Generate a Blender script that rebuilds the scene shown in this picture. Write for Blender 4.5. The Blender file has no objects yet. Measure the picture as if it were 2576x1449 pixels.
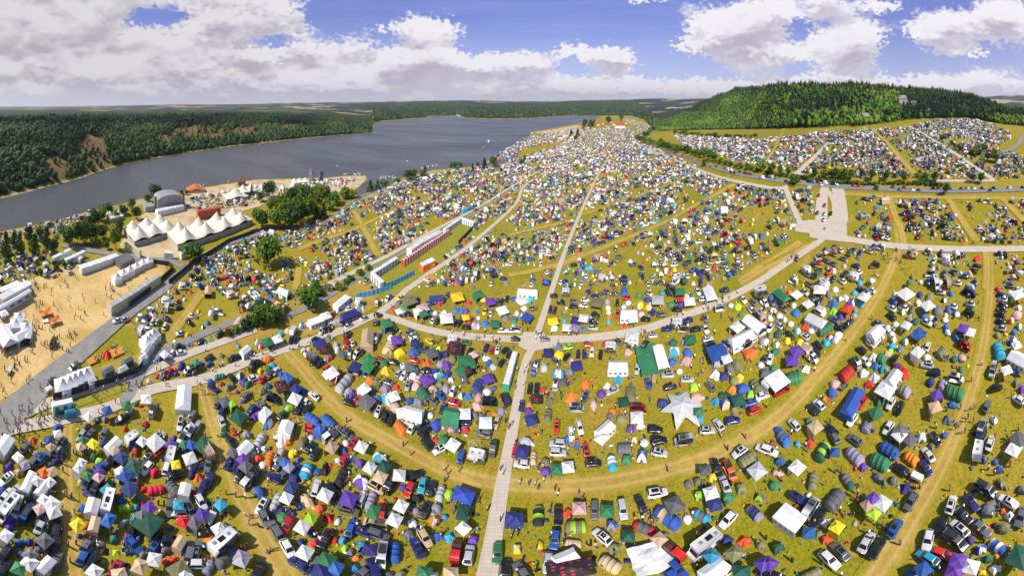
import bpy, bmesh, math, random
import numpy as np
from math import sin, cos, tan, atan2, pi, radians, sqrt, exp
from mathutils import Vector, Matrix
random.seed(7); rng = np.random.default_rng(7)
S = bpy.context.scene
COL = S.collection
H0, F, K, X0, Y0 = 66.0, 613.5, 1133.0, 1288.0, 262.0   # camera height, angular scales of the panorama, heading and horizon rows
# ---------------- camera
cam = bpy.data.cameras.new('camera'); cam.type = 'PANO'; cam.panorama_type = 'EQUIRECTANGULAR'
cam.longitude_min = -X0 / F; cam.longitude_max = (2576 - X0) / F
cam.latitude_max = Y0 / K; cam.latitude_min = -(1449 - Y0) / K
cam.clip_start = 0.5; cam.clip_end = 40000
co = bpy.data.objects.new('camera', cam); COL.objects.link(co); co.location = (0, 0, H0); co.rotation_euler = (pi / 2, 0, 0)
S.camera = co
# ---------------- exposure
S.view_settings.view_transform = 'Standard'; S.view_settings.look = 'None'; S.view_settings.exposure = 0.3; S.view_settings.gamma = 1
try: S.view_settings.use_curve_mapping = False
except Exception: pass
S.cycles.max_bounces = 5; S.cycles.diffuse_bounces = 2; S.cycles.glossy_bounces = 2; S.cycles.transparent_max_bounces = 8
S.cycles.volume_bounces = 0
# ---------------- sun
SUN_AZ, SUN_EL = radians(200), radians(36)      # azimuth clockwise from +Y: behind the camera
sl = bpy.data.lights.new('sun', 'SUN'); sl.energy = 5.0; sl.angle = radians(0.5); sl.color = (1.0, 0.93, 0.82)
so = bpy.data.objects.new('sun', sl); COL.objects.link(so)
sd = Vector((sin(SUN_AZ) * cos(SUN_EL), cos(SUN_AZ) * cos(SUN_EL), sin(SUN_EL)))
so.rotation_euler = sd.to_track_quat('Z', 'Y').to_euler(); so.location = (0, -50, 200)

# ---------------- node helper
class NT:
    def __init__(s, nt): s.nt = nt
    def n(s, t, **kw):
        nd = s.nt.nodes.new(t)
        for k, v in kw.items():
            if k.startswith('i_'):
                key = k[2:]; key = int(key) if key.isdigit() else key.replace('_', ' ')
                s.set(nd.inputs[key], v)
            else: setattr(nd, k, v)
        return nd
    def set(s, inp, v):
        if isinstance(v, bpy.types.NodeSocket): s.nt.links.new(v, inp)
        else: inp.default_value = v
    def m(s, op, a, b=None, c=None, clamp=False):
        nd = s.n('ShaderNodeMath', operation=op); nd.use_clamp = clamp
        s.set(nd.inputs[0], a)
        if b is not None: s.set(nd.inputs[1], b)
        if c is not None: s.set(nd.inputs[2], c)
        return nd.outputs[0]
    def v(s, op, a, b=None):
        nd = s.n('ShaderNodeVectorMath', operation=op); s.set(nd.inputs[0], a)
        if b is not None: s.set(nd.inputs[1], b)
        return nd.outputs['Value'] if op in ('LENGTH', 'DOT_PRODUCT') else nd.outputs[0]
    def mr(s, x, a, b, c=0.0, d=1.0, t='SMOOTHSTEP'):
        nd = s.n('ShaderNodeMapRange', interpolation_type=t)
        for i, q in enumerate((x, a, b, c, d)): s.set(nd.inputs[i], q)
        return nd.outputs[0]
    def mix(s, f, a, b, bt='MIX'):
        nd = s.n('ShaderNodeMix', data_type='RGBA', blend_type=bt)
        s.set(nd.inputs[0], f)
        for i, q in ((6, a), (7, b)):
            if isinstance(q, tuple) and len(q) == 3: q = q + (1,)
            s.set(nd.inputs[i], q)
        return nd.outputs[2]
    def noise(s, vec, sc, det=4, rough=0.55, dist=0.0, dim='3D'):
        nd = s.n('ShaderNodeTexNoise', noise_dimensions=dim)
        s.set(nd.inputs['Vector'], vec); nd.inputs['Scale'].default_value = sc; nd.inputs['Detail'].default_value = det
        nd.inputs['Roughness'].default_value = rough; nd.inputs['Distortion'].default_value = dist
        return nd.outputs[0]
    def comb(s, x, y, z=0.0):
        nd = s.n('ShaderNodeCombineXYZ'); s.set(nd.inputs[0], x); s.set(nd.inputs[1], y); s.set(nd.inputs[2], z); return nd.outputs[0]
    def sep(s, v):
        nd = s.n('ShaderNodeSeparateXYZ'); s.set(nd.inputs[0], v); return nd.outputs

# ---------------- world: physical sky behind a procedural layer of fair-weather cumulus
W = bpy.data.worlds.new('World'); S.world = W; W.use_nodes = True
W.node_tree.nodes.clear(); w = NT(W.node_tree)
sky = w.n('ShaderNodeTexSky', sky_type='NISHITA'); sky.sun_disc = False; sky.sun_elevation = SUN_EL; sky.sun_rotation = SUN_AZ
sky.altitude = 400; sky.air_density = 1.0; sky.dust_density = 0.6; sky.ozone_density = 2.0
D = w.n('ShaderNodeTexCoord').outputs['Generated']
dx, dy, dz = w.sep(D)
az = w.m('ARCTAN2', dx, dy); el = w.m('ARCSINE', dz)
U = w.m('MULTIPLY_ADD', az, F, X0); V = w.m('MULTIPLY_ADD', el, -K, Y0)
UV = w.comb(U, V)
wob = w.noise(w.comb(w.m('DIVIDE', U, 90.0), w.m('DIVIDE', V, 60.0), 3.0), 1.0, 3)
wobv = w.v('MULTIPLY', w.v('SUBTRACT', w.n('ShaderNodeTexNoise', i_Vector=w.comb(w.m('DIVIDE', U, 70.0), w.m('DIVIDE', V, 50.0), 9.0)).outputs[1], (0.5, 0.5, 0.5)), (130.0, 70.0, 0.0))
UVw = w.v('ADD', UV, wobv)
BL = [(130, 110, 430, 190, 1.0), (430, 190, 400, 80, .7), (640, 60, 170, 80, .95), (560, 20, 150, 40, .5), (860, 165, 190, 75, .85), (1085, 85, 95, 60, 1.0), (1040, 150, 120, 50, .7),
      (1200, 165, 110, 40, .6), (905, 65, 30, 22, .7), (970, 70, 25, 14, .5), (1860, 70, 150, 72, 1.0), (1905, 140, 120, 42, .9), (2000, 20, 140, 40, .8), (2125, 115, 120, 80, 1.15), (2380, 78, 120, 55, 1.0),
      (2530, 45, 80, 65, 1.0), (1745, 116, 60, 18, .9), (1545, 145, 90, 42, .95), (1435, 122, 45, 28, .9), (1330, 168, 80, 36, .7), (2215, 14, 60, 18, .7), (1610, -2, 50, 12, .7), (2458, 133, 24, 10, .8),
      (1118, 15, 18, 12, .7), (875, 25, 18, 8, .6), (1607, 98, 16, 8, .6), (1420, 222, 420, 34, .62), (600, 225, 800, 60, .8), (1900, 225, 500, 34, .6), (2350, 215, 400, 36, .6), (1180, 120, 60, 30, -.4), (1640, 175, 60, 30, -.5), (2020, 170, 60, 26, -.4), (2260, 150, 60, 60, -.5),
      (395, 45, 100, 26, -.72), (675, 103, 70, 26, -.85), (880, 35, 120, 50, -.75), (985, 110, 60, 30, -.5), (1280, 20, 200, 80, -.9), (1500, 60, 180, 60, -.9), (1650, 110, 70, 50, -.9), (2260, 130, 40, 60, -.9), (2010, 60, 34, 60, -.5), (780, 100, 46, 22, -.35)]
def field(uv):
    acc = None
    for cx, cy, rx, ry, wt in BL:
        q = w.v('MULTIPLY', w.v('SUBTRACT', uv, (cx, cy, 0.0)), (1 / rx, 1 / ry, 0.0))
        f = w.mr(w.v('LENGTH', q), 1.45, 0.15)
        acc = w.m('MULTIPLY', f, wt) if acc is None else w.m('MULTIPLY_ADD', f, wt, acc)
    return acc
acc = field(UVw); accu = field(w.v('ADD', UVw, (0.0, -26.0, 0.0)))
def dens(off):
    vv = w.m('ADD', V, off)
    hgt = w.m('POWER', w.m('MAXIMUM', w.m('SUBTRACT', 300.0, vv), 1.0), 0.62)
    a = w.noise(w.comb(w.m('DIVIDE', U, 150.0), w.m('DIVIDE', hgt, 6.4), 1.7), 1.0, 5, 0.52, 0.15)
    vn = w.n('ShaderNodeTexVoronoi', feature='SMOOTH_F1', normalize=True); w.set(vn.inputs['Vector'], w.v('ADD', w.comb(w.m('DIVIDE', U, 52.0), w.m('DIVIDE', hgt, 2.6), 5.1), w.v('MULTIPLY', w.n('ShaderNodeTexNoise', i_Vector=w.comb(w.m('DIVIDE', U, 30.0), w.m('DIVIDE', hgt, 1.5), 2.2)).outputs[1], (.4, .4, 0.0))))
    vn.inputs['Scale'].default_value = 1.0; vn.inputs['Detail'].default_value = 2.0; vn.inputs['Roughness'].default_value = .45; vn.inputs['Smoothness'].default_value = .5
    b = w.m('SUBTRACT', 0.85, vn.outputs['Distance'])
    return a, b, w.m('ADD', w.m('MULTIPLY', a, 0.66), w.m('MULTIPLY', b, 0.34))
a0, b0, d0 = dens(0.0); a1, b1, d1 = dens(-12.0); a2, b2, d2 = dens(-34.0)
cov = w.m('ADD', w.m('MULTIPLY', acc, 0.50), -0.70)
dd = w.m('ADD', w.m('MULTIPLY', d0, 1.15), cov)
alpha = w.mr(dd, -0.05, 0.20)
thick = w.mr(dd, 0.05, 0.50)
lit = w.m('ADD', w.m('MULTIPLY', w.m('SUBTRACT', a0, a2), 1.25), w.m('MULTIPLY', w.m('SUBTRACT', b0, b1), 0.42)); lit = w.mr(w.m('ADD', lit, w.m('MULTIPLY', w.m('SUBTRACT', acc, accu), 0.40)), -0.15, 0.20)
leftgrey = w.mr(U, 1300.0, 100.0)
cw_ = w.mix(leftgrey, (0.76, 0.74, 0.78), (0.60, 0.565, 0.59))
cg_ = w.mix(leftgrey, (0.40, 0.37, 0.47), (0.34, 0.31, 0.36))
shade = w.m('MULTIPLY', w.m('ADD', lit, w.m('MULTIPLY', w.m('SUBTRACT', 1.0, thick), 0.45)), 0.95, clamp=True)
ccol = w.mix(shade, cg_, cw_)
low = w.mr(V, 185.0, 268.0)
ccol = w.mix(w.m('MULTIPLY', low, 0.55), ccol, (0.52, 0.49, 0.56))
hsky = w.mix(w.mr(V, 262.0, 30.0), (0.40, 0.47, 0.68), (0.055, 0.115, 0.46))
hsky = w.mix(w.m('MULTIPLY', w.noise(w.comb(w.m('DIVIDE', U, 260.0), w.m('DIVIDE', V, 26.0), 2.0), 1.0, 5), 0.5), hsky, (0.42, 0.36, 0.66))
skyc = w.mix(0.75, w.v('MULTIPLY', sky.outputs[0], (0.10, 0.10, 0.13)), hsky)
pic = w.mix(alpha, skyc, ccol)
up = w.mr(V, 0.0, -250.0)      # higher than the frame: plain physical sky with thin cloud
pic = w.mix(up, pic, w.v('MULTIPLY', sky.outputs[0], (0.125, 0.115, 0.11)))
bg = w.n('ShaderNodeBackground'); w.set(bg.inputs[0], pic); bg.inputs[1].default_value = 1.0
wo = w.n('ShaderNodeOutputWorld'); W.node_tree.links.new(bg.outputs[0], wo.inputs[0])
try: W.cycles.sampling_method = 'MANUAL'; W.cycles.sample_map_resolution = 1024
except Exception: pass

# ---------------- terrain
def interp(tab, x):
    a = np.array(tab, float); return np.interp(x, a[:, 0], a[:, 1])
def base_z(X, Y):
    X = np.asarray(X, float); Y = np.asarray(Y, float)
    s = 0.15 * 12 * np.logaddexp(0, (X - 16) / 12.0)
    s = s * np.exp(-np.maximum(Y - 150, 0) / 190.0)
    return 52 * np.tanh(s / 52)
def at_base(px, py, zc=0.0, zf=base_z):
    px = np.asarray(px, float); py = np.asarray(py, float)
    th = (px - X0) / F; t = np.tan(np.maximum(py - Y0, 1.2) / K)
    d = H0 / t * 0.6
    for _ in range(60):
        dn = (H0 - zc - zf(d * np.sin(th), d * np.cos(th))) / t
        d = 0.55 * d + 0.45 * dn
    return d * np.sin(th), d * np.cos(th)
SHORE = [(-60, 506), (0, 497), (110, 470), (200, 447), (235, 434), (330, 408), (450, 387), (580, 368), (700, 355), (800, 345), (935, 333), (937, 312), (955, 305), (1070, 295), (1085, 285), (1150, 290), (1170, 297), (1250, 299), (1330, 297), (1430, 290), (1510, 284)]
BASE = SHORE + [(1560, 283), (1620, 300), (1650, 330), (1750, 327), (1900, 325), (2050, 321), (2170, 317), (2300, 300), (2430, 296), (2520, 312), (2600, 320)]
CREST = [(-60, 296), (0, 296), (150, 294), (300, 293), (600, 289), (800, 293), (880, 305), (925, 325), (936, 282), (1070, 276), (1200, 272), (1330, 274), (1450, 270), (1550, 272), (1620, 280), (1650, 318), (1700, 292), (1770, 253), (1850, 222), (1950, 212), (2140, 208), (2250, 217), (2300, 222), (2400, 232), (2450, 240), (2500, 262), (2540, 275), (2600, 290)]
FAR = [(-60, 277), (0, 276), (150, 272), (430, 263), (600, 262), (900, 254), (1100, 251), (1300, 253), (1500, 249), (1700, 247), (1830, 243), (2000, 246), (2450, 240), (2600, 238)]
_px = np.arange(-60, 2640, 4.0)
_bx, _by = at_base(_px, interp(BASE, _px)); _bd = np.hypot(_bx, _by)
_bd = np.minimum(_bd, 2600)
_cd = np.where(_px < 936, _bd + 330, np.where(_px < 1640, _bd * 1.5 + 200, _bd * 1.55))
_ck = np.ones(9) / 9
_cd = np.convolve(np.pad(_cd, 4, mode='edge'), _ck, 'valid')
_cd = np.maximum(_cd, _bd + 60)
_cz = H0 - _cd * np.tan((interp(CREST, _px) - Y0) / K)
_cz = np.maximum(_cz - np.where(_px < 936, 9.0, np.where(_px < 1640, 9.0, 7.0)), 0)
_fz = np.maximum(H0 - 7000 * np.tan((interp(FAR, _px) - Y0) / K), 1.0)
def hill_z(X, Y):
    X = np.asarray(X, float); Y = np.asarray(Y, float)
    b = base_z(X, Y); d = np.hypot(X, Y); p = np.arctan2(X, Y) * F + X0
    bd = np.interp(p, _px, _bd); cd = np.interp(p, _px, _cd); cz = np.interp(p, _px, _cz)
    t = np.clip((d - bd) / (cd - bd), 0, 1); t = np.where(p < 1640, 1 - (1 - t) ** 1.8, t * 0.55 + 0.45 * t * t * (3 - 2 * t))
    z = b + np.maximum(cz - b, 0) * t
    wob = (np.sin(X * .021 + 1) * np.cos(Y * .017) + .6 * np.sin(X * .05 + Y * .037)) * 2.6
    z = z + wob * t * (1 - t) * 3
    after = np.clip((d - cd) / (cd * 0.9), 0, 1)
    lowz = 0.72 * z
    z = np.where(d > cd, z * (1 - after) + lowz * after, z)
    far = np.interp(p, _px, _fz) * np.clip((d - 3000) / 4000, 0, 1) ** 1.2
    far = far * (0.86 + 0.14 * np.sin(p * .021 + d * .0011) * np.cos(d * .0021 + p * .008))
    z = np.where(d > 3000, np.maximum(far, z * np.clip(1 - (d - 3000) / 2500, 0, 1)), z)
    return np.where((p < -50) | (p > 2630), b + 0 * z, z)
def at(px, py, zc=0.0): return at_base(px, py, zc, base_z)
def at1(px, py, zc=0.0):
    x, y = at(px, py, zc); return float(x), float(y)
def gz(x, y): return float(hill_z(x, y))

# ---------------- tagging and building
def tag(o, label=None, cat=None, group=None, kind=None):
    if label: o['label'] = label
    if cat: o['category'] = cat
    if group: o['group'] = group
    if kind: o['kind'] = kind
    return o
def link(o, parent=None):
    COL.objects.link(o)
    if parent is not None: o.parent = parent
    return o
def empty(name, loc=(0, 0, 0), rz=0.0):
    o = bpy.data.objects.new(name, None); o.empty_display_size = .3; COL.objects.link(o); o.location = loc; o.rotation_euler = (0, 0, rz); return o
def mesh_np(name, V, Fc, mats, midx=None, smooth=False):
    """V (n,3); Fc list of (m,k) arrays"""
    me = bpy.data.meshes.new(name)
    if not isinstance(Fc, list): Fc = [Fc]
    Fc = [f for f in Fc if len(f)]
    V = np.asarray(V, np.float32)
    me.vertices.add(len(V)); me.vertices.foreach_set('co', V.ravel())
    nl = sum(f.size for f in Fc); npol = sum(len(f) for f in Fc)
    me.loops.add(nl); me.polygons.add(npol)
    me.loops.foreach_set('vertex_index', np.concatenate([f.ravel() for f in Fc]).astype(np.int32))
    tot = np.concatenate([np.full(len(f), f.shape[1]) for f in Fc]); st = np.concatenate([[0], np.cumsum(tot)[:-1]])
    me.polygons.foreach_set('loop_start', st.astype(np.int32))
    if midx is not None: me.polygons.foreach_set('material_index', np.asarray(midx, np.int32))
    if smooth: me.polygons.foreach_set('use_smooth', np.ones(npol, bool))
    for m in (mats if isinstance(mats, (list, tuple)) else [mats]): me.materials.append(m)
    me.update(calc_edges=True); me.validate()
    return me
class MB:
    def __init__(s): s.v = []; s.f = []; s.m = []
    def add(s, vs, fs, mi=0):
        b = len(s.v); s.v += [tuple(q) for q in vs]
        for f in fs: s.f.append([b + i for i in f]); s.m.append(mi)
    def box(s, x0, x1, y0, y1, z0, z1, mi=0):
        s.add([(x0, y0, z0), (x1, y0, z0), (x1, y1, z0), (x0, y1, z0), (x0, y0, z1), (x1, y0, z1), (x1, y1, z1), (x0, y1, z1)],
              [(0, 3, 2, 1), (4, 5, 6, 7), (0, 1, 5, 4), (1, 2, 6, 5), (2, 3, 7, 6), (3, 0, 4, 7)], mi)
    def frus(s, a, za, b, zb, mi=0, side=None):
        """a,b = (x0,x1,y0,y1) rectangles at heights za, zb"""
        s.add([(a[0], a[2], za), (a[1], a[2], za), (a[1], a[3], za), (a[0], a[3], za), (b[0], b[2], zb), (b[1], b[2], zb), (b[1], b[3], zb), (b[0], b[3], zb)],
              [(0, 3, 2, 1), (4, 5, 6, 7), (0, 1, 5, 4), (1, 2, 6, 5), (2, 3, 7, 6), (3, 0, 4, 7)], mi)
    def tube(s, p, q, r, n=6, mi=0, r2=None):
        p = Vector(p); q = Vector(q); d = (q - p).normalized(); a = d.orthogonal().normalized(); b = d.cross(a); r2 = r if r2 is None else r2
        vs = []
        for c, rr in ((p, r), (q, r2)):
            for i in range(n): t = 2 * pi * i / n; vs.append(c + a * (rr * cos(t)) + b * (rr * sin(t)))
        s.add(vs, [(i, (i + 1) % n, n + (i + 1) % n, n + i) for i in range(n)] + [tuple(range(n - 1, -1, -1)), tuple(range(n, 2 * n))], mi)
    def mesh(s, name, mats, smooth=False, bevel=0):
        me = bpy.data.meshes.new(name); me.from_pydata(s.v, [], s.f)
        for m in (mats if isinstance(mats, (list, tuple)) else [mats]): me.materials.append(m)
        me.polygons.foreach_set('material_index', s.m)
        bm = bmesh.new(); bm.from_mesh(me)
        if bevel:
            bmesh.ops.bevel(bm, geom=[e for e in bm.edges if len(e.link_faces) == 2 and e.calc_face_angle(0) > .35], offset=bevel, segments=2, affect='EDGES', clamp_overlap=True, profile=.6)
        bmesh.ops.recalc_face_normals(bm, faces=bm.faces)
        bm.to_mesh(me); bm.free()
        if smooth: me.polygons.foreach_set('use_smooth', [True] * len(me.polygons))
        me.update(); return me
def obj(name, me, parent=None, mats=None, loc=None):
    o = bpy.data.objects.new(name, me); link(o, parent)
    if loc: o.location = loc
    if mats:
        for i, m in enumerate(mats):
            if i < len(o.material_slots): o.material_slots[i].link = 'OBJECT'; o.material_slots[i].material = m
    return o
# ---------------- materials
PAL = dict(W=(.74, .74, .75), K=(.014, .015, .02), S=(.46, .47, .50), A=(.13, .13, .15), R=(.60, .018, .012), B=(.025, .10, .38), N=(.022, .026, .17), L=(.03, .30, .46), G=(.03, .18, .075), D=(.012, .085, .05),
           Y=(.80, .55, .015), O=(.75, .15, .015), P=(.11, .04, .32), T=(.52, .37, .24), E=(.18, .18, .08), M=(.32, .58, .02), I=(.58, .34, .34), V=(.27, .24, .34), C=(.08, .11, .16))
CN = dict(W='white', K='black', S='silver', A='dark grey', R='red', B='blue', N='navy', L='turquoise', G='green', D='dark green', Y='yellow', O='orange', P='purple', T='beige', E='olive', M='lime green', I='dusty pink', V='mauve grey', C='slate')
MATS = {}
def newmat(name):
    m = bpy.data.materials.new(name); m.use_nodes = True; m.node_tree.nodes.clear(); t = NT(m.node_tree)
    o = t.n('ShaderNodeOutputMaterial'); b = t.n('ShaderNodeBsdfPrincipled'); m.node_tree.links.new(b.outputs[0], o.inputs[0])
    return m, t, b
def simple(name, col, rough=.6, metal=0, vary=.0, noise=0.0, nscale=3.0, coat=0):
    if name in MATS: return MATS[name]
    m, t, b = newmat(name)
    c = tuple(col) + (1,)
    if vary:
        oi = t.n('ShaderNodeObjectInfo').outputs['Random']
        h = t.n('ShaderNodeHueSaturation'); h.inputs['Color'].default_value = c
        t.set(h.inputs['Value'], t.mr(oi, 0, 1, 1 - vary, 1 + vary, 'LINEAR')); t.set(h.inputs['Hue'], t.mr(t.m('FRACT', t.m('MULTIPLY', oi, 7.3)), 0, 1, .5 - vary * .07, .5 + vary * .07, 'LINEAR'))
        c = h.outputs[0]
    if noise:
        p = t.n('ShaderNodeTexCoord').outputs['Object']
        n = t.noise(p, nscale, 4, .6)
        c = t.mix(1.0, c, t.mix(t.mr(n, .3, .7), (1 - noise, 1 - noise, 1 - noise), (1 + noise * .3,) * 3), 'MULTIPLY')
    t.set(b.inputs['Base Color'], c); b.inputs['Roughness'].default_value = rough; b.inputs['Metallic'].default_value = metal
    if coat: b.inputs['Coat Weight'].default_value = coat; b.inputs['Coat Roughness'].default_value = .06
    MATS[name] = m; return m
def fab(k): return simple('fabric_' + CN[k].replace(' ', '_'), PAL[k], .72, 0, .22, .16, 1.3)
def paint(k): return simple('paint_' + CN[k].replace(' ', '_'), tuple(min(.7, q * .95) for q in PAL[k]), .32, .0, .15, .06, 2.0, .8)
GLASS = simple('car_glass', (.012, .014, .018), .07, 0, 0, 0, 1, .5)
TYRE = simple('tyre_rubber', (.015, .015, .015), .8)
RIM = simple('wheel_rim', (.35, .35, .37), .35, .7)
METAL = simple('light_metal', (.55, .55, .57), .4, .5)
DARK = simple('dark_plastic', (.03, .03, .035), .5)
WOOD = simple('timber', (.36, .22, .10), .7, 0, .1, .3, 4)
WHITE = simple('white_panel', (.74, .74, .73), .45, 0, .05, .10, .8)
SKIN = simple('skin', (.50, .26, .17), .6, 0, .25)
HAIR = simple('hair', (.06, .035, .02), .7, 0, .4)
def tex_world(t): return t.n('ShaderNodeNewGeometry').outputs['Position']
def grass_color(t, P):
    n1 = t.noise(P, .013, 5, .6); n2 = t.noise(P, .11, 5, .65, .4); n3 = t.noise(P, 1.6, 5, .75); n4 = t.noise(P, .35, 3, .7)
    c = t.mix(t.mr(n1, .38, .62), (.31, .295, .018), (.40, .325, .030))
    c = t.mix(t.mr(n2, .46, .72), c, (.45, .30, .045))
    c = t.mix(t.m('MULTIPLY', t.mr(n4, .5, .75), .6), c, (.15, .165, .008))
    c = t.mix(t.m('MULTIPLY', t.mr(n3, .30, .62), .8), t.mix(1.0, c, (.50, .52, .45), 'MULTIPLY'), t.mix(1.0, c, (1.12, 1.08, 1.05), 'MULTIPLY'))
    wear = t.mr(t.m('ADD', t.noise(P, .075, 6, .72, .5), t.m('MULTIPLY', t.noise(P, .9, 3, .7), .12)), .62, .72)
    c = t.mix(t.m('MULTIPLY', wear, .75), c, (.46, .29, .075))
    return c
def dirt_color(t, P, a=(.47, .31, .085), b=(.60, .43, .17)):
    n = t.noise(P, .7, 6, .7); n2 = t.noise(P, .06, 3, .6); n3 = t.noise(P, 4.0, 3, .7)
    c = t.mix(t.mr(n, .35, .65), a, b)
    c = t.mix(t.m('MULTIPLY', t.mr(n3, .5, .7), .35), c, tuple(q * .6 for q in a))
    return t.mix(t.m('MULTIPLY', t.mr(n2, .4, .65), .5), c, tuple(q * .8 for q in a))
def bumped(t, b, h, s, d):
    bp = t.n('ShaderNodeBump'); bp.inputs['Strength'].default_value = s; bp.inputs['Distance'].default_value = d
    t.set(bp.inputs['Height'], h); t.set(b.inputs['Normal'], bp.outputs[0])
# ground: meadow near, fields and woodland floor farther out
GM, t, b = newmat('meadow_ground'); P = tex_world(t)
c = grass_color(t, P)
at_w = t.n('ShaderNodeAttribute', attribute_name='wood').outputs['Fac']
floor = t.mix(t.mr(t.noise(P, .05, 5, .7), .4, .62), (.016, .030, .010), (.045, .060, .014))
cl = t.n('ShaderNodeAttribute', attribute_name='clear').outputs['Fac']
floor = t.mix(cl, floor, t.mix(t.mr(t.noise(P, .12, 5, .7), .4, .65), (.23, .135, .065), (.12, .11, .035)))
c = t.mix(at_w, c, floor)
dist = t.v('LENGTH', P)
vo = t.n('ShaderNodeTexVoronoi'); t.set(vo.inputs['Vector'], t.v('MULTIPLY', t.v('ADD', P, t.v('MULTIPLY', t.n('ShaderNodeTexNoise', i_Vector=t.v('MULTIPLY', P, (.002, .002, 0.0))).outputs[1], (500.0, 500.0, 0.0))), (.0019, .0032, 0.0))); vo.inputs['Scale'].default_value = 1.0
r = t.sep(vo.outputs['Color'])[0]
fld = t.mix(t.m('GREATER_THAN', r, .66), (.016, .032, .020), (.09, .11, .035)); fld = t.mix(t.m('GREATER_THAN', r, .78), fld, (.34, .27, .13)); fld = t.mix(t.m('GREATER_THAN', r, .93), fld, (.45, .37, .19))
fld = t.mix(t.mr(t.noise(P, .004, 6, .7), .50, .58), fld, (.016, .030, .016))
far = t.mr(dist, 2300.0, 3400.0)
c = t.mix(far, c, fld)
t.set(b.inputs['Base Color'], c); b.inputs['Roughness'].default_value = .95; b.inputs['Specular IOR Level'].default_value = .1
bumped(t, b, t.noise(P, 2.2, 4, .75), .55, .25)
TRM, t, b = newmat('trodden_track'); P = tex_world(t)
e = t.m('ABSOLUTE', t.n('ShaderNodeAttribute', attribute_name='across').outputs['Fac'])
ee = t.m('ADD', e, t.m('MULTIPLY', t.m('SUBTRACT', t.m('ADD', t.m('MULTIPLY', t.noise(P, .12, 6, .8), .5), t.m('MULTIPLY', t.noise(P, .8, 4, .75), .5)), .5), 2.8))
rut = t.mr(t.m('ABSOLUTE', t.m('SUBTRACT', e, .36)), .02, .22)
core = t.mr(ee, .95, .25)
tc = dirt_color(t, P, (.40, .275, .05), (.54, .37, .10)); tc = t.mix(t.m('MULTIPLY', t.m('SUBTRACT', 1.0, rut), .6), tc, (.56, .40, .15))
t.set(b.inputs['Base Color'], t.mix(core, grass_color(t, P), tc)); b.inputs['Roughness'].default_value = .95; b.inputs['Specular IOR Level'].default_value = .1
bumped(t, b, t.noise(P, 2.2, 4, .75), .5, .2)
def ground_mat(name, fn, rough=.9, bs=.35):
    m, t, b = newmat(name); P = tex_world(t); t.set(b.inputs['Base Color'], fn(t, P)); b.inputs['Roughness'].default_value = rough; b.inputs['Specular IOR Level'].default_value = .2
    bumped(t, b, t.noise(P, 2.0, 4, .75), bs, .15); return m
STRAW = ground_mat('straw_ground', lambda t, P: t.mix(t.mr(t.noise(P, .05, 5, .65, .6), .48, .66), dirt_color(t, P, (.62, .42, .16), (.74, .53, .24)), (.46, .33, .07)))
SANDM = ground_mat('sand_ground', lambda t, P: t.mix(t.mr(t.noise(P, .06, 4, .6), .45, .6), (.60, .46, .27), (.44, .33, .17)))
BANKM = ground_mat('shore_bank', lambda t, P: t.mix(t.mr(t.noise(P, .04, 5, .7), .42, .6), (.42, .34, .20), (.28, .27, .06)))
DRY = ground_mat('dry_grass', lambda t, P: t.mix(t.mr(t.noise(P, .09, 5, .7), .4, .65), (.44, .28, .06), (.30, .25, .03)))
GREENG = ground_mat('fresh_grass', lambda t, P: t.mix(t.mr(t.noise(P, .3, 5, .7), .35, .6), (.20, .24, .02), (.33, .27, .03)))
def slab(t, P):
    r = t.n('ShaderNodeTexBrick'); t.set(r.inputs['Vector'], P); r.inputs['Scale'].default_value = .30; r.offset = 0; r.inputs['Mortar Size'].default_value = .008
    r.inputs['Color1'].default_value = (.60, .52, .44, 1); r.inputs['Color2'].default_value = (.56, .485, .41, 1); r.inputs['Mortar'].default_value = (.34, .29, .22, 1)
    return t.mix(t.m('MULTIPLY', t.mr(t.noise(P, .25, 6, .7), .40, .7), .6), r.outputs[0], (.46, .39, .30))
CONC = ground_mat('concrete_slabs', slab, .85, .1)
ASPH = ground_mat('grey_asphalt', lambda t, P: t.mix(t.mr(t.noise(P, .2, 6, .7), .35, .65), (.22, .215, .21), (.30, .285, .26)), .8, .1)
ASPD = ground_mat('road_asphalt', lambda t, P: t.mix(t.mr(t.noise(P, .2, 6, .7), .35, .65), (.20, .20, .20), (.26, .25, .24)), .8, .1)
WATER, t, b = newmat('lake_water'); P = tex_world(t)
b.inputs['Base Color'].default_value = (.030, .036, .045, 1); b.inputs['Roughness'].default_value = .34; b.inputs['IOR'].default_value = 1.33; b.inputs['Specular IOR Level'].default_value = .3
t.set(b.inputs['Base Color'], t.mix(t.mr(t.noise(t.v('MULTIPLY', P, (.004, .012, 0.0)), 1.0, 5, .65, .5), .35, .7), (.075, .080, .076), (.115, .110, .120)))
t.set(b.inputs['Roughness'], t.mr(t.noise(t.v('MULTIPLY', P, (.003, .010, 0.0)), 1.0, 4, .6, .4), .3, .7, .26, .42))
bumped(t, b, t.noise(t.v('MULTIPLY', P, (.10, .35, 0.0)), 1.0, 5, .7, .4), .7, 1.2)

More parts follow.
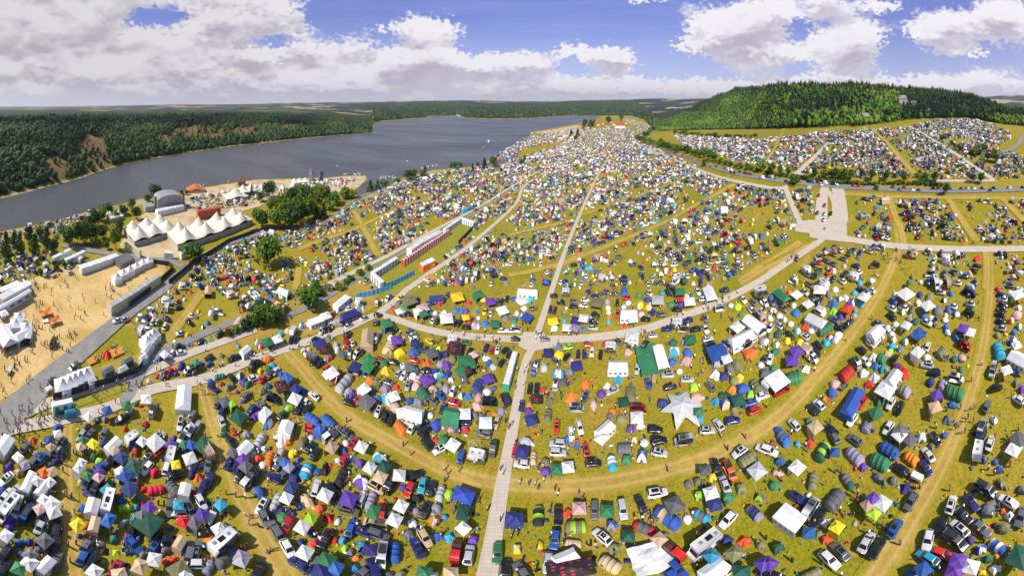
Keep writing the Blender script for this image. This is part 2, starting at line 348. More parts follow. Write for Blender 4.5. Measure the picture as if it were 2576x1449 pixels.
# ---------------- ground sheet (polar grid out to the horizon)
na = 540; rr = np.concatenate([[0, 6, 14], 24 * 1.0205 ** np.arange(0, 312)]); rr = rr[rr < 12500]
aa = np.linspace(-pi, pi, na, endpoint=False) + pi / na
R_, A_ = np.meshgrid(rr, aa, indexing='ij'); GX = R_ * np.sin(A_); GY = R_ * np.cos(A_)
GZ = hill_z(GX.ravel(), GY.ravel())
nr = len(rr); I_, J_ = np.meshgrid(np.arange(nr - 1), np.arange(na), indexing='ij'); J2 = (J_ + 1) % na
Fq = np.stack([I_ * na + J_, I_ * na + J2, (I_ + 1) * na + J2, (I_ + 1) * na + J_], -1).reshape(-1, 4)[:, ::-1]
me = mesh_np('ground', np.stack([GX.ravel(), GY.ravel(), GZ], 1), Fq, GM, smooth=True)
def topx(X, Y, Z):
    d = np.hypot(X, Y); return np.arctan2(X, Y) * F + X0, Y0 + K * np.arctan2(H0 - Z, d)
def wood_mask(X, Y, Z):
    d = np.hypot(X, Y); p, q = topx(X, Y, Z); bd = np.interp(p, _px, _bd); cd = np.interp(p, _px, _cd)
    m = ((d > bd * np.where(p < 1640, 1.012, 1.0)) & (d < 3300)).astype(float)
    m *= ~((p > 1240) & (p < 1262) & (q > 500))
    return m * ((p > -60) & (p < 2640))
CLEAR = [(135, 420, 44, 30), (232, 385, 40, 48), (262, 415, 22, 14), (500, 335, 70, 20), (620, 332, 36, 14), (420, 352, 26, 16), (740, 320, 40, 8)]
def clear_mask(X, Y, Z):
    p, q = topx(X, Y, Z); m = np.zeros_like(p)
    for cx, cy, rx, ry in CLEAR:
        r = np.hypot((p - cx) / rx, (q - cy) / ry) + .22 * np.sin(p * .13) * np.cos(q * .17 + p * .05)
        m = np.maximum(m, np.clip((1.15 - r) * 4, 0, 1))
    return m
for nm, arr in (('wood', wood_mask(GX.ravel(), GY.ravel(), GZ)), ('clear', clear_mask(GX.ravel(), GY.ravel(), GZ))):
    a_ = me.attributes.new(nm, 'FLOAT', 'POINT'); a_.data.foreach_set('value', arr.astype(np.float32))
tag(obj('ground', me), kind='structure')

from mathutils.geometry import delaunay_2d_cdt
def densify(P, step):
    out = []
    n = len(P)
    for i in range(n):
        a, b_ = P[i], P[(i + 1) % n]; L = max(1, int(math.hypot(b_[0] - a[0], b_[1] - a[1]) / step))
        out += [(a[0] + (b_[0] - a[0]) * k / L, a[1] + (b_[1] - a[1]) * k / L) for k in range(L)]
    return out
def sheet(name, px, mat, off, step=12, flat=None, jit=0.0, label=None):
    pp = densify(px, step); x, y = at([q[0] for q in pp], [q[1] for q in pp])
    if jit:
        d = np.hypot(x, y); k = 1 + jit * (rng.random(len(x)) - .5); x = x * k; y = y * k
    inner = []
    if flat is None:
        a = np.array(px); gx, gy = np.meshgrid(np.arange(a[:, 0].min(), a[:, 0].max(), step), np.arange(a[:, 1].min(), a[:, 1].max(), step * .6))
        gx = gx.ravel(); gy = gy.ravel(); keep = inside(gx, gy, px); ix, iy = at(gx[keep], gy[keep]); inner = list(zip(ix, iy))
    pts = [Vector(q) for q in list(zip(x.tolist(), y.tolist())) + [(float(u), float(v_)) for u, v_ in inner]]
    n = len(pp)
    r = delaunay_2d_cdt(pts, [(i, (i + 1) % n) for i in range(n)], [list(range(n))], 1, 1e-4)
    vv = np.array([(q[0], q[1]) for q in r[0]]); d = np.hypot(vv[:, 0], vv[:, 1])
    z = np.full(len(vv), flat) if flat is not None else base_z(vv[:, 0], vv[:, 1]) + off + d * .00025
    m_ = bpy.data.meshes.new(name); m_.from_pydata([(a_[0], a_[1], zz) for a_, zz in zip(vv, z)], [], [list(f) for f in r[2]])
    m_.materials.append(mat); bm = bmesh.new(); bm.from_mesh(m_); bmesh.ops.recalc_face_normals(bm, faces=bm.faces)
    if bm.faces and sum(f.normal.z for f in bm.faces) < 0: bmesh.ops.reverse_faces(bm, faces=bm.faces)
    bm.to_mesh(m_); bm.free(); m_.update()
    return tag(obj(name, m_), kind='structure')
def inside(x, y, poly):
    x = np.asarray(x, float); y = np.asarray(y, float); r = np.zeros(x.shape, bool); n = len(poly)
    for i in range(n):
        x1, y1 = poly[i]; x2, y2 = poly[(i + 1) % n]
        if y1 == y2: continue
        c_ = ((y1 > y) != (y2 > y)) & (x < (x2 - x1) * (y - y1) / (y2 - y1) + x1); r ^= c_
    return r
ROADS = []   # (xs, ys, half width) for keeping things off them
def smooth_line(px, n=8):
    P_ = [px[0]] + list(px) + [px[-1]]; out = []
    for i in range(1, len(P_) - 2):
        a, b_, c_, d_ = [np.array(q[:2], float) for q in P_[i - 1:i + 3]]
        for k in range(n):
            s = k / n; out.append(.5 * ((2 * b_) + (-a + c_) * s + (2 * a - 5 * b_ + 4 * c_ - d_) * s * s + (-a + 3 * b_ - 3 * c_ + d_) * s ** 3))
    out.append(np.array(px[-1][:2], float)); return np.array(out)
def ribbon(name, px, wd, mat, off, n=8, keep=True):
    q = smooth_line(px, n); x, y = at(q[:, 0], q[:, 1])
    tx = np.gradient(x); ty = np.gradient(y); L = np.hypot(tx, ty) + 1e-9; nx, ny = -ty / L, tx / L
    w_ = np.interp(np.linspace(0, 1, len(x)), np.linspace(0, 1, len(wd)), wd) if isinstance(wd, (list, tuple)) else np.full(len(x), wd)
    cols = np.linspace(-1, 1, 9); V_ = []
    for c_ in cols:
        X = x + nx * c_ * w_ / 2; Y = y + ny * c_ * w_ / 2; d = np.hypot(X, Y); V_.append(np.stack([X, Y, base_z(X, Y) + off + d * .00025], 1))
    V_ = np.array(V_); m_, k_ = V_.shape[:2]; ii, jj = np.meshgrid(np.arange(m_ - 1), np.arange(k_ - 1), indexing='ij')
    f_ = np.stack([ii * k_ + jj, ii * k_ + jj + 1, (ii + 1) * k_ + jj + 1, (ii + 1) * k_ + jj], -1).reshape(-1, 4)[:, ::-1]
    me_ = mesh_np(name, V_.reshape(-1, 3), f_, mat, smooth=True)
    a_ = me_.attributes.new('across', 'FLOAT', 'POINT'); a_.data.foreach_set('value', np.repeat(cols, k_).astype(np.float32))
    if keep: ROADS.append((x, y, w_ / 2 if not np.isscalar(w_) else w_ / 2))
    return tag(obj(name, me_), kind='structure')
# lake
near_shore = [(1520, 288), (1500, 300), (1450, 312), (1395, 322), (1340, 331), (1334, 338), (1395, 342), (1422, 350), (1405, 364), (1360, 380), (1300, 402), (1250, 414), (1190, 418), (1087, 427), (1020, 444), (954, 477), (905, 496), (888, 486), (905, 470), (926, 449), (918, 441), (880, 441), (821, 446), (730, 449), (644, 451), (560, 463), (518, 470), (469, 479), (400, 494), (354, 499), (300, 514), (221, 531), (133, 557), (60, 570), (0, 582), (-200, 640)]
sheet('lake', [(-200, 540), (-60, 506)] + SHORE[1:10] + [(937, 325)] + SHORE[11:] + near_shore, WATER, 0, 12, flat=.12)
sheet('shore_bank', [(470, 482), (400, 497), (354, 502), (300, 517), (221, 534), (133, 560), (60, 573), (0, 585), (-100, 610), (-100, 640), (0, 612), (140, 575), (235, 545), (330, 520), (420, 505)], BANKM, .03, 14)
sheet('lake_bank', [(905, 500), (954, 480), (1020, 447), (1087, 430), (1190, 421), (1250, 417), (1300, 405), (1360, 383), (1405, 367), (1425, 350), (1480, 320), (1500, 320), (1440, 362), (1420, 376), (1330, 402), (1250, 423), (1190, 430), (1087, 440), (1020, 458), (960, 490), (920, 505)], BANKM, .05, 14)
sheet('headland_beach', [(1340, 334), (1395, 325), (1450, 315), (1475, 322), (1440, 345), (1422, 347), (1395, 339)], SANDM, .05, 8)
# bright shoreline rim on the far side
q = np.array([(-60, 507)] + SHORE[1:11], float); ribbon('far_shore', [(a_, b_ + .5) for a_, b_ in q], 8, BANKM, .25, keep=False)
ribbon('far_shore', [(955, 306), (1070, 296.5)], 26, BANKM, .35, keep=False)
ribbon('far_shore', [(1160, 294), (1180, 298), (1250, 300), (1330, 298.5), (1430, 292.5), (1500, 286)], 40, BANKM, .35, keep=False)
# festival grounds
sheet('festival_field', [(-60, 790), (-60, 730), (0, 724), (60, 712), (110, 690), (160, 672), (200, 665), (290, 662), (375, 662), (415, 668), (418, 680), (400, 705), (372, 730), (300, 795), (225, 855), (120, 925), (40, 985), (-60, 1040)], STRAW, .05, 14)
sheet('beach_ground', [(470, 482), (518, 472), (560, 465), (644, 453), (730, 451), (821, 448), (880, 443), (918, 443), (924, 449), (905, 468), (880, 486), (830, 492), (780, 480), (700, 500), (650, 520), (560, 545), (480, 600), (470, 640), (440, 650), (330, 650), (300, 620), (330, 560), (390, 520)], SANDM, .05, 14)
sheet('dry_verge', [(1080, 700), (1250, 600), (1195, 560), (1130, 555), (950, 690), (985, 760), (945, 800), (1010, 780)], GREENG, .03, 14)
sheet('dry_verge', [(-40, 1000), (60, 985), (300, 905), (560, 820), (760, 745), (860, 700), (930, 690), (960, 760), (900, 800), (760, 850), (600, 905), (400, 960), (180, 1010), (60, 1050)], DRY, .03, 14)
sheet('mown_strip', [(120, 1005), (300, 965), (325, 960), (310, 985), (180, 1030), (80, 1060)], GREENG, .06, 12)
# roads
T6 = lambda *p: [(644.2 + a_ * .4425, 361.7 + b_ * .4425) for a_, b_ in p]
T5 = lambda *p: [(a_ * .4425, 361.7 + b_ * .4425) for a_, b_ in p]
T7 = lambda *p: [(1288.4 + a_ * .4425, 361.7 + b_ * .4425) for a_, b_ in p]
T8 = lambda *p: [(1932.6 + a_ * .4425, 361.7 + b_ * .4425) for a_, b_ in p]
TH = lambda *p: [(a_ * .4425, 724.4 + b_ * .4425) for a_, b_ in p]
ribbon('dirt_track', [(690, 860), (740, 905), (800, 975), (870, 1045), (1000, 1120), (1120, 1182), (1240, 1214), (1400, 1224), (1550, 1210), (1700, 1178), (1830, 1128), (1950, 1055), (2050, 955), (2150, 830), (2210, 740), (2252, 650), (2262, 606), (2254, 545), (2243, 495)], [8, 7, 7, 7, 6.5], TRM, .07)
ribbon('dirt_track', [(2165, 1500), (2200, 1449), (2290, 1310), (2370, 1170), (2432, 1020), (2472, 880), (2490, 740), (2488, 632)], 5.5, TRM, .08)
ribbon('dirt_track', [(502, 950), (530, 1050), (572, 1160), (620, 1280), (680, 1385), (740, 1480)], 6.5, TRM, .08)
ribbon('dirt_track', [(172, 1060), (166, 1150), (168, 1224), (174, 1330), (188, 1470)], 5.5, TRM, .08)
for i_, (pts, ww) in enumerate([(T7((230, 700), (520, 590), (850, 455), (1050, 345), (1265, 230)), 7), (T7((-20, 520), (150, 480), (330, 440)), 6), (T7((395, 405), (560, 352), (700, 300), (870, 240), (1060, 160)), 6.5),
        (T7((-20, 745), (110, 725), (232, 690)), 6), (T7((450, 255), (620, 215), (800, 150), (900, 110)), 6), (T7((470, 200), (640, 160), (830, 100)), 5), (T7((1290, 790), (1400, 720), (1530, 640), (1640, 560)), 9), (T7((0, 360), (200, 330), (380, 280)), 5),
        (T6((555, 380), (612, 480), (692, 640)), 7), (T6((240, 600), (400, 540), (550, 490), (612, 460), (850, 350), (1000, 308)), 6), (T6((200, 640), (240, 700), (222, 830)), 6), (T8((690, 300), (720, 400), (760, 500), (770, 590)), 6), (T8((1020, 310), (1100, 430), (1190, 560)), 6),
        (T8((430, 285), (700, 300), (1000, 305), (1460, 310)), 6), (T8((1330, 310), (1456, 440)), 6), (T8((1236, 600), (1245, 700), (1240, 830)), 5), (T8((680, 0), (830, 170)), 7), (T8((100, -110), (30, 40), (0, 80)), 6), (T8((-10, 720), (140, 640), (280, 560)), 9),
        (TH((1140, 35), (1020, 200), (925, 330)), 6), ([(2192, 322), (2215, 345), (2240, 365)], 6), ([(1700, 352), (1900, 364), (2090, 350)], 6)]):
    ribbon('dirt_track', pts, ww, TRM, .09 + .002 * i_)
R1 = [(1205, 1500), (1225, 1449), (1260, 1240), (1290, 1080), (1318, 930), (1345, 860), (1385, 740), (1430, 610), (1490, 470), (1538, 382), (1560, 345), (1572, 322)]
ribbon('concrete_road', R1, 3.4, CONC, .16)
ribbon('cross_road', [(955, 792), (1000, 806), (1060, 826), (1130, 841), (1230, 851), (1350, 855), (1480, 851), (1600, 834), (1700, 803), (1800, 765), (1900, 715), (1980, 662), (2050, 617), (2072, 600)], 4.0, CONC, .17)
sheet('crossing_pad', [(1318, 837), (1366, 837), (1378, 852), (1400, 858), (1400, 872), (1370, 880), (1340, 885), (1320, 880), (1305, 872), (1305, 858)], CONC, .19, 14)
sheet('concrete_plaza', T8((150, 500), (165, 445), (232, 436), (445, 432), (448, 525), (475, 532), (475, 565), (320, 548), (235, 535), (235, 513)), CONC, .15, 14)
for i_, (pts, ww) in enumerate([(T8((95, 240), (120, 310), (178, 445)), 4.2), (T8((318, 245), (290, 330), (287, 450)), 5), (T8((330, 250), (322, 330), (318, 450)), 4.5), (T8((340, 270), (372, 335), (372, 400), (345, 450)), 3.8), (T8((392, 245), (408, 340), (415, 450)), 10)]):
    ribbon('concrete_ramp', pts, ww, CONC, .17 + .004 * i_)
ribbon('concrete_road', T8((460, 545), (600, 568), (760, 588), (1000, 600), (1250, 602), (1500, 597)), 4.6, CONC, .2)
ribbon('gravel_road', T7((700, -5), (780, 35), (850, 62), (1000, 125), (1130, 175), (1260, 212), (1456, 250)) + T8((60, 254), (110, 256)), 5, CONC, .15)
ribbon('field_road', T8((345, -5), (260, 80), (165, 168)), 6, CONC, .15); ribbon('field_road', T8((135, 172), (200, 176)), 5, CONC, .17)
ribbon('field_road', [(2290, 318), (2364, 362), (2430, 405), (2500, 454)], 5, CONC, .15); ribbon('field_road', T8((955, 212), (1120, 213), (1290, 212)), 4, CONC, .17)
HW = [(1668, 322), (1640, 334), (1628, 350), (1640, 366), (1680, 380)] + T7((950, 65), (1060, 105), (1200, 150), (1330, 180), (1456, 200)) + T8((100, 216), (300, 234), (420, 246), (700, 259), (1000, 268), (1250, 265), (1520, 258))
ribbon('highway', HW, 7.5, ASPD, .22)
ribbon('lake_road', T6((350, 830), (470, 772), (640, 690), (760, 632), (1000, 500), (1250, 370), (1456, 243)) + T7((75, 200), (260, 100), (430, 10)), 4, CONC, .15)
ribbon('inner_road', T6((500, 812), (680, 712), (870, 602), (1060, 500), (1290, 370), (1456, 262)), 3.5, ASPH, .17)
ribbon('concrete_road', T6((860, 830), (1000, 730), (1200, 590), (1456, 365)) + T7((60, 255), (120, 205)), 4, CONC, .19)
ribbon('path', [(950, 792), (1000, 752), (1024, 728)], 4, CONC, .19)
ribbon('path', [(962, 790), (930, 800), (860, 832), (760, 865), (644, 903), (540, 945), (480, 962)] + TH((900, 570), (780, 612), (600, 690), (330, 752), (100, 795), (-40, 830)), 4.2, CONC, .2)
ribbon('path', TH((1460, 238), (1290, 300), (1100, 367), (900, 452), (800, 490), (600, 552), (400, 612), (200, 690), (60, 760)) , 3.6, CONC, .21)
ribbon('path', [(845, 735), (760, 780), (700, 800)] + TH((1460, 160), (1250, 225), (1050, 310), (920, 362), (850, 440), (800, 492), (740, 600), (700, 650)), 3.8, ASPH, .23)
ribbon('service_road', T6((330, 470), (200, 490), (90, 478)) + T5((1456, 520), (1300, 570), (1170, 630), (1020, 740)) + TH((925, 10), (750, 130), (600, 250), (430, 390), (230, 560), (100, 680), (-40, 800)), [4, 5, 5, 7, 9, 10], ASPH, .25)
ribbon('service_road', T5((350, 578), (520, 610), (700, 640), (830, 660), (960, 665), (1040, 700)), 6, ASPH, .27)
ribbon('shore_road', T6((330, 478), (430, 420), (520, 345), (620, 290), (760, 245), (900, 215)), 4, ASPH, .2)
ribbon('country_road', [(2600, 330), (2572, 345), (2560, 365), (2535, 380), (2480, 395)], 7, ASPH, .3)
allx = np.concatenate([r_[0] for r_ in ROADS]); ally = np.concatenate([r_[1] for r_ in ROADS])
from mathutils.kdtree import KDTree
RP = []
for x_, y_, hw in ROADS:
    for i_ in range(len(x_) - 1):
        L = math.hypot(x_[i_ + 1] - x_[i_], y_[i_ + 1] - y_[i_]); n_ = max(1, int(L / 1.5))
        for k_ in range(n_):
            s_ = k_ / n_; RP.append((x_[i_] * (1 - s_) + x_[i_ + 1] * s_, y_[i_] * (1 - s_) + y_[i_ + 1] * s_, float(hw[i_])))
kd = KDTree(len(RP))
for i_, q_ in enumerate(RP): kd.insert((q_[0], q_[1], 0), i_)
kd.balance()
def on_road(x, y, m):
    for c_, i_, dd_ in kd.find_n((x, y, 0), 3):
        if dd_ < RP[i_][2] + m: return True
    return False
# ---------------- woods on the slopes (each one mass of uncountable trees)
def ico(sub):
    bm = bmesh.new(); bmesh.ops.create_icosphere(bm, subdivisions=sub, radius=1); v = np.array([q.co[:] for q in bm.verts]); f = np.array([[a.index for a in q.verts] for q in bm.faces]); bm.free(); return v, f
def leafmat(name, col, col2):
    m, t, b = newmat(name); P = tex_world(t)
    n = t.noise(P, .35, 3, .7); n2 = t.noise(P, .035, 3, .6); c = t.mix(t.mr(n, .35, .65), col, col2); c = t.mix(t.m('MULTIPLY', t.mr(n2, .4, .65), .5), c, tuple(q * 1.35 for q in col2))
    t.set(b.inputs['Base Color'], c); b.inputs['Roughness'].default_value = .8; b.inputs['Specular IOR Level'].default_value = .15; return m
CONM = [leafmat('spruce_needles', (.010, .028, .020), (.024, .050, .028)), leafmat('pine_needles', (.026, .055, .016), (.058, .095, .020)), leafmat('brown_needles', (.10, .055, .025), (.15, .09, .04))]
DECM = [leafmat('broadleaf_foliage', (.035, .085, .010), (.080, .150, .016)), leafmat('bright_foliage', (.075, .13, .010), (.14, .20, .02)), leafmat('dark_foliage', (.016, .048, .014), (.038, .085, .018))]
DECL = [leafmat('shore_foliage', (.022, .055, .018), (.048, .095, .025)), leafmat('pale_shore_foliage', (.050, .085, .020), (.085, .12, .030)), DECM[2]]
def conifer_t(seed):
    r = np.random.default_rng(seed); V_ = []; F_ = []
    for z0, z1, rad in ((.08, .50, .21), (.32, .74, .165), (.58, 1.0, .11)):
        b = len(V_)
        for i in range(9):
            a = 2 * pi * i / 9 + r.random() * .3; q = rad * (1.15 if i % 2 else .72) * (.85 + .3 * r.random()); V_.append((q * cos(a), q * sin(a), z0 + .05 * r.random() - (.03 if i % 2 else 0)))
        V_.append((0, 0, z1)); V_.append((0, 0, z0 + .06))
        for i in range(9): F_.append((b + i, b + (i + 1) % 9, b + 9)); F_.append((b + (i + 1) % 9, b + i, b + 10))
    return np.array(V_), np.array(F_)
def leafy_t(seed, sub=2):
    r = np.random.default_rng(seed); v, f = ico(sub)
    ph = r.random((6, 3)) * 6.3; kx = r.normal(size=(6, 3)) * 3.2
    dsp = sum(np.sin(v @ kx[i] + ph[i, 0]) for i in range(6)) / 6
    v = v * (1 + .30 * dsp + .16 * (r.random(len(v)) - .5))[:, None]
    v = v * np.array([.34, .34, .42]); v[:, 2] += .52; return v, f
CT = [conifer_t(i) for i in range(4)]; LT = [leafy_t(i) for i in range(4)]; LT1 = [leafy_t(i + 9, 1) for i in range(4)]
def mass(name, label, cat, X, Y, Z, Hh, typ, mats, tm, T, wide=1.0, kind='stuff'):
    """merge many copies of small templates into one mesh; typ = template index, tm = material index"""
    Vs = []; Fs = []; Ms = []; base = 0
    for k_ in range(len(T)):
        s_ = np.nonzero(typ == k_)[0]
        if not len(s_): continue
        v, f = T[k_]; n = len(s_); a = rng.random(n) * 2 * pi; ca, sa = np.cos(a), np.sin(a); h = Hh[s_]; wd = h * wide * (.85 + .3 * rng.random(n))
        x = (v[None, :, 0] * ca[:, None] - v[None, :, 1] * sa[:, None]) * wd[:, None] + X[s_, None]; y = (v[None, :, 0] * sa[:, None] + v[None, :, 1] * ca[:, None]) * wd[:, None] + Y[s_, None]; z = v[None, :, 2] * h[:, None] + Z[s_, None]
        Vs.append(np.stack([x, y, z], -1).reshape(-1, 3)); Fs.append((f[None] + (np.arange(n) * len(v))[:, None, None] + base).reshape(-1, f.shape[1])); base += n * len(v); Ms.append(np.repeat(tm[s_], len(f)))
    me_ = mesh_np(name, np.concatenate(Vs), [np.concatenate(Fs)], mats, np.concatenate(Ms)); return tag(obj(name, me_), label, cat, kind=kind)
def forest(name, label, p0, p1, d_in, d_out, sp, hh, confn, mats=None):
    th0, th1 = (p0 - X0) / F, (p1 - X0) / F
    xs = []; d = None
    bdm = np.interp(np.linspace(p0, p1, 60), _px, _bd); dmin = bdm.min() * d_in[0] + d_in[1]; cdm = np.interp(np.linspace(p0, p1, 60), _px, _cd); dmax = cdm.max() * d_out
    n = int(.5 * (dmax ** 2 - dmin ** 2) * (th1 - th0) / sp ** 2)
    th = th0 + rng.random(n) * (th1 - th0); d = np.sqrt(dmin ** 2 + rng.random(n) * (dmax ** 2 - dmin ** 2))
    p = th * F + X0; bd = np.interp(p, _px, _bd); cd = np.interp(p, _px, _cd)
    k_ = (d > bd * d_in[0] + d_in[1]) & (d < cd * d_out); d = d[k_]; th = th[k_]
    X = d * np.sin(th); Y = d * np.cos(th); Z = hill_z(X, Y); p, q = topx(X, Y, Z)
    cm = clear_mask(X, Y, Z); k_ = (rng.random(len(X)) > cm * .93) & (Z > -5)
    X, Y, Z, p, q, d = [a[k_] for a in (X, Y, Z, p, q, d)]
    conf = confn(p, q, X, Y, d); typ = rng.integers(0, 4, len(X)); h = hh * (.75 + .5 * rng.random(len(X)))
    con = rng.random(len(X)) < conf
    tmc = np.where(rng.random(len(X)) < .02, 2, (rng.random(len(X)) + .5 * np.sin(X * .02 + Y * .013) > .62).astype(int))
    tmd = np.where(np.sin(X * .031) + np.sin(Y * .023 + 1) + rng.normal(size=len(X)) * .7 > .9, 1, np.where(rng.random(len(X)) < .4, 2, 0))
    h = h * np.where(con, 1.12, .95) * (1 + .35 * np.sin(X * .045) * np.sin(Y * .038 + 1)) * (.7 + .6 * rng.random(len(X)))
    if con.sum(): mass(name, label + ', conifers', 'forest', X[con], Y[con], Z[con] - .3, h[con] * 1.12, typ[con], CONM, tmc[con], CT, 1.2)
    dd = ~con
    if dd.sum(): mass(name, label + ', broadleaved trees', 'forest', X[dd], Y[dd], Z[dd] - h[dd] * .12, h[dd] * .95, typ[dd], (DECL if p0 < 1640 else DECM), tmd[dd], LT if d.mean() < 1100 else LT1, 1.25)
def cf_left(p, q, X, Y, d):
    c = np.where(q < 318, .95, .30) + .35 * (np.sin(p * .02 + 1) * np.cos(q * .03)); c = np.where((p < 165) & (q > 375), .08, c); c = np.where((p > 165) & (p < 205) & (q < 400), .9, c); c = np.where((p > 820) & (q > 300), .25, c); return np.clip(c, .03, .97)
def cf_right(p, q, X, Y, d):
    c = .35 + .5 * (np.sin(p * .018 + 2.2) * np.cos(q * .045 + .4)); c = np.where(q > 285, .08, c); c = np.where((p > 2270) & (q < 300), .85, c); c = np.where((p > 1700) & (q < 235), .5, c); return np.clip(c, .04, .95)
forest('forest', 'dense mixed forest on the slope above the far lake shore', -58, 934, (1.0, 5), 1.22, 4.5, 7.6, cf_left)
forest('forest', 'wooded headlands around the far end of the lake', 938, 1640, (1.004, 12), 1.5, 15, 14, lambda p, q, X, Y, d: np.full(len(p), .45))
_dkeep = None
forest('forest', 'forested hill rising behind the upper camping fields', 1644, 2606, (1.0, 3), 1.10, 5.0, 7.8, cf_right)
# ---------------- builders of things; each kind's meshes are made once and shared
MC = {}
def cached(key, fn):
    if key not in MC: MC[key] = fn()
    return MC[key]
def thing(name, loc, rz): return empty(name, loc, rz)
def quad_mesh(name, mat, quads, th=0.012):
    mb = MB()
    for q in quads:
        a, b_, c_, d_ = [Vector(p) for p in q]; n = (b_ - a).cross(c_ - a).normalized() * th
        mb.add([a, b_, c_, d_, a + n, b_ + n, c_ + n, d_ + n], [(3, 2, 1, 0), (4, 5, 6, 7), (0, 1, 5, 4), (1, 2, 6, 5), (2, 3, 7, 6), (3, 0, 4, 7)])
    return mb.mesh(name, mat)
CARS = {  # L, W, H, bonnet end, roof front, roof rear, tail glass foot
    'c': (4.3, 1.78, 1.46, .92, .30, -1.35, -1.98), 'e': (4.6, 1.84, 1.58, 1.05, .42, -1.85, -2.22), 's': (4.55, 1.78, 1.42, .95, .25, -1.00, -1.72)}
def car_meshes(k):
    L, Wd, Hh, xb, xr, xt, xg = CARS[k]; h = Wd / 2; b = MB(); bz = .93 if k != 'e' else 1.0
    xs = [(-L / 2, .80, .45, .80), (-L / 2 + .12, .93, .30, .90), (-L / 2 + .7, 1.0, .26, bz + .02), (xg + .25, 1.0, .26, bz + .02), (0, 1.0, .26, bz), (xb, 1.0, .26, bz - .02), (L / 2 - .55, .97, .28, bz - .16), (L / 2 - .12, .88, .30, bz - .25), (L / 2, .72, .42, bz - .36)]
    rings = []
    for x, ww, z0, z1 in xs: rings.append([(x, -h * ww * .93, z0), (x, -h * ww, z0 + .22), (x, -h * ww, z1 - .12), (x, -h * ww * .90, z1), (x, 0, z1 + .035), (x, h * ww * .90, z1), (x, h * ww, z1 - .12), (x, h * ww, z0 + .22), (x, h * ww * .93, z0)])
    vs = [p for r in rings for p in r]; n = 9; fs = []
    for i in range(len(rings) - 1):
        for j in range(n): fs.append((i * n + j, i * n + (j + 1) % n, (i + 1) * n + (j + 1) % n, (i + 1) * n + j))
    fs += [tuple(range(n)), tuple(range(len(vs) - 1, len(vs) - n - 1, -1))]; b.add(vs, fs)
    A0 = (xg, xb + .08, -h * .90, h * .90); A1 = (xt, xr, -h * .70, h * .70); zt = Hh
    b2 = MB(); b2.frus(A0, bz - .02, A1, zt)
    def lp(p, q, s): return tuple(p[i] + (q[i] - p[i]) * s for i in range(3))
    c0 = [(A0[0], A0[2], bz), (A0[1], A0[2], bz), (A0[1], A0[3], bz), (A0[0], A0[3], bz)]; c1 = [(A1[0], A1[2], zt), (A1[1], A1[2], zt), (A1[1], A1[3], zt), (A1[0], A1[3], zt)]
    def face(a0, b0, b1, a1, m=.07, t=.13):
        def P(s, r): return lp(lp(a0, b0, s), lp(a1, b1, s), r)
        return [P(m, .06), P(1 - m, .06), P(1 - m, 1 - t), P(m, 1 - t)]
    base = len(b.v); b.v += b2.v; b.f += [[base + i for i in f] for f in b2.f]; b.m += b2.m
    body = b.mesh('body', paint('W'), True, .05)
    ws = quad_mesh('windscreen', GLASS, [face(c0[1], c0[2], c1[2], c1[1])], .03); rw = quad_mesh('rear_window', GLASS, [face(c0[3], c0[0], c1[0], c1[3])], .03)
    def split(a0, b0, b1, a1):
        def P(s, r): return lp(lp(a0, b0, s), lp(a1, b1, s), r)
        return [[P(s0, .08), P(s1, .08), P(s1, .86), P(s0, .86)] for s0, s1 in ((.05, .94),)]
    swl = quad_mesh('side_window', GLASS, split(c0[0], c0[1], c1[1], c1[0])[:1], .03); swr = quad_mesh('side_window', GLASS, split(c0[2], c0[3], c1[3], c1[2])[:1], .03)
    roof = quad_mesh('glass_roof', GLASS, [[(xt + .5, -h * .5, zt), (xr - .15, -h * .5, zt), (xr - .15, h * .5, zt), (xt + .5, h * .5, zt)]], .02)
    hl = MB(); 
    hl.box(L / 2 - .16, L / 2 - .05, -.10, .14, bz - .38, bz - .28)
    return dict(body=body, ws=ws, rw=rw, swl=swl, swr=swr, roof=roof, hl=hl.mesh('headlight', METAL))
def wheel_mesh(r=.32, w_=.2):
    b = MB(); b.tube((0, -w_ / 2, 0), (0, w_ / 2, 0), r, 14, 0); b.tube((0, -w_ / 2 - .01, 0), (0, w_ / 2 + .01, 0), r * .6, 10, 1); return b.mesh('wheel', [TYRE, RIM], True)
def car(kind, col, x, y, rz, lod, label=None):
    M_ = cached('car' + kind, lambda: car_meshes(kind)); L, Wd, Hh = CARS[kind][:3]; z = gz(x, y)
    r = thing('parked_car', (x, y, z), rz); pm = paint(col)
    obj('body', M_['body'], r, [pm]); obj('windscreen', M_['ws'], r); obj('rear_window', M_['rw'], r)
    if lod < 2:
        obj('side_window', M_['swl'], r); obj('side_window', M_['swr'], r)
        if random.random() < .25: obj('glass_roof', M_['roof'], r)
    if lod < 1:
        wm = cached('wheel', wheel_mesh)
        for sx in (-.31, .31):
            for sy in (-1, 1): obj('wheel', wm, r, loc=(sx * L, sy * (Wd / 2 - .09), .32))
        for sy in (-1, 1): obj('headlight', M_['hl'], r, loc=(0, sy * Wd * .36, 0))
    return r, 'car', {'c': 'hatchback', 'e': 'estate car', 's': 'saloon car'}[kind]
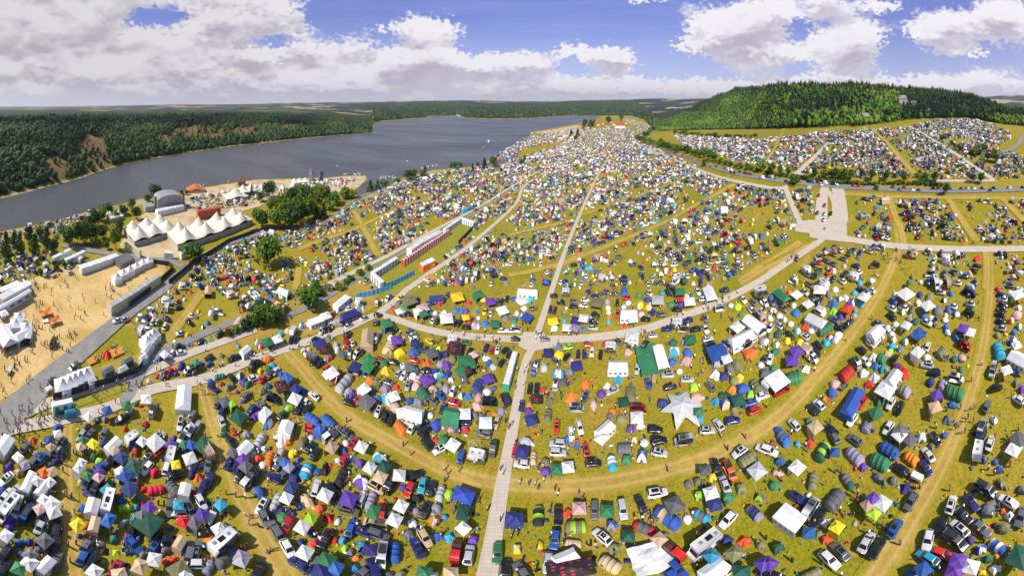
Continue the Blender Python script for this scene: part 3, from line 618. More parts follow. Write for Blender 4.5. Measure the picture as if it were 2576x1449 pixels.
def van_meshes():
    b = MB(); L, h, H_ = 5.0, .95, 2.0
    prof = [(-2.5, .35), (-2.5, 1.75), (-2.38, 1.95), (-1.2, 2.0), (.9, 1.98), (1.25, 1.88), (1.85, 1.15), (2.4, .98), (2.5, .8), (2.5, .35)]
    n = len(prof); vs = []
    for s, k_ in ((-1, .96), (-1, 1), (1, 1), (1, .96)):
        for x, z in prof: vs.append((x, s * h * ((.86 if z > 1.3 else 1) if k_ == 1 else (.80 if z > 1.3 else .93)), z if k_ == 1 else z + .0))
    b.add(vs, [tuple(range(n)), tuple(range(4 * n - 1, 3 * n - 1, -1))] + [(r_ * n + i, r_ * n + (i + 1) % n, (r_ + 1) * n + (i + 1) % n, (r_ + 1) * n + i) for r_ in range(3) for i in range(n)])
    body = b.mesh('body', paint('W'), True, .05)
    ws = quad_mesh('windscreen', GLASS, [[(1.80, -h * .80, 1.20), (1.80, h * .80, 1.20), (1.29, h * .74, 1.84), (1.29, -h * .74, 1.84)]], .05)
    def sd(s): 
        q = [[(x0, s * h * .985, 1.25), (x1, s * h * .985, 1.25), (x1, s * h * .86, 1.78), (x0, s * h * .86, 1.78)] for x0, x1 in ((-2.2, 1.15),)]
        return [p if s < 0 else p[::-1] for p in q]
    return dict(body=body, ws=ws, swl=quad_mesh('side_window', GLASS, sd(-1), .04), swr=quad_mesh('side_window', GLASS, sd(1), .04), rw=quad_mesh('rear_window', GLASS, [[(-2.47, h * .75, 1.25), (-2.47, -h * .75, 1.25), (-2.44, -h * .70, 1.72), (-2.44, h * .70, 1.72)]], .05))
def van(col, x, y, rz, lod):
    M_ = cached('van', van_meshes); r = thing('van', (x, y, gz(x, y)), rz); obj('body', M_['body'], r, [paint(col)]); obj('windscreen', M_['ws'], r)
    if lod < 2: obj('side_window', M_['swl'], r); obj('side_window', M_['swr'], r); obj('rear_window', M_['rw'], r)
    if lod < 1:
        wm = cached('wheel', wheel_mesh)
        for sx in (-1.5, 1.55):
            for sy in (-1, 1): obj('wheel', wm, r, loc=(sx, sy * .87, .33))
    if lod < 2 and random.random() < .4:
        hm = cached('vanhatch', lambda: (lambda m: (m.box(-1.6, .3, -.55, .55, 1.98, 2.16), m.mesh('roof_box', DARK, False, .05))[1])(MB())); obj('roof_box', hm, r)
    return r, 'van', 'van'
def caravan_meshes():
    b = MB(); prof = [(-2.3, .45), (-2.35, 1.3), (-2.1, 2.3), (-1.7, 2.45), (1.6, 2.45), (2.0, 2.25), (2.3, 1.35), (2.2, .45)]; n = len(prof); h = 1.1
    b.add([(x, -h, z) for x, z in prof] + [(x, h, z) for x, z in prof], [tuple(range(n)), tuple(range(2 * n - 1, n - 1, -1))] + [(i, (i + 1) % n, n + (i + 1) % n, n + i) for i in range(n)])
    body = b.mesh('body', WHITE, True, .09); ht = MB(); ht.box(-.3, .3, -.3, .3, 2.44, 2.54)
    hb = MB(); hb.box(2.2, 3.4, -.05, .05, .45, .53); hb.tube((3.3, 0, 0), (3.3, 0, .6), .04)
    win = quad_mesh('side_window', GLASS, [[(-1.6, -1.1, 1.35), (1.2, -1.1, 1.35), (1.2, -1.1, 1.95), (-1.6, -1.1, 1.95)]], .02)
    win2 = quad_mesh('side_window', GLASS, [[(-.6, 1.1, 1.35), (-1.6, 1.1, 1.35), (-1.6, 1.1, 1.95), (-.6, 1.1, 1.95)]], .02)
    dr = quad_mesh('door', METAL, [[(.5, 1.1, .5), (-.1, 1.1, .5), (-.1, 1.1, 2.2), (.5, 1.1, 2.2)]], .02)
    return dict(body=body, hatch=ht.mesh('roof_hatch', simple('hatch_grey', (.25, .26, .28), .3), False, .02), bar=hb.mesh('tow_bar', DARK), win=win, win2=win2, dr=dr)
def caravan(col, x, y, rz, lod):
    M_ = cached('caravan', caravan_meshes); r = thing('caravan', (x, y, gz(x, y)), rz); obj('body', M_['body'], r, [paint('W') if col in 'WS' else paint(col)])
    obj('roof_hatch', M_['hatch'], r, loc=(-.9, 0, 0)); obj('roof_hatch', M_['hatch'], r, loc=(1.0, .2, 0)); obj('side_window', M_['win'], r); obj('side_window', M_['win2'], r); obj('door', M_['dr'], r)
    if lod < 1:
        obj('tow_bar', M_['bar'], r); wm = cached('wheel', wheel_mesh)
        for sy in (-1, 1): obj('wheel', wm, r, loc=(0, sy * 1.06, .32))
    return r, 'caravan', 'caravan'
def mh_meshes():
    b = MB(); prof = [(-3.2, .45), (-3.2, 2.7), (-3.0, 2.85), (1.6, 2.85), (2.4, 2.65), (2.35, 2.0), (2.75, 1.25), (3.3, 1.05), (3.35, .45)]; n = len(prof); h = 1.12
    b.add([(x, -h * (1 if x < 2.5 else .9), z) for x, z in prof] + [(x, h * (1 if x < 2.5 else .9), z) for x, z in prof], [tuple(range(n)), tuple(range(2 * n - 1, n - 1, -1))] + [(i, (i + 1) % n, n + (i + 1) % n, n + i) for i in range(n)])
    ht = MB(); ht.box(-.35, .35, -.3, .3, 2.84, 2.95); sp = MB(); sp.box(-.7, .7, -.45, .45, 2.86, 2.92)
    ws = quad_mesh('windscreen', GLASS, [[(2.74, -.9, 1.28), (2.74, .9, 1.28), (2.38, .9, 1.95), (2.38, -.9, 1.95)]], .04)
    win = quad_mesh('side_window', GLASS, [[(-2.4, -1.12, 1.5), (-.4, -1.12, 1.5), (-.4, -1.12, 2.1), (-2.4, -1.12, 2.1)]], .02)
    win2 = quad_mesh('side_window', GLASS, [[(-1.4, 1.12, 1.5), (-2.4, 1.12, 1.5), (-2.4, 1.12, 2.1), (-1.4, 1.12, 2.1)]], .02)
    return dict(body=b.mesh('body', paint('W'), True, .08), hatch=ht.mesh('roof_hatch', simple('hatch_grey', (.25, .26, .28), .3), False, .02), sol=sp.mesh('solar_panel', GLASS), ws=ws, win=win, win2=win2)
def motorhome(col, x, y, rz, lod):
    M_ = cached('mh', mh_meshes); r = thing('motorhome', (x, y, gz(x, y)), rz); obj('body', M_['body'], r, [paint(col)]); obj('windscreen', M_['ws'], r)
    obj('roof_hatch', M_['hatch'], r, loc=(-2.3, .2, 0)); obj('roof_hatch', M_['hatch'], r, loc=(.9, -.1, 0)); obj('solar_panel', M_['sol'], r, loc=(-.8, 0, 0)); obj('side_window', M_['win'], r); obj('side_window', M_['win2'], r)
    wm = cached('wheel', wheel_mesh)
    for sx in (-2.1, 2.3):
        for sy in (-1, 1): obj('wheel', wm, r, loc=(sx, sy * 1.03, .33))
    return r, 'motorhome', 'motorhome'
def trailer(col, x, y, rz, lod, boat=False):
    def mk():
        b = MB(); b.box(-1.3, 1.3, -.75, .75, .45, 1.15); lid = MB(); lid.box(-1.32, 1.32, -.77, .77, 1.15, 1.22); bar = MB(); bar.box(1.3, 2.4, -.05, .05, .42, .5)
        return b.mesh('box_body', WHITE, False, .03), lid.mesh('lid', WHITE, False, .02), bar.mesh('tow_bar', DARK)
    m_ = cached('trailer', mk); r = thing('trailer', (x, y, gz(x, y)), rz); obj('box_body', m_[0], r, [paint(col)]); obj('lid', m_[1], r, [paint(col)]); obj('tow_bar', m_[2], r); wm = cached('wheel', wheel_mesh)
    for sy in (-1, 1): obj('wheel', wm, r, loc=(-.1, sy * .82, .32))
    return r, 'trailer', 'car trailer'
# --- tents
def dome_mesh(var):
    """unit dome tent, radius 1, height 1: two crossing pole arches, sagging panels between them"""
    b = MB(); n = 16; R_ = 5; vs = []; rnd = random.Random(var)
    for i in range(R_):
        t = i / (R_ - 1) * .97; zc = sin(t * pi / 2); rad = cos(t * pi / 2) ** .85
        for j in range(n):
            a = 2 * pi * j / n + pi / 4; ridge = abs(cos(2 * (a - pi / 4))); k_ = .80 + .20 * ridge ** .7
            sq = 1 / max(abs(cos(a)), abs(sin(a))) / 1.25; kk = (sq * (1 - t) + k_ * t) if var % 3 else (1.0 * (1 - t) + k_ * t)
            vs.append((cos(a) * rad * kk * (1 + .03 * rnd.uniform(-1, 1)), sin(a) * rad * kk * (1 + .03 * rnd.uniform(-1, 1)), zc * (1 - .10 * (1 - ridge) * sin(t * pi))))
    vs.append((0, 0, 1.0)); fs = []; ms = []
    for i in range(R_ - 1):
        for j in range(n): b_ = 0 if (j // 4) % 2 == 0 else 1; fs.append((i * n + j, i * n + (j + 1) % n, (i + 1) * n + (j + 1) % n, (i + 1) * n + j)); ms.append(b_)
    for j in range(n): fs.append(((R_ - 1) * n + j, (R_ - 1) * n + (j + 1) % n, len(vs) - 1)); ms.append(0 if (j // 4) % 2 == 0 else 1)
    for f, m_ in zip(fs, ms): b.v = vs if not b.v else b.v; b.f.append(list(f)); b.m.append(m_)
    return b.mesh('flysheet', [fab('W'), fab('W')])
def porch_mesh():
    b = MB(); b.add([(.72, -.5, 0), (.72, .5, 0), (1.45, .22, 0), (1.45, -.22, 0), (.55, -.3, .72), (.55, .3, .72), (1.12, .1, .42), (1.12, -.1, .42)], [(4, 5, 6, 7), (0, 4, 7, 3), (1, 2, 6, 5), (2, 3, 7, 6)]); return b.mesh('porch', fab('W'))
def door_mesh():
    b = MB(); b.add([(-.28, -.985, .02), (.28, -.985, .02), (.20, -.86, .45), (-.20, -.86, .45), (0, -.74, .62)], [(0, 1, 2, 3), (3, 2, 4)]); b.v = [(x, y - .05, z + .03) for x, y, z in b.v]; return b.mesh('door', simple('tent_mesh_door', (.10, .10, .11), .8))
def dome(cols, x, y, rz, l, wd, lod):
    r = thing('dome_tent', (x, y, gz(x, y)), rz); c1 = fab(cols[0]); c2 = fab(cols[1] if len(cols) > 1 else cols[0]); v = random.randrange(6)
    h = min(1.6, .20 * (l + wd) * random.uniform(.85, 1.15) + .20)
    f = obj('flysheet', cached('dome%d' % v, lambda: dome_mesh(v)), r, [c1, c2]); f.scale = (l / 2, wd / 2, h)
    if lod < 2 and random.random() < .6: p = obj('porch', cached('porch', porch_mesh), r, [c2 if len(cols) > 1 else c1]); p.scale = (l / 2, wd / 2, h)
    if lod < 1: d_ = obj('door', cached('tdoor', door_mesh), r); d_.scale = (l / 2, wd / 2, h)
    return r, 'dome tent', 'dome tent'
def popup(cols, x, y, rz, l, wd, lod):
    def mk():
        v, f = ico(2); v = v.copy(); v[:, 2] = np.maximum(v[:, 2], -.05); v[:, 0] *= 1 + .18 * v[:, 0] * (1 - v[:, 2]); v[:, 2] *= 1 + .18 * v[:, 0]; return mesh_np('flysheet', v, [f], [fab('W')], smooth=True)
    r = thing('popup_tent', (x, y, gz(x, y)), rz); f = obj('flysheet', cached('pop', mk), r, [fab(cols[0])]); h = min(.95, .13 * (l + wd) + .18); f.scale = (l / 2, wd / 2, h)
    dm = cached('popdoor', lambda: (lambda b: (b.add([(-1.22, -.35, .02), (-1.22, .35, .02), (-.88, .30, .62), (-.88, -.30, .62)], [(3, 2, 1, 0)]), b.mesh('door', simple('tent_mesh_door', (.10, .10, .11), .8)))[1])(MB())); d_ = obj('door', dm, r); d_.scale = (l / 2, wd / 2, h)
    return r, 'pop-up tent', 'pop-up tent'
def tunnel_mesh(alt):
    b = MB(); ns = 13; na_ = 9; vs = []; fs = []; ms = []
    for i in range(ns):
        s = i / (ns - 1); x = -1 + 2 * s; hoop = (i % 3 == 0); e = min(s, 1 - s) * 2
        prof = (1 - (1 - min(1, e * 3.2)) ** 2) ** .5 if e < .3125 else 1.0; prof = max(prof, .12); sag = 1.0 if hoop else .90
        for j in range(na_):
            a = pi * j / (na_ - 1); vs.append((x, -cos(a) * (.93 * (.55 + .45 * prof)) * (1 if hoop else .97), sin(a) ** .85 * prof * sag))
    for i in range(ns - 1):
        for j in range(na_ - 1): fs.append((i * na_ + j, i * na_ + j + 1, (i + 1) * na_ + j + 1, (i + 1) * na_ + j)); ms.append(1 if (i // 3) in alt else 0)
    b.v = vs; b.f = [list(f) for f in fs]; b.m = ms; return b.mesh('flysheet', [fab('W'), fab('W')])
def tunnel(cols, x, y, rz, l, wd, lod):
    r = thing('tunnel_tent', (x, y, gz(x, y)), rz); v = random.randrange(3); alt = ((1, 2), (0, 2), (1,))[v]; c1 = fab(cols[0]); c2 = fab(cols[1]) if len(cols) > 1 else c1
    h = min(1.8, wd * .38 + .3); f = obj('flysheet', cached('tun%d' % v, lambda: tunnel_mesh(alt)), r, [c1, c2]); f.scale = (l / 2, wd / 2, h)
    if lod < 2:
        def mk():
            b = MB()
            for i in (6,):
                xx = -1 + 2 * i / 12; pts = [(xx, -cos(pi * j / 8) * .94, sin(pi * j / 8) ** .85 * 1.01) for j in range(9)]
                for p, q in zip(pts[:-1], pts[1:]): b.tube(p, q, .022, 4)
            return b.mesh('hoop_pole', DARK)
        for kx in (-.5, 0, .5): q = obj('hoop_pole', cached('hoops', mk), r); q.scale = (l / 2, wd / 2, h); q.location = (kx * l / 2, 0, 0)
        wm = cached('tunwin', lambda: quad_mesh('window', simple('tent_mesh_door', (.10, .10, .11), .8), [[(-.55, -.93, .30), (-.25, -.93, .30), (-.25, -.84, .55), (-.55, -.84, .55)]], .02)); q = obj('window', wm, r); q.scale = (l / 2, wd / 2, h)
    return r, 'tunnel tent', 'tunnel tent'
def pointed(cols, x, y, rz, l, lod):
    def mk():
        b = MB(); vs = []; n = 16; R_ = 4
        for i in range(R_):
            t = i / R_; 
            for j in range(n):
                a = 2 * pi * j / n + pi / 4; corner = abs(cos(2 * (a - pi / 4))) ** 1.5; rad = (1 - t) ** 1.1 * (.62 + .38 * corner) * 1.1; vs.append((cos(a) * rad, sin(a) * rad, t * (1 - .12 * (1 - corner))))
        vs.append((0, 0, 1)); b.v = vs
        for i in range(R_ - 1):
            for j in range(n): b.f.append([i * n + j, i * n + (j + 1) % n, (i + 1) * n + (j + 1) % n, (i + 1) * n + j]); b.m.append((j // 4) % 2)
        for j in range(n): b.f.append([(R_ - 1) * n + j, (R_ - 1) * n + (j + 1) % n, len(vs) - 1]); b.m.append((j // 4) % 2)
        return b.mesh('canopy', [fab('W'), fab('W')])
    r = thing('pointed_tent', (x, y, gz(x, y)), rz); c1 = fab(cols[0]); c2 = fab(cols[1]) if len(cols) > 1 else c1
    f = obj('canopy', cached('pointed', mk), r, [c1, c2]); f.scale = (l / 2, l / 2, min(2.0, l * .38))
    pm = cached('tpole', lambda: (lambda b: (b.tube((0, 0, .9), (0, 0, 1.04), .02), b.mesh('pole', METAL))[1])(MB())); q = obj('pole', pm, r); q.scale = f.scale
    return r, 'pointed tent', 'pointed tent'
def banner_mat():
    if 'printed' in MATS: return MATS['printed']
    m, t, b = newmat('black_printed_cloth'); P = t.v('MULTIPLY', t.n('ShaderNodeTexCoord').outputs['Object'], (3.4, 3.4, 0.0)); v = t.n('ShaderNodeTexVoronoi'); t.set(v.inputs['Vector'], P); v.inputs['Scale'].default_value = .75; v.inputs['Randomness'].default_value = .35
    c = t.mix(t.m('LESS_THAN', v.outputs['Distance'], .26), (.02, .016, .018), (.55, .02, .02)); br = t.n('ShaderNodeTexBrick'); t.set(br.inputs['Vector'], P); br.inputs['Scale'].default_value = 2.2; br.inputs['Mortar Size'].default_value = .42; br.inputs['Color1'].default_value = (1, 1, 1, 1); br.inputs['Color2'].default_value = (0, 0, 0, 1); br.inputs['Mortar'].default_value = (0, 0, 0, 1)
    c = t.mix(t.m('MULTIPLY', t.sep(br.outputs[0])[0], .5), c, (.6, .6, .6)); t.set(b.inputs['Base Color'], c); b.inputs['Roughness'].default_value = .7; MATS['printed'] = m; return m
def roof_mesh(var, kind='gazebo'):
    """unit canopy 2x2: shallow pyramid with sagging panels and a short valance"""
    b = MB(); n = 16; R_ = 4; vs = []
    def edge(a): k_ = 1 / max(abs(cos(a)), abs(sin(a))); return cos(a) * k_, sin(a) * k_
    zt = (.85, .6, .95)[var]
    for i in range(R_ + 1):
        t = i / (R_ + 1)
        for j in range(n):
            a = 2 * pi * j / n + pi / 4; ex, ey = edge(a); cn = abs(cos(2 * (a - pi / 4))); vs.append((ex * (1 - t), ey * (1 - t), t ** (1.15 if var != 1 else .85) * zt - .07 * (1 - cn) * sin(pi * t)))
    vs.append((0, 0, zt))
    for j in range(n):
        a = 2 * pi * j / n + pi / 4; ex, ey = edge(a); vs.append((ex * 1.01, ey * 1.01, -.24 + .03 * (j % 2)))
    b.v = vs; nn = len(vs)
    for i in range(R_):
        for j in range(n): b.f.append([i * n + j, i * n + (j + 1) % n, (i + 1) * n + (j + 1) % n, (i + 1) * n + j]); b.m.append(0)
    for j in range(n): b.f.append([R_ * n + j, R_ * n + (j + 1) % n, (R_ + 1) * n]); b.m.append(0)
    for j in range(n): b.f.append([nn - n + j, nn - n + (j + 1) % n, (j + 1) % n, j]); b.m.append(0)
    return b.mesh('canopy', [fab('W')])
LEGM = simple('pole_white', (.55, .55, .55), .4, .3)
def gazebo(cols, x, y, rz, l, wd, lod):
    r = thing('gazebo', (x, y, gz(x, y)), rz); v = random.choice((0, 0, 1, 2)); mt = banner_mat() if cols[0] == 'K' else fab(cols[0])
    h = 2.15; c = obj('canopy', cached('roof%d' % v, lambda: roof_mesh(v)), r, [mt]); c.scale = (l / 2, wd / 2, .72); c.location = (0, 0, h)
    lm = cached('leg', lambda: (lambda b: (b.tube((0, 0, 0), (0, 0, 2.15), .035, 5), b.mesh('leg', LEGM))[1])(MB()))
    for sx in (-1, 1):
        for sy in (-1, 1): obj('leg', lm, r, loc=(sx * (l / 2 - .06), sy * (wd / 2 - .06), 0))
    if lod < 2 and random.random() < .35:
        sw = cached('side_wall', lambda: (lambda b: (b.box(-.5, .5, -.012, .012, .05, 2.0), b.mesh('side_wall', fab('W')))[1])(MB()))
        s_ = obj('side_wall', sw, r, [mt]); k_ = random.randrange(2)
        if k_: s_.scale = (l * .96, 1, 1); s_.location = (0, wd / 2 - .03, 0)
        else: s_.rotation_euler = (0, 0, pi / 2); s_.scale = (wd * .96, 1, 1); s_.location = (-l / 2 + .03, 0, 0)
    return r, 'gazebo', 'gazebo'
def marquee(cols, x, y, rz, l, wd, lod, name='marquee'):
    def mkroof():
        b = MB(); b.add([(-1, -1, 0), (1, -1, 0), (1, 1, 0), (-1, 1, 0), (-.86, 0, 1), (.86, 0, 1)], [(0, 1, 5, 4), (2, 3, 4, 5), (1, 2, 5), (3, 0, 4)]); 
        b.add([(-1.01, -1.01, -.16), (1.01, -1.01, -.16), (1.01, 1.01, -.16), (-1.01, 1.01, -.16), (-1, -1, 0), (1, -1, 0), (1, 1, 0), (-1, 1, 0)], [(0, 1, 5, 4), (1, 2, 6, 5), (2, 3, 7, 6), (3, 0, 4, 7)])
        return b.mesh('roof', [fab('W')])
    r = thing(name, (x, y, gz(x, y)), rz); h = 1.9 if max(l, wd) < 14 else 2.8; rise = min(.20 * wd, 2.0); mt = fab(cols[0])
    q = obj('roof', cached('qroof', mkroof), r, [mt]); q.scale = (l / 2, wd / 2, rise); q.location = (0, 0, h)
    sm = cached('qwall', lambda: (lambda b: (b.box(-.5, .5, -.01, .01, 0, 1), b.mesh('side_wall', fab('W')))[1])(MB()))
    for s in (-1, 1):
        a = obj('side_wall', sm, r, [mt]); a.scale = (l * .97, 2, h); a.location = (0, s * wd * .485, 0)
    a = obj('side_wall', sm, r, [mt]); a.scale = (wd * .97, 2, h); a.rotation_euler = (0, 0, pi / 2); a.location = (-l * .485, 0, 0)
    wmm = cached('qwin', lambda: quad_mesh('window', simple('clear_window', (.16, .18, .2), .2), [[(-.07, -.5, .40), (.07, -.5, .40), (.07, -.5, .72), (-.07, -.5, .72)]], .01))
    
    for kx in (-.36, -.12, .12, .36): a = obj('window', wmm, r); a.scale = (l * .97, wd * 1.0, h); a.location = (kx * l * .97, 0, 0)
    lm = cached('leg', lambda: (lambda b: (b.tube((0, 0, 0), (0, 0, 2.15), .035, 5), b.mesh('leg', LEGM))[1])(MB()))
    for sy in (-1, 1): obj('leg', lm, r, loc=(l / 2 - .1, sy * (wd / 2 - .1), 0)).scale = (1, 1, h / 2.15)
    return r, 'marquee', 'marquee'
def tarp(cols, x, y, rz, l, wd, lod):
    def mk():
        b = MB(); n = 7; r_ = random.Random(4)
        vs = [((i / (n - 1) - .5) * 2 * (1 + r_.uniform(-.05, .05)), (j / (n - 1) - .5) * 2 * (1 + r_.uniform(-.05, .05)), .95 + .16 * sin(i * 1.3 + 1) * cos(j * 1.1) + r_.uniform(-.05, .05)) for i in range(n) for j in range(n)]
        b.add(vs, [(i * n + j, (i + 1) * n + j, (i + 1) * n + j + 1, i * n + j + 1) for i in range(n - 1) for j in range(n - 1)])
        for sx in (-.9, .9):
            for sy in (-.9, .9): b.tube((sx, sy, 0), (sx, sy, .9), .02, 4, 1)
        return b.mesh('tarpaulin', [fab('W'), METAL])
    o = obj('tarpaulin', cached('tarp', mk), None, [fab(cols[0])]); o.location = (x, y, gz(x, y)); o.rotation_euler = (0, 0, rz); o.scale = (l / 2, wd / 2, 1.5 if l > 5 else .5); return o, 'tarpaulin', 'tarpaulin'
# --- people
def figure(pose):
    J = {'stand': [((0, 0, .92), .13), ((0, 0, 1.15), .125), ((0, 0, 1.38), .14), ((0, 0, 1.50), .06), ((0, .02, 1.66), .105), ((.10, 0, .90), .10), ((.12, .02, .50), .068), ((.13, 0, .10), .045), ((.13, .12, .04), .04), ((-.10, 0, .90), .10), ((-.12, -.02, .50), .068), ((-.13, -.04, .10), .045), ((-.13, .08, .04), .04),
                   ((.20, 0, 1.40), .06), ((.27, .02, 1.12), .045), ((.25, .16, .92), .035), ((.25, .22, .86), .03), ((-.20, 0, 1.40), .06), ((-.28, 0, 1.12), .045), ((-.27, .10, .90), .035), ((-.27, .15, .83), .03)]}
    J['walk'] = list(J['stand']); J['sit'] = list(J['stand'])
    for i, p in {6: (.11, .16, .52), 7: (.12, .10, .10), 8: (.12, .23, .06), 10: (-.11, -.08, .50), 11: (-.12, -.34, .16), 12: (-.12, -.28, .05), 14: (.27, -.10, 1.14), 15: (.26, -.04, .92), 18: (-.27, .10, 1.13), 19: (-.25, .26, .96), 20: (-.24, .32, .93), 16: (.26, .0, .86)}.items(): J['walk'][i] = (p, J['walk'][i][1])
    for i, p in {0: (0, 0, .50), 1: (0, -.04, .72), 2: (0, -.08, .95), 3: (0, -.07, 1.07), 4: (0, -.03, 1.23), 5: (.10, .02, .48), 6: (.13, .42, .47), 7: (.13, .46, .08), 8: (.13, .58, .04), 9: (-.10, .02, .48), 10: (-.13, .42, .47), 11: (-.15, .52, .08), 12: (-.15, .64, .04), 13: (.20, -.08, .96), 14: (.27, .02, .72), 15: (.22, .24, .62), 16: (.18, .30, .62), 17: (-.20, -.08, .96), 18: (-.27, .02, .72), 19: (-.20, .22, .80), 20: (-.12, .26, .92)}.items(): J['sit'][i] = (p, J['sit'][i][1])
    pts = J[pose]; E_ = [(0, 1), (1, 2), (2, 3), (3, 4), (0, 5), (5, 6), (6, 7), (7, 8), (0, 9), (9, 10), (10, 11), (11, 12), (2, 13), (13, 14), (14, 15), (15, 16), (2, 17), (17, 18), (18, 19), (19, 20)]
    me_ = bpy.data.meshes.new('sk'); me_.from_pydata([p for p, r in pts], E_, []); o = bpy.data.objects.new('sk', me_); COL.objects.link(o)
    mo = o.modifiers.new('s', 'SKIN'); ly = me_.skin_vertices[0] if me_.skin_vertices else None
    if ly is None:
        bm = bmesh.new(); bm.from_mesh(me_); bm.verts.layers.skin.verify(); bm.to_mesh(me_); bm.free(); ly = me_.skin_vertices[0]
    for i, (p, r) in enumerate(pts): ly.data[i].radius = (r, r * .8); 
    ly.data[0].use_root = True
    dg = bpy.context.evaluated_depsgraph_get(); ev = o.evaluated_get(dg); r_ = bpy.data.meshes.new_from_object(ev); bpy.data.objects.remove(o)
    for m_ in (SKIN, fab('B'), fab('K'), HAIR): r_.materials.append(m_)
    hd = 1.09 if pose == 'sit' else 1.52; wz = .62 if pose == 'sit' else .92
    for pl in r_.polygons:
        c_ = pl.center
        if c_.z > hd: pl.material_index = 3 if (c_.z > hd + .12 or c_.y < (-.06 if pose == 'sit' else -.01)) else 0
        elif c_.z > wz and abs(c_.x) < .25: pl.material_index = 1
        elif pose == 'sit' and c_.z < wz and c_.y < .3: pl.material_index = 2
        elif pose != 'sit' and c_.z > .52 and abs(c_.x) < .22: pl.material_index = 2
        else: pl.material_index = 0
        pl.use_smooth = True
    r_.name = 'person'; return r_
def person(x, y, rz, shirt, pants, pose):
    me_ = cached('fig' + pose, lambda: figure(pose)); o = obj('person', me_, None, [SKIN, fab(shirt) if shirt else SKIN, fab(pants), HAIR]); o.location = (x, y, gz(x, y)); o.rotation_euler = (0, 0, rz); s = random.uniform(.94, 1.05); o.scale = (s, s, s); return o
def chair_parts():
    a = MB(); a.box(-.24, .24, -.24, .24, .40, .44); b = MB(); b.frus((-.24, .24, -.28, -.24), .44, (-.24, .24, -.42, -.38), .95); c = MB(); c.tube((0, 0, 0), (0, 0, .42), .018, 4); return a.mesh('seat', fab('A')), b.mesh('backrest', fab('A')), c.mesh('leg', METAL)
def chair(x, y, rz, col):
    m_ = cached('chair', chair_parts); r = thing('camp_chair', (x, y, gz(x, y)), rz); obj('seat', m_[0], r, [fab(col)]); obj('backrest', m_[1], r, [fab(col)])
    for sx in (-.22, .22):
        for sy in (-.22, .22): obj('leg', m_[2], r, loc=(sx, sy, 0))
    return r
def table(x, y, rz):
    def mk():
        a = MB(); a.box(-.8, .8, -.35, .35, .70, .74); c = MB(); c.tube((0, 0, 0), (0, 0, .70), .02, 4); return a.mesh('table_top', WOOD), c.mesh('leg', METAL)
    m_ = cached('table', mk); r = thing('beer_table', (x, y, gz(x, y)), rz); obj('table_top', m_[0], r)
    for sx in (-.7, .7):
        for sy in (-.28, .28): obj('leg', m_[1], r, loc=(sx, sy, 0))
    return r
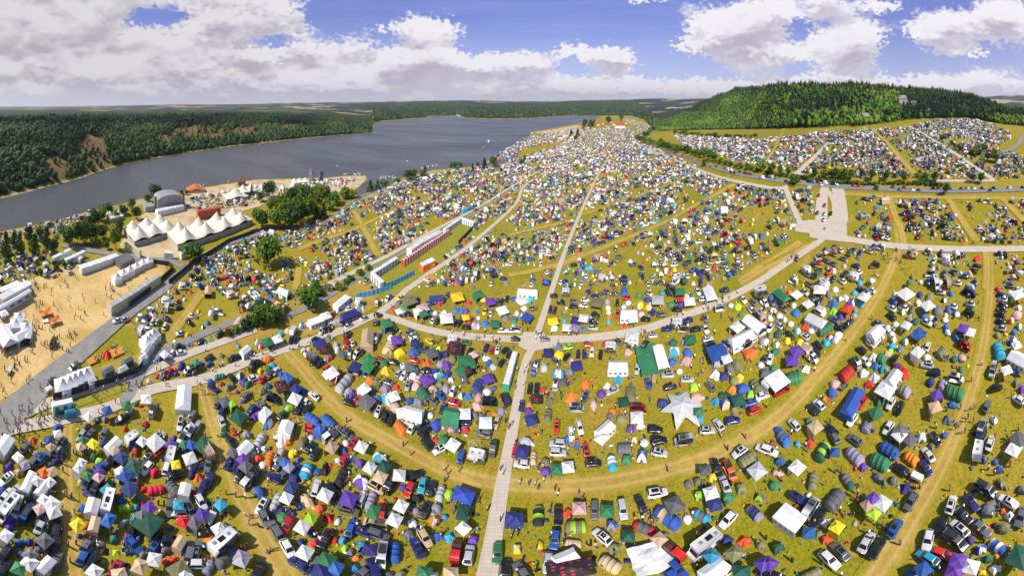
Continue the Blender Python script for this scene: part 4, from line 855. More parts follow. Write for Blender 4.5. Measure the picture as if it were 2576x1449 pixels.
DATA = '''
# tile 1838 1550
dS 140 95 -15 130 90
cR 35 180 80
gN 100 195 -5 120
cW 98 320 -5
uT 213 245 85 135 70
eS 457 115 0
eS 460 205 0
dE 335 300 -30 100 80
dP 335 395 0 115 90
gG 450 370 0 120
gW 562 345 10 115
cK 817 308 5
tB 565 60 20 90
dBO 642 115 10 90 90
cR 742 175 -80
uLW 1005 295 -80 165 100
dG 1153 278 0 120 105
uA 1130 155 10 150 110
dWY 1230 68 0 65 65
iW 1325 103 10 95 90
eK 1478 85 15
cS 1482 205 -5
vS 1725 80 15
dWB 1310 245 0 120 125
cW 595 15 -80
gW 905 50 55 130 110
cW 2290 195 40
cW 2530 165 -20
eK 2060 365 -70
vO 2190 390 -65
uE 2370 270 40 190 140
gS 2465 385 40 150
gA 1940 380 10 100
iA 1770 520 90 90 80
dE 1870 500 20 100 90
dY 2020 450 20 100 80
cS 2140 520 -70
eW 1462 612 15
dM 1885 635 15 110 100
gW 2000 605 20 135 125
gN 2040 725 20 130 125
dG 2165 655 10 120 110
dE 2305 565 20 120 110
dMA 2490 650 -10 100 100
uVN 2440 800 -45 180 120
uLA 1900 830 -30 190 110
cW 2175 880 50
iW 1762 865 -80 110 90
gA 1635 725 30 160
uBT 1560 850 -35 300 150
uRA 1330 955 -20 240 110
cK 1293 715 -65
eS 1112 780 -80
gG 957 790 0 130
cA 830 780 90
gI 675 760 5 130
tR 565 790 10 100
cK 463 835 90
uMK 265 830 90 210 120
gN 45 880 0 130 150
uME 640 940 5 215 140
dVB 995 935 5 110 120
cW 905 1050 -40
cB 433 1075 80
iY 275 1140 90 120 85
dWY 50 1170 90 120 85
uT 615 1105 -5 165 90
xO 820 1140 0 90
xR 700 660 0 80
xA 110 860 0 70
gD 1172 1045 0 110
dE 1020 1160 30 120 110
tB 1220 1170 20 110
cS 365 1310 85
qW 540 1250 25 240 150
gK 590 1375 10 470 190
uT 985 1315 -30 220 150
cA 100 1410 -55
sW 1400 1290 20 380 330
gT 1480 1070 40 110 90
vR 1615 1200 -40
cB 1660 1380 -45
cB 1590 1430 -45
mW 1945 1135 40
gL 2005 1240 40 120 110
qW 2040 1370 40 270 190
dN 2160 1080 10 110 100
tR 2335 1080 20 130
gE 2235 1215 40 160 140
dE 2500 1130 20 100 100
gP 2530 1325 30 130
gD 2310 1400 0 160 110
xR 1940 510 0 60
xR 1420 890 0 70
xK 1360 820 0 50
xA 60 970 0 50
# tile 919 1550
dB 30 600 -60 140 110
uS 35 80 60 170 90
tW 265 60 65 150
xK 200 80 0 60
dO 320 100 0 70 60
dE 470 110 50 120 100
iW 550 60 30 70 60
cK 545 150 55
cK 590 210 60
vW 745 35 35
cA 920 20 -40
cS 235 230 60
cA 230 310 55
dY 375 210 20 100 80
dB 432 270 20 70 60
dR 25 265 20 80 80
uO 135 255 70 150 90
iW 75 170 20 70 70
iW 65 330 20 80 80
gB 290 305 50 90
gV 330 350 50 90
uN 405 400 65 200 100
uLW 505 385 65 170 120
cN 180 455 -25
cC 265 440 30
iB 620 400 30 80 75
dK 690 375 75 130 80
tO 745 325 10 60
gT 760 150 55 110
iW 900 110 30 70 70
cR 985 105 55
gW 1060 145 60 110
tA 1090 155 60 60
dB 870 185 10 90 80
cR 885 275 65
iW 818 280 20 70 60
tWN 965 255 40 90
dP 1045 315 -40 110 80
dLW 1245 265 -30 160 110
gW 1145 355 55 110
gD 1290 345 55 120
gT 1250 450 60 120
vK 1350 520 60
gW 1440 430 -5 120
xA 1500 440 0 70
eT 1205 555 -30
cK 1605 430 30
uK 860 450 65 220 110
dPW 1060 500 -35 170 140
xY 930 470 60 90
cR 1545 575 60
dP 1470 550 0 70 70
cL 1675 530 75
cK 1760 560 72
uS 1855 600 75 170 90
dM 1940 620 60 110 90
gB 2085 630 -20 210 150
xK 2220 680 70 90
xO 1990 770 80 110
gD 2080 800 80 170 110
dK 1610 670 10 110 90
cK 1700 780 68
dV 1815 760 -30 110 90
iV 1605 790 20 80 80
gW 1460 740 60 120
gW 1395 880 60 130
iW 1350 830 50 90 80
xK 1500 800 70 80
iL 1520 905 0 45 45
dW 1580 915 0 90 90
dWO 1790 890 30 120 100
dL 1895 850 0 65 65
gW 2085 965 -40 120 100
gN 350 550 60 110
gW 305 660 60 110
uS 200 690 65 200 90
xK 440 570 50 120
xY 480 520 30 60
eW 605 560 75
tE 620 500 20 80
gW 695 630 60 130
cK 765 580 -55
dT 510 690 -40 170 110
dB 440 750 30 70 60
dO 640 765 20 100 90
xI 765 745 0 25
tR 730 850 30 110
gP 930 670 65 150
iS 905 615 0 60 60
cS 1065 665 65
xR 855 750 40 70
eE 930 790 -15
uV 1160 670 70 190 100
dO 1275 690 0 50 60
gG 1180 800 70 140 110
vR 1260 810 80
vT 1200 920 -12
iW 820 905 60 90 60
cB 955 960 70
cN 1075 1000 -20
eA 1225 1035 -20
gM 550 865 60 100
gW 465 955 55 130
dN 560 1010 50 100 80
cK 695 1065 60
cR 310 935 62
eA 195 985 -60
dG 275 860 40 130 120
dN 260 790 40 90 80
iP 370 820 10 60 60
cA 85 865 -65
cW 60 740 60
xK 330 780 30 60
dA 1530 1020 -30 110 110
cT 1695 1060 -60
cN 1620 1160 -65
tB 1840 1035 60 110
tL 1950 1045 75 110
dP 2185 1075 -10 110 110
vR 2015 1195 80
cS 2140 1235 80
cG 2430 1215 87
cK 2510 1380 87
cW 320 1170 -60
dN 450 1105 50 90 90
dR 590 1115 60 90 80
gW 490 1210 55 140
gG 710 1290 60 160
gB 800 1360 60 130
gN 650 1390 60 150
xA 850 1400 70 90
xO 570 1280 50 80
cA 590 1330 70
cN 440 1330 -35
dR 800 1085 60 90 60
dL 870 1085 60 100 80
dM 895 1160 50 80 70
dA 955 1200 60 90 80
dO 1010 1265 0 80 70
dL 1070 1135 0 110 110
gN 1145 1180 0 110
xS 1215 1170 70 90
vW 1265 1240 80
uB 1395 1200 88 230 130
dE 1100 1320 50 100 90
eN 1185 1370 -75
dL 985 1370 20 110 100
cA 1065 1430 40
dA 1330 1430 20 100 80
dE 1460 1420 40 100 90
gG 1690 1410 -10 100
gT 1960 1420 0 100
sW 1770 1435 0 120 60
cW 1850 170 30
cK 1715 115 -50
gW 1980 125 55 120
tR 1810 65 20 60
gG 1880 70 70 70
cB 2060 240 78
kW 2215 245 -12
vA 2385 150 80
eA 2290 15 -15
cK 1680 20 -50
gN 2565 850 85 80
cK 1 440 70
cK 25 1400 60
xK 75 960 -60 90
xA 120 1200 50 90
# tile 2757 1550
uBA 155 50 -55 170 110
dL 295 115 0 60 60
tR 415 90 15 90
uMD 545 185 65 200 120
cA 665 50 -60
cA 870 75 -35
gB 672 197 0 90
uV 870 230 -45 200 130
gA 1425 70 -45 120
gW 1320 20 -45 120
dW 1545 50 10 100 95
uB 1215 170 -35 210 130
uO 1435 255 -35 150 120
uG 1120 290 -30 200 150
dP 957 345 30 90 80
cK 1330 370 -35
rW 1500 460 -30
cN 1585 355 -60
cW 1610 225 -58
dE 1645 150 -45 90 80
cK 1680 65 -60
dB 1770 25 30 70 60
cW 15 185 -25
dB 120 295 -15 100 80
gW 290 350 50 130
dI 85 405 -5 100 70
dG 60 530 -20 110 100
uE 450 480 85 180 100
uDA 795 480 -55 180 90
dA 1110 460 -40 130 90
dA 1260 480 70 90 80
tN 1385 545 -30 120
uA 670 665 55 240 150
cN 295 660 -30
vW 435 755 60
dW 405 630 50 60 50
dO 290 750 -40 80 70
qW 220 840 -35 270 210
cK 500 855 58
dW 570 910 60 90 90
gB 410 1010 0 110
dE 510 1020 20 90 80
dR 575 1075 20 100 95
gY 690 950 55 120
xR 825 825 10 60
gP 1055 660 35 90
gT 1000 730 35 90
gM 1065 810 55 120
gW 1150 710 55 145
cA 1440 695 60
cB 1275 965 60
xK 910 690 50 120
xA 1105 935 60 60
cS 990 1105 62
cK 1090 1165 60
dD 95 1160 30 150 110
cA 725 1200 -48
cW 615 1280 -45
uE 430 1420 30 230 110
gP 10 1320 50 80
vB 2140 40 70
kW 2115 180 80
cW 2235 105 75
gA 2520 60 55 130
gW 2470 170 60 130
xG 2400 60 0 70
dB 2170 270 40 80 70
dB 2285 290 40 70 60
dB 2330 370 10 90 70
vA 2190 570 -35
dE 2340 510 -45 120 90
dA 2545 575 -10 100 90
cW 1840 725 75
cN 2045 705 -55
cW 2415 695 -35
dA 2210 770 55 180 130
dO 2360 790 10 70 70
dW 2430 840 40 100 90
cA 2545 850 70
cK 1955 830 -45
cK 1740 940 65
cW 1925 965 -45
cA 2140 960 -45
dE 2365 960 20 130 110
iK 2275 935 0 30 30
vA 1880 1090 -40
dP 2035 1080 30 90 90
cW 1610 1080 78
cL 1600 1260 -35
cR 1750 1225 -20
xW 2065 1010 20 60
dWB 2135 1175 30 120 110
uBW 2310 1140 -40 190 130
dG 2215 1265 20 100 90
gD 2530 1250 60 240 200
gP 1910 1290 70 150
gW 2030 1350 70 160
gP 1880 1400 70 160
xK 1740 1370 30 150
gB 1560 1375 30 110
dB 1420 1420 0 100 80
dY 2150 1410 0 90 70
dW 2280 1375 30 110 110
dO 2295 1245 -50 50 30
xK 2420 1180 60 130
cK 25 1440 -20
# tile 0 1550
qW 45 110 55 200 130
tO 330 70 20 90
gN 500 80 10 100
dM 450 115 0 60 50
gW 580 15 10 80
cA 260 150 50
gW 180 250 45 90
uP 80 340 55 130 70
cW 60 470 40
gV 250 330 20 80
dT 190 400 20 90 80
eA 350 290 50
eB 430 260 50
dV 370 220 30 90 80
dL 510 215 20 60 60
gT 510 145 40 80
cW 580 180 60
dN 570 290 20 100 80
dB 505 325 0 50 50
cA 620 110 50
cK 640 185 70
qW 290 480 65 230 90
gO 440 400 30 80
gT 520 400 20 100
gW 375 490 50 90
qW 430 550 55 180 100
gW 500 500 40 90
xA 550 540 60 120
cW 60 640 50
cS 140 600 50
dG 290 660 50 80 70
xR 220 665 0 50
mW 80 760 50
dB 20 590 50 90 70
vS 175 755 70
vB 285 810 55
dP 90 880 30 130 120
dP 90 960 30 110 90
gI 400 770 30 80
gW 440 680 50 100
gW 520 720 50 140
gW 540 800 20 130
xK 590 880 60 100
cA 410 850 70
cS 420 930 60
dG 465 975 60 100 80
cK 570 960 75
cK 560 1040 75
cK 560 1140 75
dG 155 1015 30 80 60
gW 60 1040 50 120
dB 190 1110 30 90 80
dB 285 1100 60 100 80
dE 370 1090 30 90 80
gA 450 1090 40 140
dA 400 1180 20 120 100
dB 205 1220 20 80 60
eK 40 1240 50
cK 30 1380 60
gG 190 1370 60 130
gW 290 1320 50 150
gA 300 1230 40 100
qW 460 1320 45 190 120
cA 560 1300 70
cS 820 35 60
cA 910 20 60
gY 935 115 50 90
gG 830 80 50 70
gT 810 140 20 80
dP 850 180 40 70 60
xK 880 210 40 100
gW 820 310 60 90
gW 790 360 50 90
dG 940 255 -20 90 80
dM 1000 295 -20 90 80
cB 1010 345 30
uT 850 430 55 220 60
gG 880 440 60 80
gP 1000 400 50 90
gI 990 450 50 90
cA 890 500 50
cA 1050 20 60
dN 1040 110 20 80 70
qW 1140 110 45 170 100
gT 1150 180 30 90
cK 1130 250 60
gN 1220 250 55 120
kW 1330 60 35
cB 1370 110 60
dR 1360 200 70 90 80
gW 1430 90 50 90
gW 1560 100 40 150
cR 1590 185 45
cS 1600 40 30
gP 1720 120 50 90
dB 1750 70 50 90 70
dO 1670 180 0 40 50
kW 1720 230 75
dB 1660 260 80 90 40
gD 1340 330 60 130
cA 1480 270 40
cW 1480 360 50
gB 1250 430 60 130
cW 1360 445 80
dR 1560 405 30 120 90
gW 1210 390 30 60
cK 1760 430 20
eW 1680 345 75
gY 1770 325 10 90
vW 1840 60 60
vW 1910 30 60
gG 1850 120 60 80
gB 1920 125 60 90
cA 1930 190 60
gD 2050 130 50 150
kT 2090 205 -60
gW 1910 260 20 120
dA 1850 180 30 90 70
dV 1940 350 60 120 80
dV 2030 330 0 80 70
eA 2100 320 75
dN 1930 420 60 110 80
tO 1990 440 60 100
cN 2110 480 60
cN 2040 550 60
dR 1450 570 10 80 60
uR 1570 570 10 180 100
dL 1400 655 0 60 60
uA 1740 560 -50 160 120
qW 1860 560 75 130 110
tR 1970 615 80 100
gN 1300 570 50 140
dO 1210 610 50 60 50
dB 1225 690 40 100 80
xK 1120 430 20 80
dD 1080 530 20 120 90
gL 1080 580 40 110
vA 960 570 60
dP 870 610 50 70 80
qW 930 730 75 180 130
mW 1090 690 75
dB 820 760 65 110 70
xO 830 840 30 60
gY 780 930 35 120
dR 870 940 60 70 50
qT 950 910 75 170 100
gB 1090 880 60 150 80
uM 1260 750 10 150 90
dL 1370 750 50 70 60
dR 1435 735 20 60 50
dL 1350 860 60 110 70
gP 1500 760 40 120
gA 1430 840 40 90
gD 1490 910 50 230
dS 1240 910 40 90 70
cK 1350 950 60
dV 1600 890 20 80 70
cA 1710 755 80
gL 1795 730 0 70
cW 1805 808 0
dA 1890 720 0 80 70
eA 1920 790 -60
cW 2020 700 -60
gP 2030 820 60 110
gA 1960 910 55 120
xK 2140 790 50 110
gL 2220 730 40 90
tK 2250 810 40 70
xR 2160 690 60 60
gR 1840 895 -20 80
rW 2120 870 60
xO 2070 990 60 110
xK 2010 970 40 110
dG 1145 1075 10 90 100
dB 800 1040 0 50 50
dR 1270 1050 70 120 60
dB 1390 1075 70 100 60
cK 1570 1030 70
cB 1560 1140 60
cB 1340 1130 -50
dS 1000 1125 20 80 70
tK 1050 1190 40 90
tM 1170 1200 40 70
dS 1260 1200 40 70 70
uM 1400 1180 55 160 60
dE 1430 1230 40 100 80
dA 1660 1190 20 120 90
cK 1720 1090 0
qT 1810 1095 60 150 100
tO 2120 1080 -20 110
dN 2090 1150 -20 100 80
gW 2200 970 30 90
dV 2210 1010 70 150 90
mW 2260 1090 40
uA 2280 1240 50 300 120
gV 2430 1250 60 110
cA 1970 1190 75
eA 1920 1200 75
dL 1850 1190 50 120 100
gW 1550 1280 75 150 90
gT 1410 1350 60 160 80
dO 1660 1300 50 90 60
tR 1750 1290 50 120
cR 1160 1390 60
tD 1050 1370 60 90
gW 950 1400 50 120
cB 850 1240 60
cK 930 1310 60
cA 880 1120 60
xK 920 1060 60 120
xA 830 1090 60 80
gT 1200 1430 10 80
gE 1800 1390 30 180
gW 1850 1440 30 120
cW 2010 1330 0
uV 2100 1360 60 150 100
gS 2430 1290 60 80
xK 2490 1170 0 60
qW 2460 150 45 170 110
dR 2360 10 0 60 40
cK 2320 90 -50
dG 2250 20 10 80 60
gA 2340 200 60 90
gP 2440 270 40 100
dV 2480 30 10 90 80
cN 2310 300 60
cN 2385 340 70
gA 2470 340 50 110
dW 2540 220 40 80 70
vW 2500 480 50
dA 2560 590 60 80 80
xG 2550 640 0 60
cK 2430 440 50
xA 2400 520 20 60
# tile 1838 1033
qW 155 25 0 170 60
iB 15 110 0 50 50
dS 100 120 -5 130 100
dL 190 115 10 70 70
iW 118 205 20 60 50
cA 208 200 5
gB 150 290 50 90
dA 80 275 20 60 50
dW 50 255 20 50 50
dG 20 330 40 60 70
dB 35 295 0 40 40
vW 45 412 -2
cK 35 510 0
cA 333 512 3
kW 540 45 8
cK 420 75 3
cK 490 142 0
cA 622 132 5
cW 733 115 5
cK 620 182 5
cW 720 172 5
cK 385 207 80
cK 430 220 75
dG 538 195 0 40 30
gY 415 330 20 80
dWB 425 395 45 80 70
dO 530 237 0 40 30
dG 528 272 0 45 35
dL 528 327 0 40 35
xR 650 240 0 70
gW 550 392 5 80
gN 640 320 -5 80
gV 635 395 -15 80
gW 718 300 0 80
cK 840 268 -15
cK 820 335 5
cS 815 398 3
dB 727 410 0 50 50
dB 780 300 30 50 40
xO 470 345 0 50
gN 765 25 0 40
cN 832 78 -15
eA 915 60 -25
eA 955 35 -30
cA 1037 55 -3
gE 855 140 0 100
uB 1130 35 -80 90 60
cR 1150 95 15
dV 958 135 0 50 50
dW 965 197 0 50 40
dM 968 240 0 50 40
dO 970 290 0 45 45
dL 970 337 0 45 40
cK 1060 138 88
cR 1062 258 87
dS 1170 150 20 60 50
iW 1120 188 0 50 45
qW 1175 245 10 150 100
gW 1215 305 15 80
dG 1230 350 10 80 30
tR 1130 345 10 60
dG 1280 75 10 70 40
cS 1378 50 -25
dN 1362 118 0 70 50
gS 1465 115 10 100
dY 1290 170 70 90 60
dY 1375 190 20 70 60
tN 1415 230 10 70
dI 1303 265 10 70 60
cK 1345 308 8
cA 1503 262 8
eK 1662 210 8
iL 1508 47 0 50 50
cK 1565 40 -55
cK 1620 20 -55
gG 1690 30 10 80
gR 1693 105 10 50
gW 1785 130 15 90
dP 1710 160 0 80 50
dG 1600 165 20 80 60
dI 1755 85 0 60 50
dG 1820 70 10 50 40
cW 1868 35 -55
qW 1990 40 -70 150 90
cW 1925 108 15
cN 2140 15 10
xT 1650 140 20 60
cN 1558 405 12
cN 1770 320 18
kW 1655 362 0
vW 1722 405 10
cS 1418 475 12
cA 1945 302 -60
cK 1845 410 18
cW 1945 412 -62
cW 1972 508 25
vW 2095 200 20
iW 2198 175 0 55 50
dM 2272 185 0 80 75
cW 2325 115 -50
cA 2425 138 -48
cW 2400 210 -50
cS 2515 230 -45
mW 2510 35 30
vW 2535 140 -50
mT 2500 290 -50
qW 2430 340 -40 200 110
qW 2320 480 35 260 110
gW 2265 385 -40 100
vW 2185 575 -50
vW 2355 570 40
vW 2520 435 40
dG 2300 270 0 50 50
xT 2220 320 30 80
cR 950 560 5
kW 990 600 5
cA 1070 542 -20
kW 1215 560 0
gW 1205 485 5 120
xA 1310 450 60 100
vA 1340 570 60
sG 1375 740 -75 330 200
qW 1495 670 -75 250 100
cS 1255 815 85
cB 1367 960 -75
rT 1430 920 80
qW 1065 765 8 190 110
dI 1163 645 10 70 60
xO 1010 690 0 90
dD 1620 545 10 90 80
dLW 1630 640 5 120 90
dB 1765 650 -10 90 70
dB 1608 740 20 75 70
dI 1755 735 -20 100 90
gG 1795 510 15 100
dV 1740 545 10 80 70
eS 1565 870 12
iW 1680 835 15 60 55
cS 1765 915 8
cK 1590 990 20
cM 565 590 15
dB 470 590 20 60 60
gN 365 645 5 90
dY 470 675 -30 90 80
cK 550 685 55
cR 765 568 5
cK 665 655 85
cN 725 660 87
cW 803 645 85
cK 890 665 85
cA 443 740 -35
gN 650 775 15 100
gV 580 835 0 70
dI 600 735 10 60 50
uLW 465 850 0 120 80
dS 322 805 20 75 65
vB 215 815 85
vW 245 770 75
vW 440 960 80
gA 500 945 10 80
xK 590 940 20 80
gK 245 1110 0 100
cK 180 1000 82
cK 248 1005 85
cN 95 1175 82
dR 310 1020 20 60 60
dE 410 1070 60 60 60
dE 375 1150 30 90 70
xR 320 1080 60 60
dO 170 1170 0 60 50
dP 160 1240 20 80 80
gN 190 1325 20 110
xA 250 1400 50 60
uE 362 1270 80 130 80
tO 600 1090 30 120
dO 735 970 30 80 80
cB 740 1080 72
dI 818 1160 -85 90 70
dP 895 1060 20 90 80
tW 958 970 30 70
cS 1010 1030 30
vS 650 1205 5
tL 1070 905 10 90
xO 810 930 60 40
dE 1190 1070 88 220 130
gD 1125 1140 20 100
vR 1270 1205 8
gW 1255 1295 10 120
dO 1000 1240 20 70 60
dA 985 1280 30 80 60
dE 1100 1320 0 110 80
qW 935 1400 45 190 110
dP 1190 1410 0 90 80
dW 1285 1380 0 80 70
cR 450 1390 85
cW 680 1400 -75
cK 1440 1420 5
dN 1515 1160 0 120 90
dG 1680 1075 0 60 60
dM 1830 1000 20 100 80
dI 1850 1105 10 130 80
gG 1880 1235 10 80
dL 1890 1320 5 80 60
cS 1965 1430 8
cW 2075 1370 -55
cN 2220 1330 18
cR 2445 1225 30
cB 2385 1155 20
cW 2520 1080 25
tL 2050 1125 0 90
gD 2275 1120 25 120
dTB 2150 1170 25 130 100
dM 2400 1065 10 80 80
tO 2215 1010 20 90
dB 2315 1015 20 120 110
uD 2145 1070 -10 130 60
dE 2235 1220 10 80 60
uE 2455 985 -60 150 100
dE 2235 930 0 90 80
tY 2285 890 20 90
dA 2185 815 20 90 90
dN 2130 885 20 80 90
tW 2045 860 20 100
gW 2155 705 30 90
dS 2065 760 0 80 60
dE 2260 770 -50 110 80
gB 2065 640 28 170
cA 1990 580 25
vA 2000 575 25
xO 1935 720 60 110
xG 1900 880 60 80
cA 1990 985 -50
dO 2390 660 30 140 110
iW 2500 770 0 70 65
dV 2535 535 20 100 80
dA 2545 860 10 110 90
cA 2565 700 60
qW 2560 940 -40 90 60
xT 2390 730 0 30
# tile 919 1033
cS 1575 470 40
cA 1540 440 50
cW 1590 515 15
qW 860 120 40 160 60
tB 915 150 30 70
dL 835 210 60 90 60
dE 965 105 20 50 60
cW 940 205 10
qN 940 250 20 150 80
dA 1045 200 20 100 100
kW 1035 140 0
vW 1215 140 80
vW 1330 100 45
cR 770 250 80
cR 868 290 75
cA 862 345 80
cS 930 378 25
cS 1080 305 20
xA 1010 300 10 50
qW 610 310 20 140 70
gW 705 275 20 80
iW 740 340 10 60 50
dV 810 330 20 90 60
cK 745 400 70
cK 700 410 70
cS 655 430 75
kW 370 435 60
cK 350 520 75
cK 400 515 65
dT 320 430 20 70 60
dBW 465 380 40 70 70
dT 520 360 0 50 50
gW 215 510 20 80
gG 115 540 20 90
dL 245 470 20 80 60
eE 195 575 10
dR 50 590 50 60 50
dE 30 545 30 90 80
cK 1225 270 0
cK 605 515 15
gN 650 560 15 110
gK 690 610 0 90
xO 740 490 40 110
dS 480 630 0 60 60
dI 530 615 0 50 40
cK 920 465 40
cR 900 510 70
cR 925 565 70
cW 960 545 -60
dV 805 570 50 60 60
dS 815 620 60 70 60
qT 1120 490 85 190 110
cW 1210 520 60
cA 1230 480 70
cK 1220 355 0
gG 1320 350 20 90
dN 1300 425 30 90 80
cK 1390 425 45
xT 1440 460 30 110
dW 1355 500 0 60 60
gP 1410 520 10 90
rT 1465 540 70
cY 1742 530 -30
xT 1850 525 10 130
kW 1975 530 -5
cG 2115 548 -5
gK 2000 595 -10 130
gN 1600 550 0 80
uT 1340 600 60 130 110
dYA 1340 665 50 80 60
dY 1445 655 30 110 90
dB 1590 650 30 110 100
cR 1590 720 -20
tO 1720 745 40 80
gA 1770 650 20 100
cA 1700 605 60
cN 1850 680 50
dN 1900 670 10 70 60
dM 1840 600 0 50 50
cK 1385 742 -20
cK 590 720 50
vW 940 650 80
vW 1020 660 40
cW 520 680 -40
gA 870 660 60 70
kA 560 700 -40
cK 640 760 35
dRA 730 700 30 80 80
cR 710 805 50
gW 760 850 -50 110
gW 720 870 -50 80
vO 815 890 55
uS 890 950 50 220 100
gG 1130 720 35 110
gG 1120 790 55 110
dG 1290 760 10 80 70
tY 1310 820 20 90
cR 1235 715 -20
xT 1190 790 60 110
gN 1000 790 60 110
cW 1030 830 55
cA 1090 870 -30
iW 1475 780 20 60 60
gA 1545 790 10 90
cS 1440 850 50
cW 1485 880 50
uLW 1590 850 75 120 80
cK 1710 825 -5
dBN 1795 840 30 70 60
dG 1870 845 70 60 40
tP 1920 775 20 100
dV 1855 760 0 70 60
dB 1925 870 50 90 70
dE 1975 715 0 80 80
gI 2190 665 30 70
cK 2150 640 55
gG 2120 740 10 150
gG 2080 810 60 120
gK 2125 820 20 90
dB 2050 860 -10 60 30
xO 2240 830 70 200
dE 2255 680 0 60 60
dW 2310 700 10 60 50
tB 2345 745 60 70
dS 2385 795 20 60 60
dE 2410 715 0 50 50
cK 2475 745 55
cN 2315 600 65
cR 2370 615 75
cW 2430 620 75
cK 2510 620 45
cK 2550 660 60
gP 2335 905 20 100
iB 2395 1000 0 50 50
uG 1680 1060 -60 140 110
uI 1625 950 70 150 90
gP 1720 920 30 110
dLW 1830 890 20 90 70
dE 1840 970 0 90 80
dW 1960 925 10 60 50
dA 2085 925 20 80 70
cS 1525 980 75
cA 1330 945 -25
dGE 1215 920 0 60 50
dO 1145 930 -10 90 60
dY 1245 945 0 35 35
dR 1405 995 10 55 50
gE 1210 950 20 60
dV 1295 1010 -20 100 90
gW 1090 1010 40 100
tB 1150 1055 20 60
dLW 1300 1115 -50 110 80
gW 1385 1085 20 100
dB 1235 1110 60 50 70
gA 1110 1140 -35 140
cR 1030 1120 55
dP 970 1085 30 90 50
dV 935 1050 30 90 80
cK 940 1150 -20
cA 1160 1210 -50
cW 1230 1240 65
cK 1300 1285 65
cK 1355 1320 68
dI 1400 1195 -40 110 90
gW 1470 1250 -80 110
qW 1580 1250 -15 200 130
dB 1545 1135 20 70 70
dV 1630 1150 0 110 80
dT 1780 1020 -30 100 60
cB 1855 1080 -45
cA 1770 1120 -40
xO 1710 1155 -30 110
cW 1980 1035 65
dV 1910 1010 0 70 90
dBW 2065 1075 60 70 60
tB 2140 1080 50 80
dI 2240 1095 60 80 70
iW 2320 1045 30 90 80
uN 2230 985 60 150 110
xR 2295 970 0 40
vK 2350 1140 -3
vN 2505 1110 -65
cN 1880 1205 70
cR 1990 1150 -15
qG 1965 1270 -10 170 170
gW 2100 1260 0 110
dA 2190 1275 -10 100 70
cN 2090 1350 0
dI 2220 1190 10 90 90
gW 2310 1350 0 120
cT 2420 1350 70
dV 2465 1235 10 80 80
dO 2395 1255 0 40 40
dB 2285 1290 30 60 50
iW 1750 1280 0 70 70
uO 1455 1400 -50 150 100
cW 1570 1400 60
cK 1665 1375 30
cK 1690 1435 30
dB 1820 1380 40 140 130
dI 1870 1380 0 70 80
dR 2105 1430 10 80 50
dN 2025 1425 0 70 60
dI 1960 1425 0 70 60
cA 2300 1440 -5
qN 1815 85 5 120 60
cB 1740 150 0
cN 1625 120 85
gE 1540 120 20 120
cY 1450 100 20
dA 1430 150 20 80 60
cA 1925 70 55
tR 1845 155 10 50
gY 2025 85 10 100
gG 2240 60 20 80
cK 2470 135 70
cA 2425 135 65
gP 2360 130 10 80
dR 2140 150 0 60 50
dY 2285 110 20 60 50
xT 2280 170 20 100
cK 2525 105 70
gI 1680 195 20 90
gW 1640 225 20 80
gG 1680 250 20 80
dG 1500 190 10 100 60
dR 1390 225 0 60 40
gW 1440 230 20 60
cK 1540 260 -10
dW 1485 250 0 50 50
dB 1755 235 0 60 50
dN 1725 280 20 60 50
dS 1805 250 0 50 50
dW 1895 250 0 55 50
dB 2010 225 0 80 50
dB 2070 230 0 50 50
dP 2115 230 0 50 50
dB 2220 235 0 40 30
cY 2305 235 65
cW 2365 250 60
gY 2110 290 10 60
iW 2235 300 0 40 40
cR 2155 325 55
cW 1785 320 50
cK 1830 325 50
gW 1915 300 5 110
cK 2000 345 60
cK 2045 350 55
cK 2115 390 -5
dV 2210 375 20 90 90
dB 2305 355 10 90 70
gG 2405 355 0 80
cW 2480 425 0
cW 2560 425 0
gW 2480 220 20 90
dA 2515 300 0 80 60
dG 350 1410 60 110 90
qW 300 1390 70 140 130
dWB 120 1360 60 130 80
gW 95 1250 45 100
dP 25 1275 40 90 80
cD 260 1275 50
cK 430 1210 70
cK 510 1215 50
dM 340 1215 20 110 70
gW 390 1110 60 110
cW 490 1140 -35
cW 580 1080 -40
tE 275 1120 30 80
vK 180 1110 -20
cA 50 1180 -10
dB 115 1095 0 60 70
uB 565 1310 -35 170 90
uB 730 1340 -45 180 100
cR 555 1410 -20
gB 640 1410 50 90
cT 770 1430 30
cA 860 1430 -40
gN 400 1010 50 90
gK 265 980 20 130
dB 120 985 0 60 60
gB 310 900 50 100
dB 470 1035 50 80 70
dE 60 1040 20 80 70
cR 70 905 50
cA 140 870 40
dB 250 865 40 60 60
cW 200 830 50
dO 110 720 10 100 60
dL 165 775 0 60 50
dY 40 830 50 60 50
dG 120 810 0 60 50
cK 30 750 0
xR 415 940 0 50
# tile 2757 1033
qG 135 60 -45 150 80
dO 215 40 0 50 50
gW 285 60 -40 80
cS 370 40 -40
dB 45 90 20 80 60
dP 90 125 20 60 50
cA 35 145 -40
cA 465 95 60
cN 512 135 65
gW 400 155 40 80
dR 140 145 10 50 45
dE 245 170 10 70 50
cA 150 205 -30
dB 280 245 10 90 80
iW 45 225 10 60 60
dW 20 300 -20 60 50
iW 110 280 0 60 60
iW 155 315 0 60 60
iW 222 360 20 60 60
dL 290 425 10 70 60
cS 105 370 -40
cW 20 400 60
dE 20 470 0 60 60
dD 100 460 30 90 80
cK 215 470 -40
cW 370 485 -35
cK 500 575 -42
cK 470 640 -40
qW 480 310 -30 180 100
kW 525 240 -30
tR 380 380 20 80
iW 430 430 0 70 60
uG 575 400 35 160 90
cB 660 310 -30
cK 715 400 -35
cN 810 350 50
gR 795 205 -25 90
dP 835 145 30 90 70
dP 740 290 10 80 60
tB 650 150 10 90
dL 720 100 0 50 50
tW 775 90 20 60
dA 610 70 0 60 50
